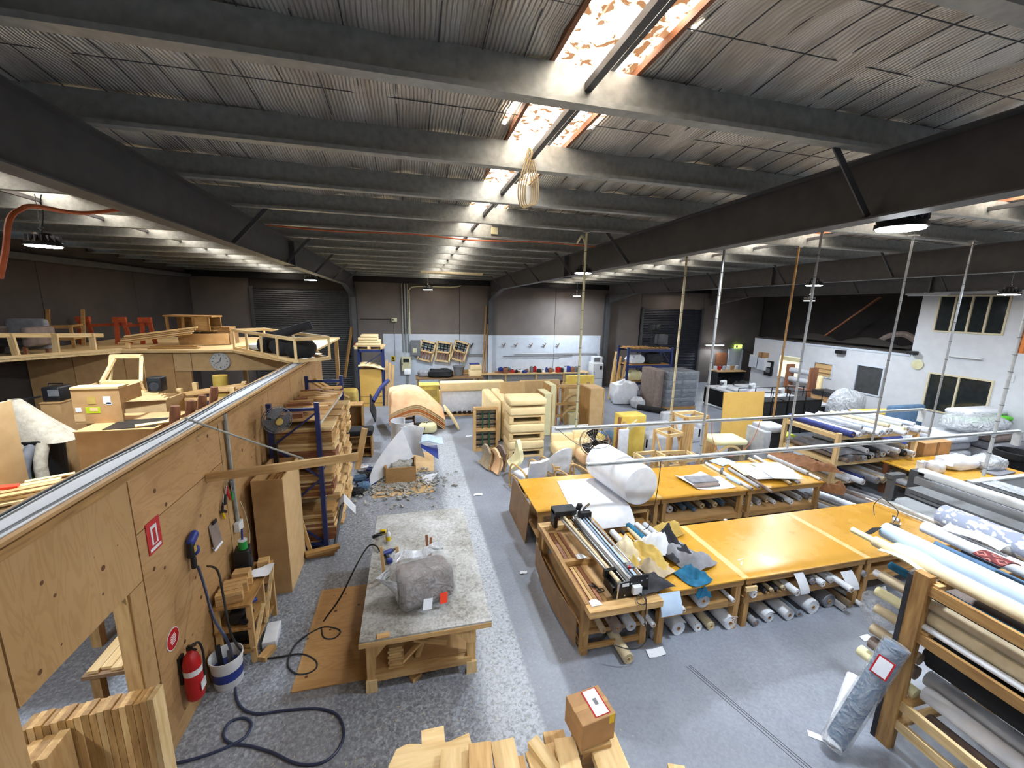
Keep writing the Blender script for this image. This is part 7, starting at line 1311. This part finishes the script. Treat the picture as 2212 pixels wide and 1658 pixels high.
for i in range(7):
    x=11.2+.3*i; r=.08; mt=['white_fabric','cream_fabric','grey_fabric','light_grey_fabric','taupe_fabric','light_grey_fabric','grey_fabric'][i]; roll((x-.1,6.7,.34+r),(x+.1,5.5,.34+r),r,mt,'%s roll under the packing table, %s from the left'%(CN[mt],ORD[i]),'rolls under the packing table',.35)
t=thing('black_bin','large black bin with liner at the right edge','bin',(14.45,6.2,0)); MB().lathe([(.0,0),(.26,0),(.36,.95),(.38,.95),(.38,1.0),(.34,1.0),(.24,.04),(0,.04)],n=24).build('body','black_plastic',t,smooth=True); MB().lathe([(.385,.86),(.4,.9),(.395,1.02),(.36,1.03),(.33,.8)],n=24).build('bin_liner','black_fabric',t,smooth=True)
t=thing('flat_carton','brown cardboard carton behind the white bags','carton',(12.9,7.06,0)); MB().soft((0,0,.56),(.95,.35,1.12),.006,seg=1).build('box','cardboard',t); MB().bx(-.04,-.18,.3,.04,-.175,1.125).build('tape','hardboard',t)
for k in range(4): plank((13.4+.05*k,6.35-.1*k,.03+.05*k),(14.3,6.9-.1*k,.03+.05*k),.1,.045,'oldpine_x','timber_length','timber length lying beside the black bin, %s from the bottom'%ORD[k],'timber','lengths beside the bin')
PF=[((14.85,8.1,.25),(1.4,1.2,.5),'light_grey_fabric','grey covered mattress at the bottom left of the foam pile'),((16.35,7.6,.28),(1.4,1.3,.56),'light_grey_fabric','grey covered mattress at the bottom right of the foam pile'),((14.85,8.1,.63),(1.35,1.1,.24),'light_grey_fabric','second grey cushion from the bottom left of the foam pile'),((16.35,7.6,.69),(1.35,1.1,.24),'grey_fabric','second grey cushion from the bottom right of the foam pile'),((15.0,7.9,.87),(1.2,.9,.22),'white_fabric','pale bagged cushion on the left of the foam pile'),((16.2,7.6,.93),(1.2,.9,.22),'taupe_fabric','taupe cushion on the right of the foam pile'),((16.25,7.9,1.34),(1.6,.7,.14),'green_foam','bright green foam slab on the foam pile'),((16.25,8.0,1.5),(1.7,.6,.16),'white_cloth','long white bolster on top of the green foam')]
for c,s,mt,l in PF: soft1('stacked_cushion',c,s,mt,l,'cushion',.1,None,'cushions in the foam pile')
MB().blob((15.6,7.7,1.27),(1.5,1.1,.55),.12,24,12,.8,71,3).build('bagged_foam','film_bag',smooth=True,label='large clear bag of grey foam on the middle of the foam pile',cat='bag')
soft1('grey_mattress',(14.95,8.95,.75),(1.4,.2,1.5),'slate_blue_fabric','blue grey mattress standing behind the foam pile','mattress',.06)
drape('navy cover heaped on the left of the foam pile',(13.7,8.5,.55),.8,.7,.4,'navy_fabric',97,'navy_cover'); soft1('navy_block',(13.7,8.5,.28),(.8,.7,.54),'white_fabric','white boxed cushion below the navy cover','cushion',.08)
# ---------------------------------------------------------------- far right work area
t=thing('sewing_table','large grey topped sewing table with wire rails','table',(14.4,13.9,0)); MB().bx(-1.2,-2.2,.74,1.3,1.9,.8).build('top','light_grey_fabric',t)
for x in (-1.1,1.2):
    for y in (-2.1,0,1.8): MB().bx(x-.04,y-.04,0,x+.04,y+.04,.74).build('leg','black_metal',t)
MB().bx(-1.2,-2.18,.05,1.3,-2.14,.74).build('front_panel','black_fabric',t); MB().bx(-1.2,-2.1,.05,-1.16,1.85,.74).build('side_panel','black_fabric',t)
for k,(x,y) in enumerate(((13.7,15.2),(14.5,14.4),(15.0,13.4))):
    t=thing('sewing_machine','grey sewing machine on the far table, %s from the left'%ORD[k],'sewing machine',(x,y,.8),R(20),'sewing machines'); MB().soft((0,0,.03),(.45,.2,.06),.01).build('bed','white_plastic',t); MB().soft((.16,0,.18),(.1,.12,.26),.03).build('pillar','white_plastic',t,smooth=True); MB().soft((-.02,0,.29),(.4,.11,.1),.03).build('arm','white_plastic',t,smooth=True); MB().soft((-.18,0,.2),(.08,.1,.18),.02).build('head','grey_plastic',t,smooth=True)
for i,(x,y,w_,d) in enumerate(((14.2,13.0,.9,.6),(13.9,14.6,.7,.5),(14.9,15.2,.8,.5))): soft1('folded_grey_cloth',(x,y,.85),(w_,d,.1),'light_grey_fabric','folded grey cloth on the sewing table, %s from the front'%ORD[i],'cloth',.04)
drape('black garment lying on the back of the sewing table',(15.0,15.6,.8),.6,.4,.25,'black_fabric',101,'black_garment')
t=thing('desk','timber desk with papers below the lit batten','desk',(16.9,18.6,0)); MB().bx(-.9,-.4,.95,.9,.4,1.0).build('top','pine_x',t); MB().bx(-.9,-.35,0,-.84,.35,.95).build('side','charcoal_fabric',t); MB().bx(.84,-.35,0,.9,.35,.95).build('side','charcoal_fabric',t); MB().bx(-.84,.3,.1,.84,.35,.95).build('back','black_fabric',t)
for k in range(6): MB().box((16.2+.28*k,18.7,1.0+.11),(.2,.05,.22),(.1,0,.2*(k%3-1))).build('paper_box',['paper','red_paint','pale_blue_sheet','paper','cardboard','paper'][k],label='%s upright box on the far desk, %s from the left'%(['white','red','pale blue','white','brown','white'][k],ORD[k]),cat='box')
c=fy(1558,775,20.2); MB().box((c.x,20.2,c.z),(.75,.03,.75)).build('cork_board','redwood_x',label='brown board hung on the wall behind the desk',cat='board')
# electrical boards on the office wall
def onoff(name,px0,py0,px1,py1,mat,label,cat,dep=.12,parts=()):
    a=fx(px0,py0,WO); b=fx(px1,py1,WO); yc=(a.y+b.y)/2; w_=abs(a.y-b.y); h=a.z-b.z; t=thing(name,label,cat,(WO-dep/2-.002,yc,b.z)); cs=MB().soft((0,0,h/2),(dep,w_,h),.01,seg=2).build('case',mat,t)
    for nm_,u0,v0,u1,v1,m_ in parts: MB().bx(-dep/2-.008,w_*(u0-.5),h*v0,-dep/2+.001,w_*(u1-.5),h*v1).build(nm_,m_,cs)
    return t
for i,(x0,y0,x1,y1) in enumerate(((1627,765,1643,795),(1643,770,1658,800))): onoff('switchboard',x0,y0,x1,y1,'white_plastic','white electrical cabinet on the office wall, %s one'%['left','right'][i],'cabinet',.2,(('door',.06,.05,.94,.95,'wall_white'),('lock',.85,.5,.92,.56,'black_metal')))
onoff('meter_box',1657,778,1668,812,'black_plastic','dark meter panel on the office wall','panel',.1,(('meter',.2,.6,.8,.9,'white_plastic'),('meter',.2,.2,.8,.5,'grey_plastic'))); onoff('cardboard_box',1646,760,1660,774,'cardboard','small cardboard box above the electrical cabinets','box',.2,(('tape',.4,0,.6,1,'hardboard'),))
c=fx(1983,787,WO); t=thing('office_clock','round cream wall clock on the office wall','clock',(WO-.01,c.y,c.z-.17)); MB().lathe([(.17,0),(.17,.03),(.15,.035)],(0,0,.17),(-1,0,0),28).build('rim','cream_plastic',t,smooth=True); MB().lathe([(.152,.02),(.152,.026),(0,.026)],(0,0,.17),(-1,0,0),28).build('dial','white_plastic',t); MB().bar((-.03,0,.17),(-.03,.02,.27),.012,.003,(1,0,0)).bar((-.03,0,.17),(-.03,-.08,.2),.01,.003,(1,0,0)).build('hands','ink',t)
a=fx(2052,768,WO); b=fx(2125,773,WO); t=thing('unlit_batten','white unlit fluorescent batten on the office wall','lamp',(WO-.04,(a.y+b.y)/2,a.z-.03)); MB().bx(-.04,-abs(a.y-b.y)/2,0,.04,abs(a.y-b.y)/2,.06).build('housing','white_plastic',t); MB().cyl((-.055,-abs(a.y-b.y)/2+.03,.02),(-.055,abs(a.y-b.y)/2-.03,.02),.015).build('tube','white_plastic',t)
a=fx(1970,637,16.9); b=fx(2035,643,16.9); t=thing('upper_batten','white batten light hung near the top of the office wall','lamp',(16.9,(a.y+b.y)/2,a.z)); MB().bx(-.05,-.6,0,.05,.6,.05).build('housing','white_plastic',t); MB().cyl((0,-.55,-.02),(0,.55,-.02),.016).build('tube','white_plastic',t); MB().tube([V(0,-.4,.05),V(0,-.4,.5)],.006).tube([V(0,.4,.05),V(0,.4,.5)],.006).build('hangers','steel_galv',t)
onoff('camera_bracket',1812,755,1828,765,'black_metal','small black bracket on the office wall','bracket',.2); onoff('black_speaker_box',1970,757,1984,766,'black_plastic','black box at the corner of the dark deck','box',.25); onoff('thermostat',2179,808,2190,826,'white_plastic','small white wall plate near the right edge','wall plate',.03)
# shelves, cartons and frames before the office wall
t=thing('office_roll_stand','wooden stand holding grey fabric rolls by the office wall','rack',(16.5,13.9,0))
for y in (-.55,.55): MB().bx(-.2,y-.04,0,.2,y+.04,1.95).build('side','redwood_z',t)
for z in (.9,1.3,1.7): MB().cyl((0,-.52,z),(0,.52,z),.12,n=16).build('fabric','light_grey_fabric',t,smooth=True)
for z in (.5,1.0): MB().bx(-.2,-.5,z-.02,.2,.5,z).build('shelf','redwood_y',t)
soft1('white_bolster',(16.4,12.95,.85),(.2,.2,1.7),'foam_cream','upright cream bolster beside the wooden roll stand','bolster',.09)
t=thing('big_carton','large cardboard carton below the shelf nook','carton',(16.2,12.2,0)); MB().soft((0,0,.5),(.8,1.1,1.0),.01,seg=1).build('box','cardboard',t); MB().bx(-.41,-.55,.98,.41,.55,1.0).build('flap','mdf',t); MB().bx(-.42,-.3,1.0,.3,.5,1.2).build('black_top_box','black_plastic',t)
MB().blob((15.6,11.2,.75),(1.0,1.0,1.5),.08,22,14,.95,81,3).build('wrapped_chair','film_bag',smooth=True,label='plastic wrapped round chair before the dark window',cat='chair')
for i,(x,y,w_,d,h) in enumerate(((15.2,9.75,1.9,.6,1.05),(13.3,9.6,1.2,.6,.9))):
    t=thing('cream_frame_bench',['wide cream topped timber frame before the office wall','smaller pale timber frame left of the wide one'][i],'timber frame',(x,y,0),R(-4))
    MB().soft((0,0,h),(w_,d,.1),.03).build('foam_top','foam_yellow' if i==0 else 'palewood_x',t,smooth=True)
    for sx in (-w_/2+.06,0,w_/2-.06):
        for sy in (-d/2+.05,d/2-.05): MB().bx(sx-.04,sy-.04,0,sx+.04,sy+.04,h-.05).build('leg','pine_z',t)
    MB().bx(-w_/2,-d/2,.3,w_/2,-d/2+.05,.38).build('front_rail','pine_x',t); MB().bx(-w_/2+.1,d/2-.08,.1,w_/2-.1,d/2-.05,h-.1).build('dark_back','black_fabric',t)
    if i==0: MB().soft((w_/2-.1,-.05,h-.35),(.3,d+.04,.75),.04).build('foam_end','foam_yellow',t,smooth=True); MB().sheet(lambda u,v:(.55+.4*u,-.3+.3*v,h+.06+.02*math.sin(5*u)-.4*max(0,.4-v)),6,6,.006).build('white_cloth','white_cloth',t,smooth=True)
# deck clutter over the office
MB().sheet(lambda u,v:(17.6+.4*v,16.0-5.2*u,3.0+.25*abs(math.sin(7*u))*v+.05),20,6,.02).build('deck_rubble','wall_dark',smooth=True,label='heap of brown timber scraps on the dark office deck',cat='scraps',kind='stuff')  # dark wall material on the brown scraps paints in the deck's shade
hose('deck_duct',[V(18.3,12.4,3.065),V(18.3,12.0,3.4),V(18.3,11.5,3.5),V(18.3,11.1,3.3),V(18.3,10.9,3.065)],.12,'taupe_fabric','pale flexible duct lying on the dark office deck','duct'); plank((18.0,14.6,2.98),(18.3,12.6,4.9),.12,.06,'redwood_x','leaning_timber','brown beam leaning on the dark office deck','beam')  # taupe on the pale duct: deck shade put into its colour
# pallet of bags, second blue rack, bookshelf
t=thing('wrapped_pallet','tall pallet of dark bags wrapped in shiny film','pallet',(11.25,15.3,0)); MB().bx(-.75,-.55,0,.75,.55,.12).build('pallet_base','oldpine_x',t)
rn=random.Random(6)
for k in range(8): 
    for s in (-1,1): MB().soft((s*.37+rn.uniform(-.02,.02),0,.22+.19*k),(.72,1.1,.19),.06).build('bag','steel_dark' if k%2 else 'charcoal_fabric',t,smooth=True)
MB().soft((0,0,.88),(1.56,1.18,1.56),.06).build('stretch_film','film_wrap',t,smooth=True)
soft1('side_carton',(10.25,15.5,.85),(.45,1.1,1.7),'taupe_fabric','brown wrapped stack left of the filmed pallet','stack',.06)
roll(V(9.35,15.0,.12),V(10.1,14.1,.12),.12,'black_fabric','black roll lying on the floor left of the wrapped pallet',None,.3)
t=thing('second_blue_rack','wide blue steel rack crammed with cloth before the far roller door','rack',(10.9,17.3,0))
for x in (-1.1,1.2):
    for y in (-.4,.5): MB().bx(x-.05,y-.04,0,x+.05,y+.04,2.45).build('upright','rack_blue',t)
for z in (.75,1.55,2.3):
    for y in (-.42,.5): MB().bx(-1.1,y-.025,z-.06,1.2,y+.025,z+.06).build('beam','rack_blue',t)
    MB().bx(-1.1,-.4,z+.06,1.2,.5,z+.08).build('shelf_deck','oldpine_x',t)
MB().bar((1.2,-.4,1.6),(1.2,.5,2.3),.03,.03).bar((1.2,-.4,2.3),(1.2,.5,1.6),.03,.03).build('brace','rack_blue',t)
for i,(x,y,z,w_,d,h,mt,l) in enumerate(((10.4,17.3,1.63,.8,.6,.5,'white_fabric','white cloth heap on the second shelf of the second blue rack'),(11.35,17.3,1.63,.9,.6,.55,'charcoal_fabric','charcoal cloth heap on the second shelf of the second blue rack'),(10.4,17.3,.83,.8,.6,.5,'foam_pale','pale cloth heap on the lower shelf of the second blue rack'),(11.35,17.3,.83,.8,.6,.55,'navy_fabric','dark cloth heap on the lower shelf of the second blue rack'),(9.3,16.2,0,1.2,.8,1.1,'white_fabric','white cloth pile spilling in front of the second blue rack'),(9.5,15.3,0,.5,.6,.5,'light_grey_fabric','grey cloth pile spilling in front of the second blue rack'),(10.9,16.45,.0,.8,.6,1.0,'mustard_fabric','cream and yellow cloth pile right of the spill'))): MB().blob((x,y,z+h*.4+.012),(w_,d,h),.2,20,12,.8,i+110,4).build('cloth_heap',mt,smooth=True,label=l,cat='cloth')
for k in range(9): plank((9.95+.24*k,16.95,2.42),(9.95+.24*k,17.7,2.42),.1,.05,'oldpine_x','deck_strip','timber slat on top of the second blue rack, %s from the left'%ORD[k],'timber','slats on the second blue rack')
for k in range(3): plank((9.0+.12*k,17.0-.25*k,0),(9.45+.12*k,17.4-.25*k,2.2-.2*k),.1,.03,'oldpine_x' if k else 'mdf_pale','leaning_board','long board leaning on the left of the second blue rack, %s one'%ORD[k],'board')
t=thing('drill_press','dark machine standing on the second blue rack','machine',(11.3,17.4,2.47)); MB().cyl((0,0,0),(0,0,1.0),.05).build('column','black_metal',t,smooth=True); MB().soft((.0,-.1,.9),(.3,.6,.3),.05).build('head','black_metal',t,smooth=True); MB().soft((.5,0,.3),(.5,.4,.5),.05).build('motor_box','steel_dark',t,smooth=True); MB().bx(-.25,-.25,0,.25,.25,.04).build('base','black_metal',t)
t=thing('book_shelf','yellow brown shelf unit full of bits beside the fridge','shelf',(10.45,19.0,0),R(-30)); 
for y in (-.35,.35): MB().bx(-.18,y-.015,0,.18,y+.015,1.55).build('side','ply_yellow',t)
MB().bx(.15,-.35,0,.18,.35,1.55).build('back','hardboard',t)
for z in (.05,.42,.8,1.18,1.53): MB().bx(-.18,-.34,z-.012,.15,.34,z+.012).build('shelf','mdf',t)
for k in range(12):
    z=(.06,.43,.81,1.19)[k%4]; y=-.2+.2*(k//4); o=TM[t.name]@V(-.05,y,z+.0); MB().soft((o.x,o.y,z+.1),(.16,.16,.18),.02,(0,0,R(-30)),2).build('jar' if k%2 else 'small_box',['white_plastic','charcoal_fabric','redwood_x','grey_plastic'][k%4],label='%s %s on the %s shelf up, %s side, of the unit by the fridge'%(['white','dark','brown','grey'][k%4],'tub' if k%2 else 'box',ORD[k%4],['left','middle','right'][k//4]),cat='container')
soft1('grey_tub',(12.0,15.9,.3),(.5,.4,.6),'light_grey_fabric','pale grey tub on the floor before the blue rack','tub',.06)
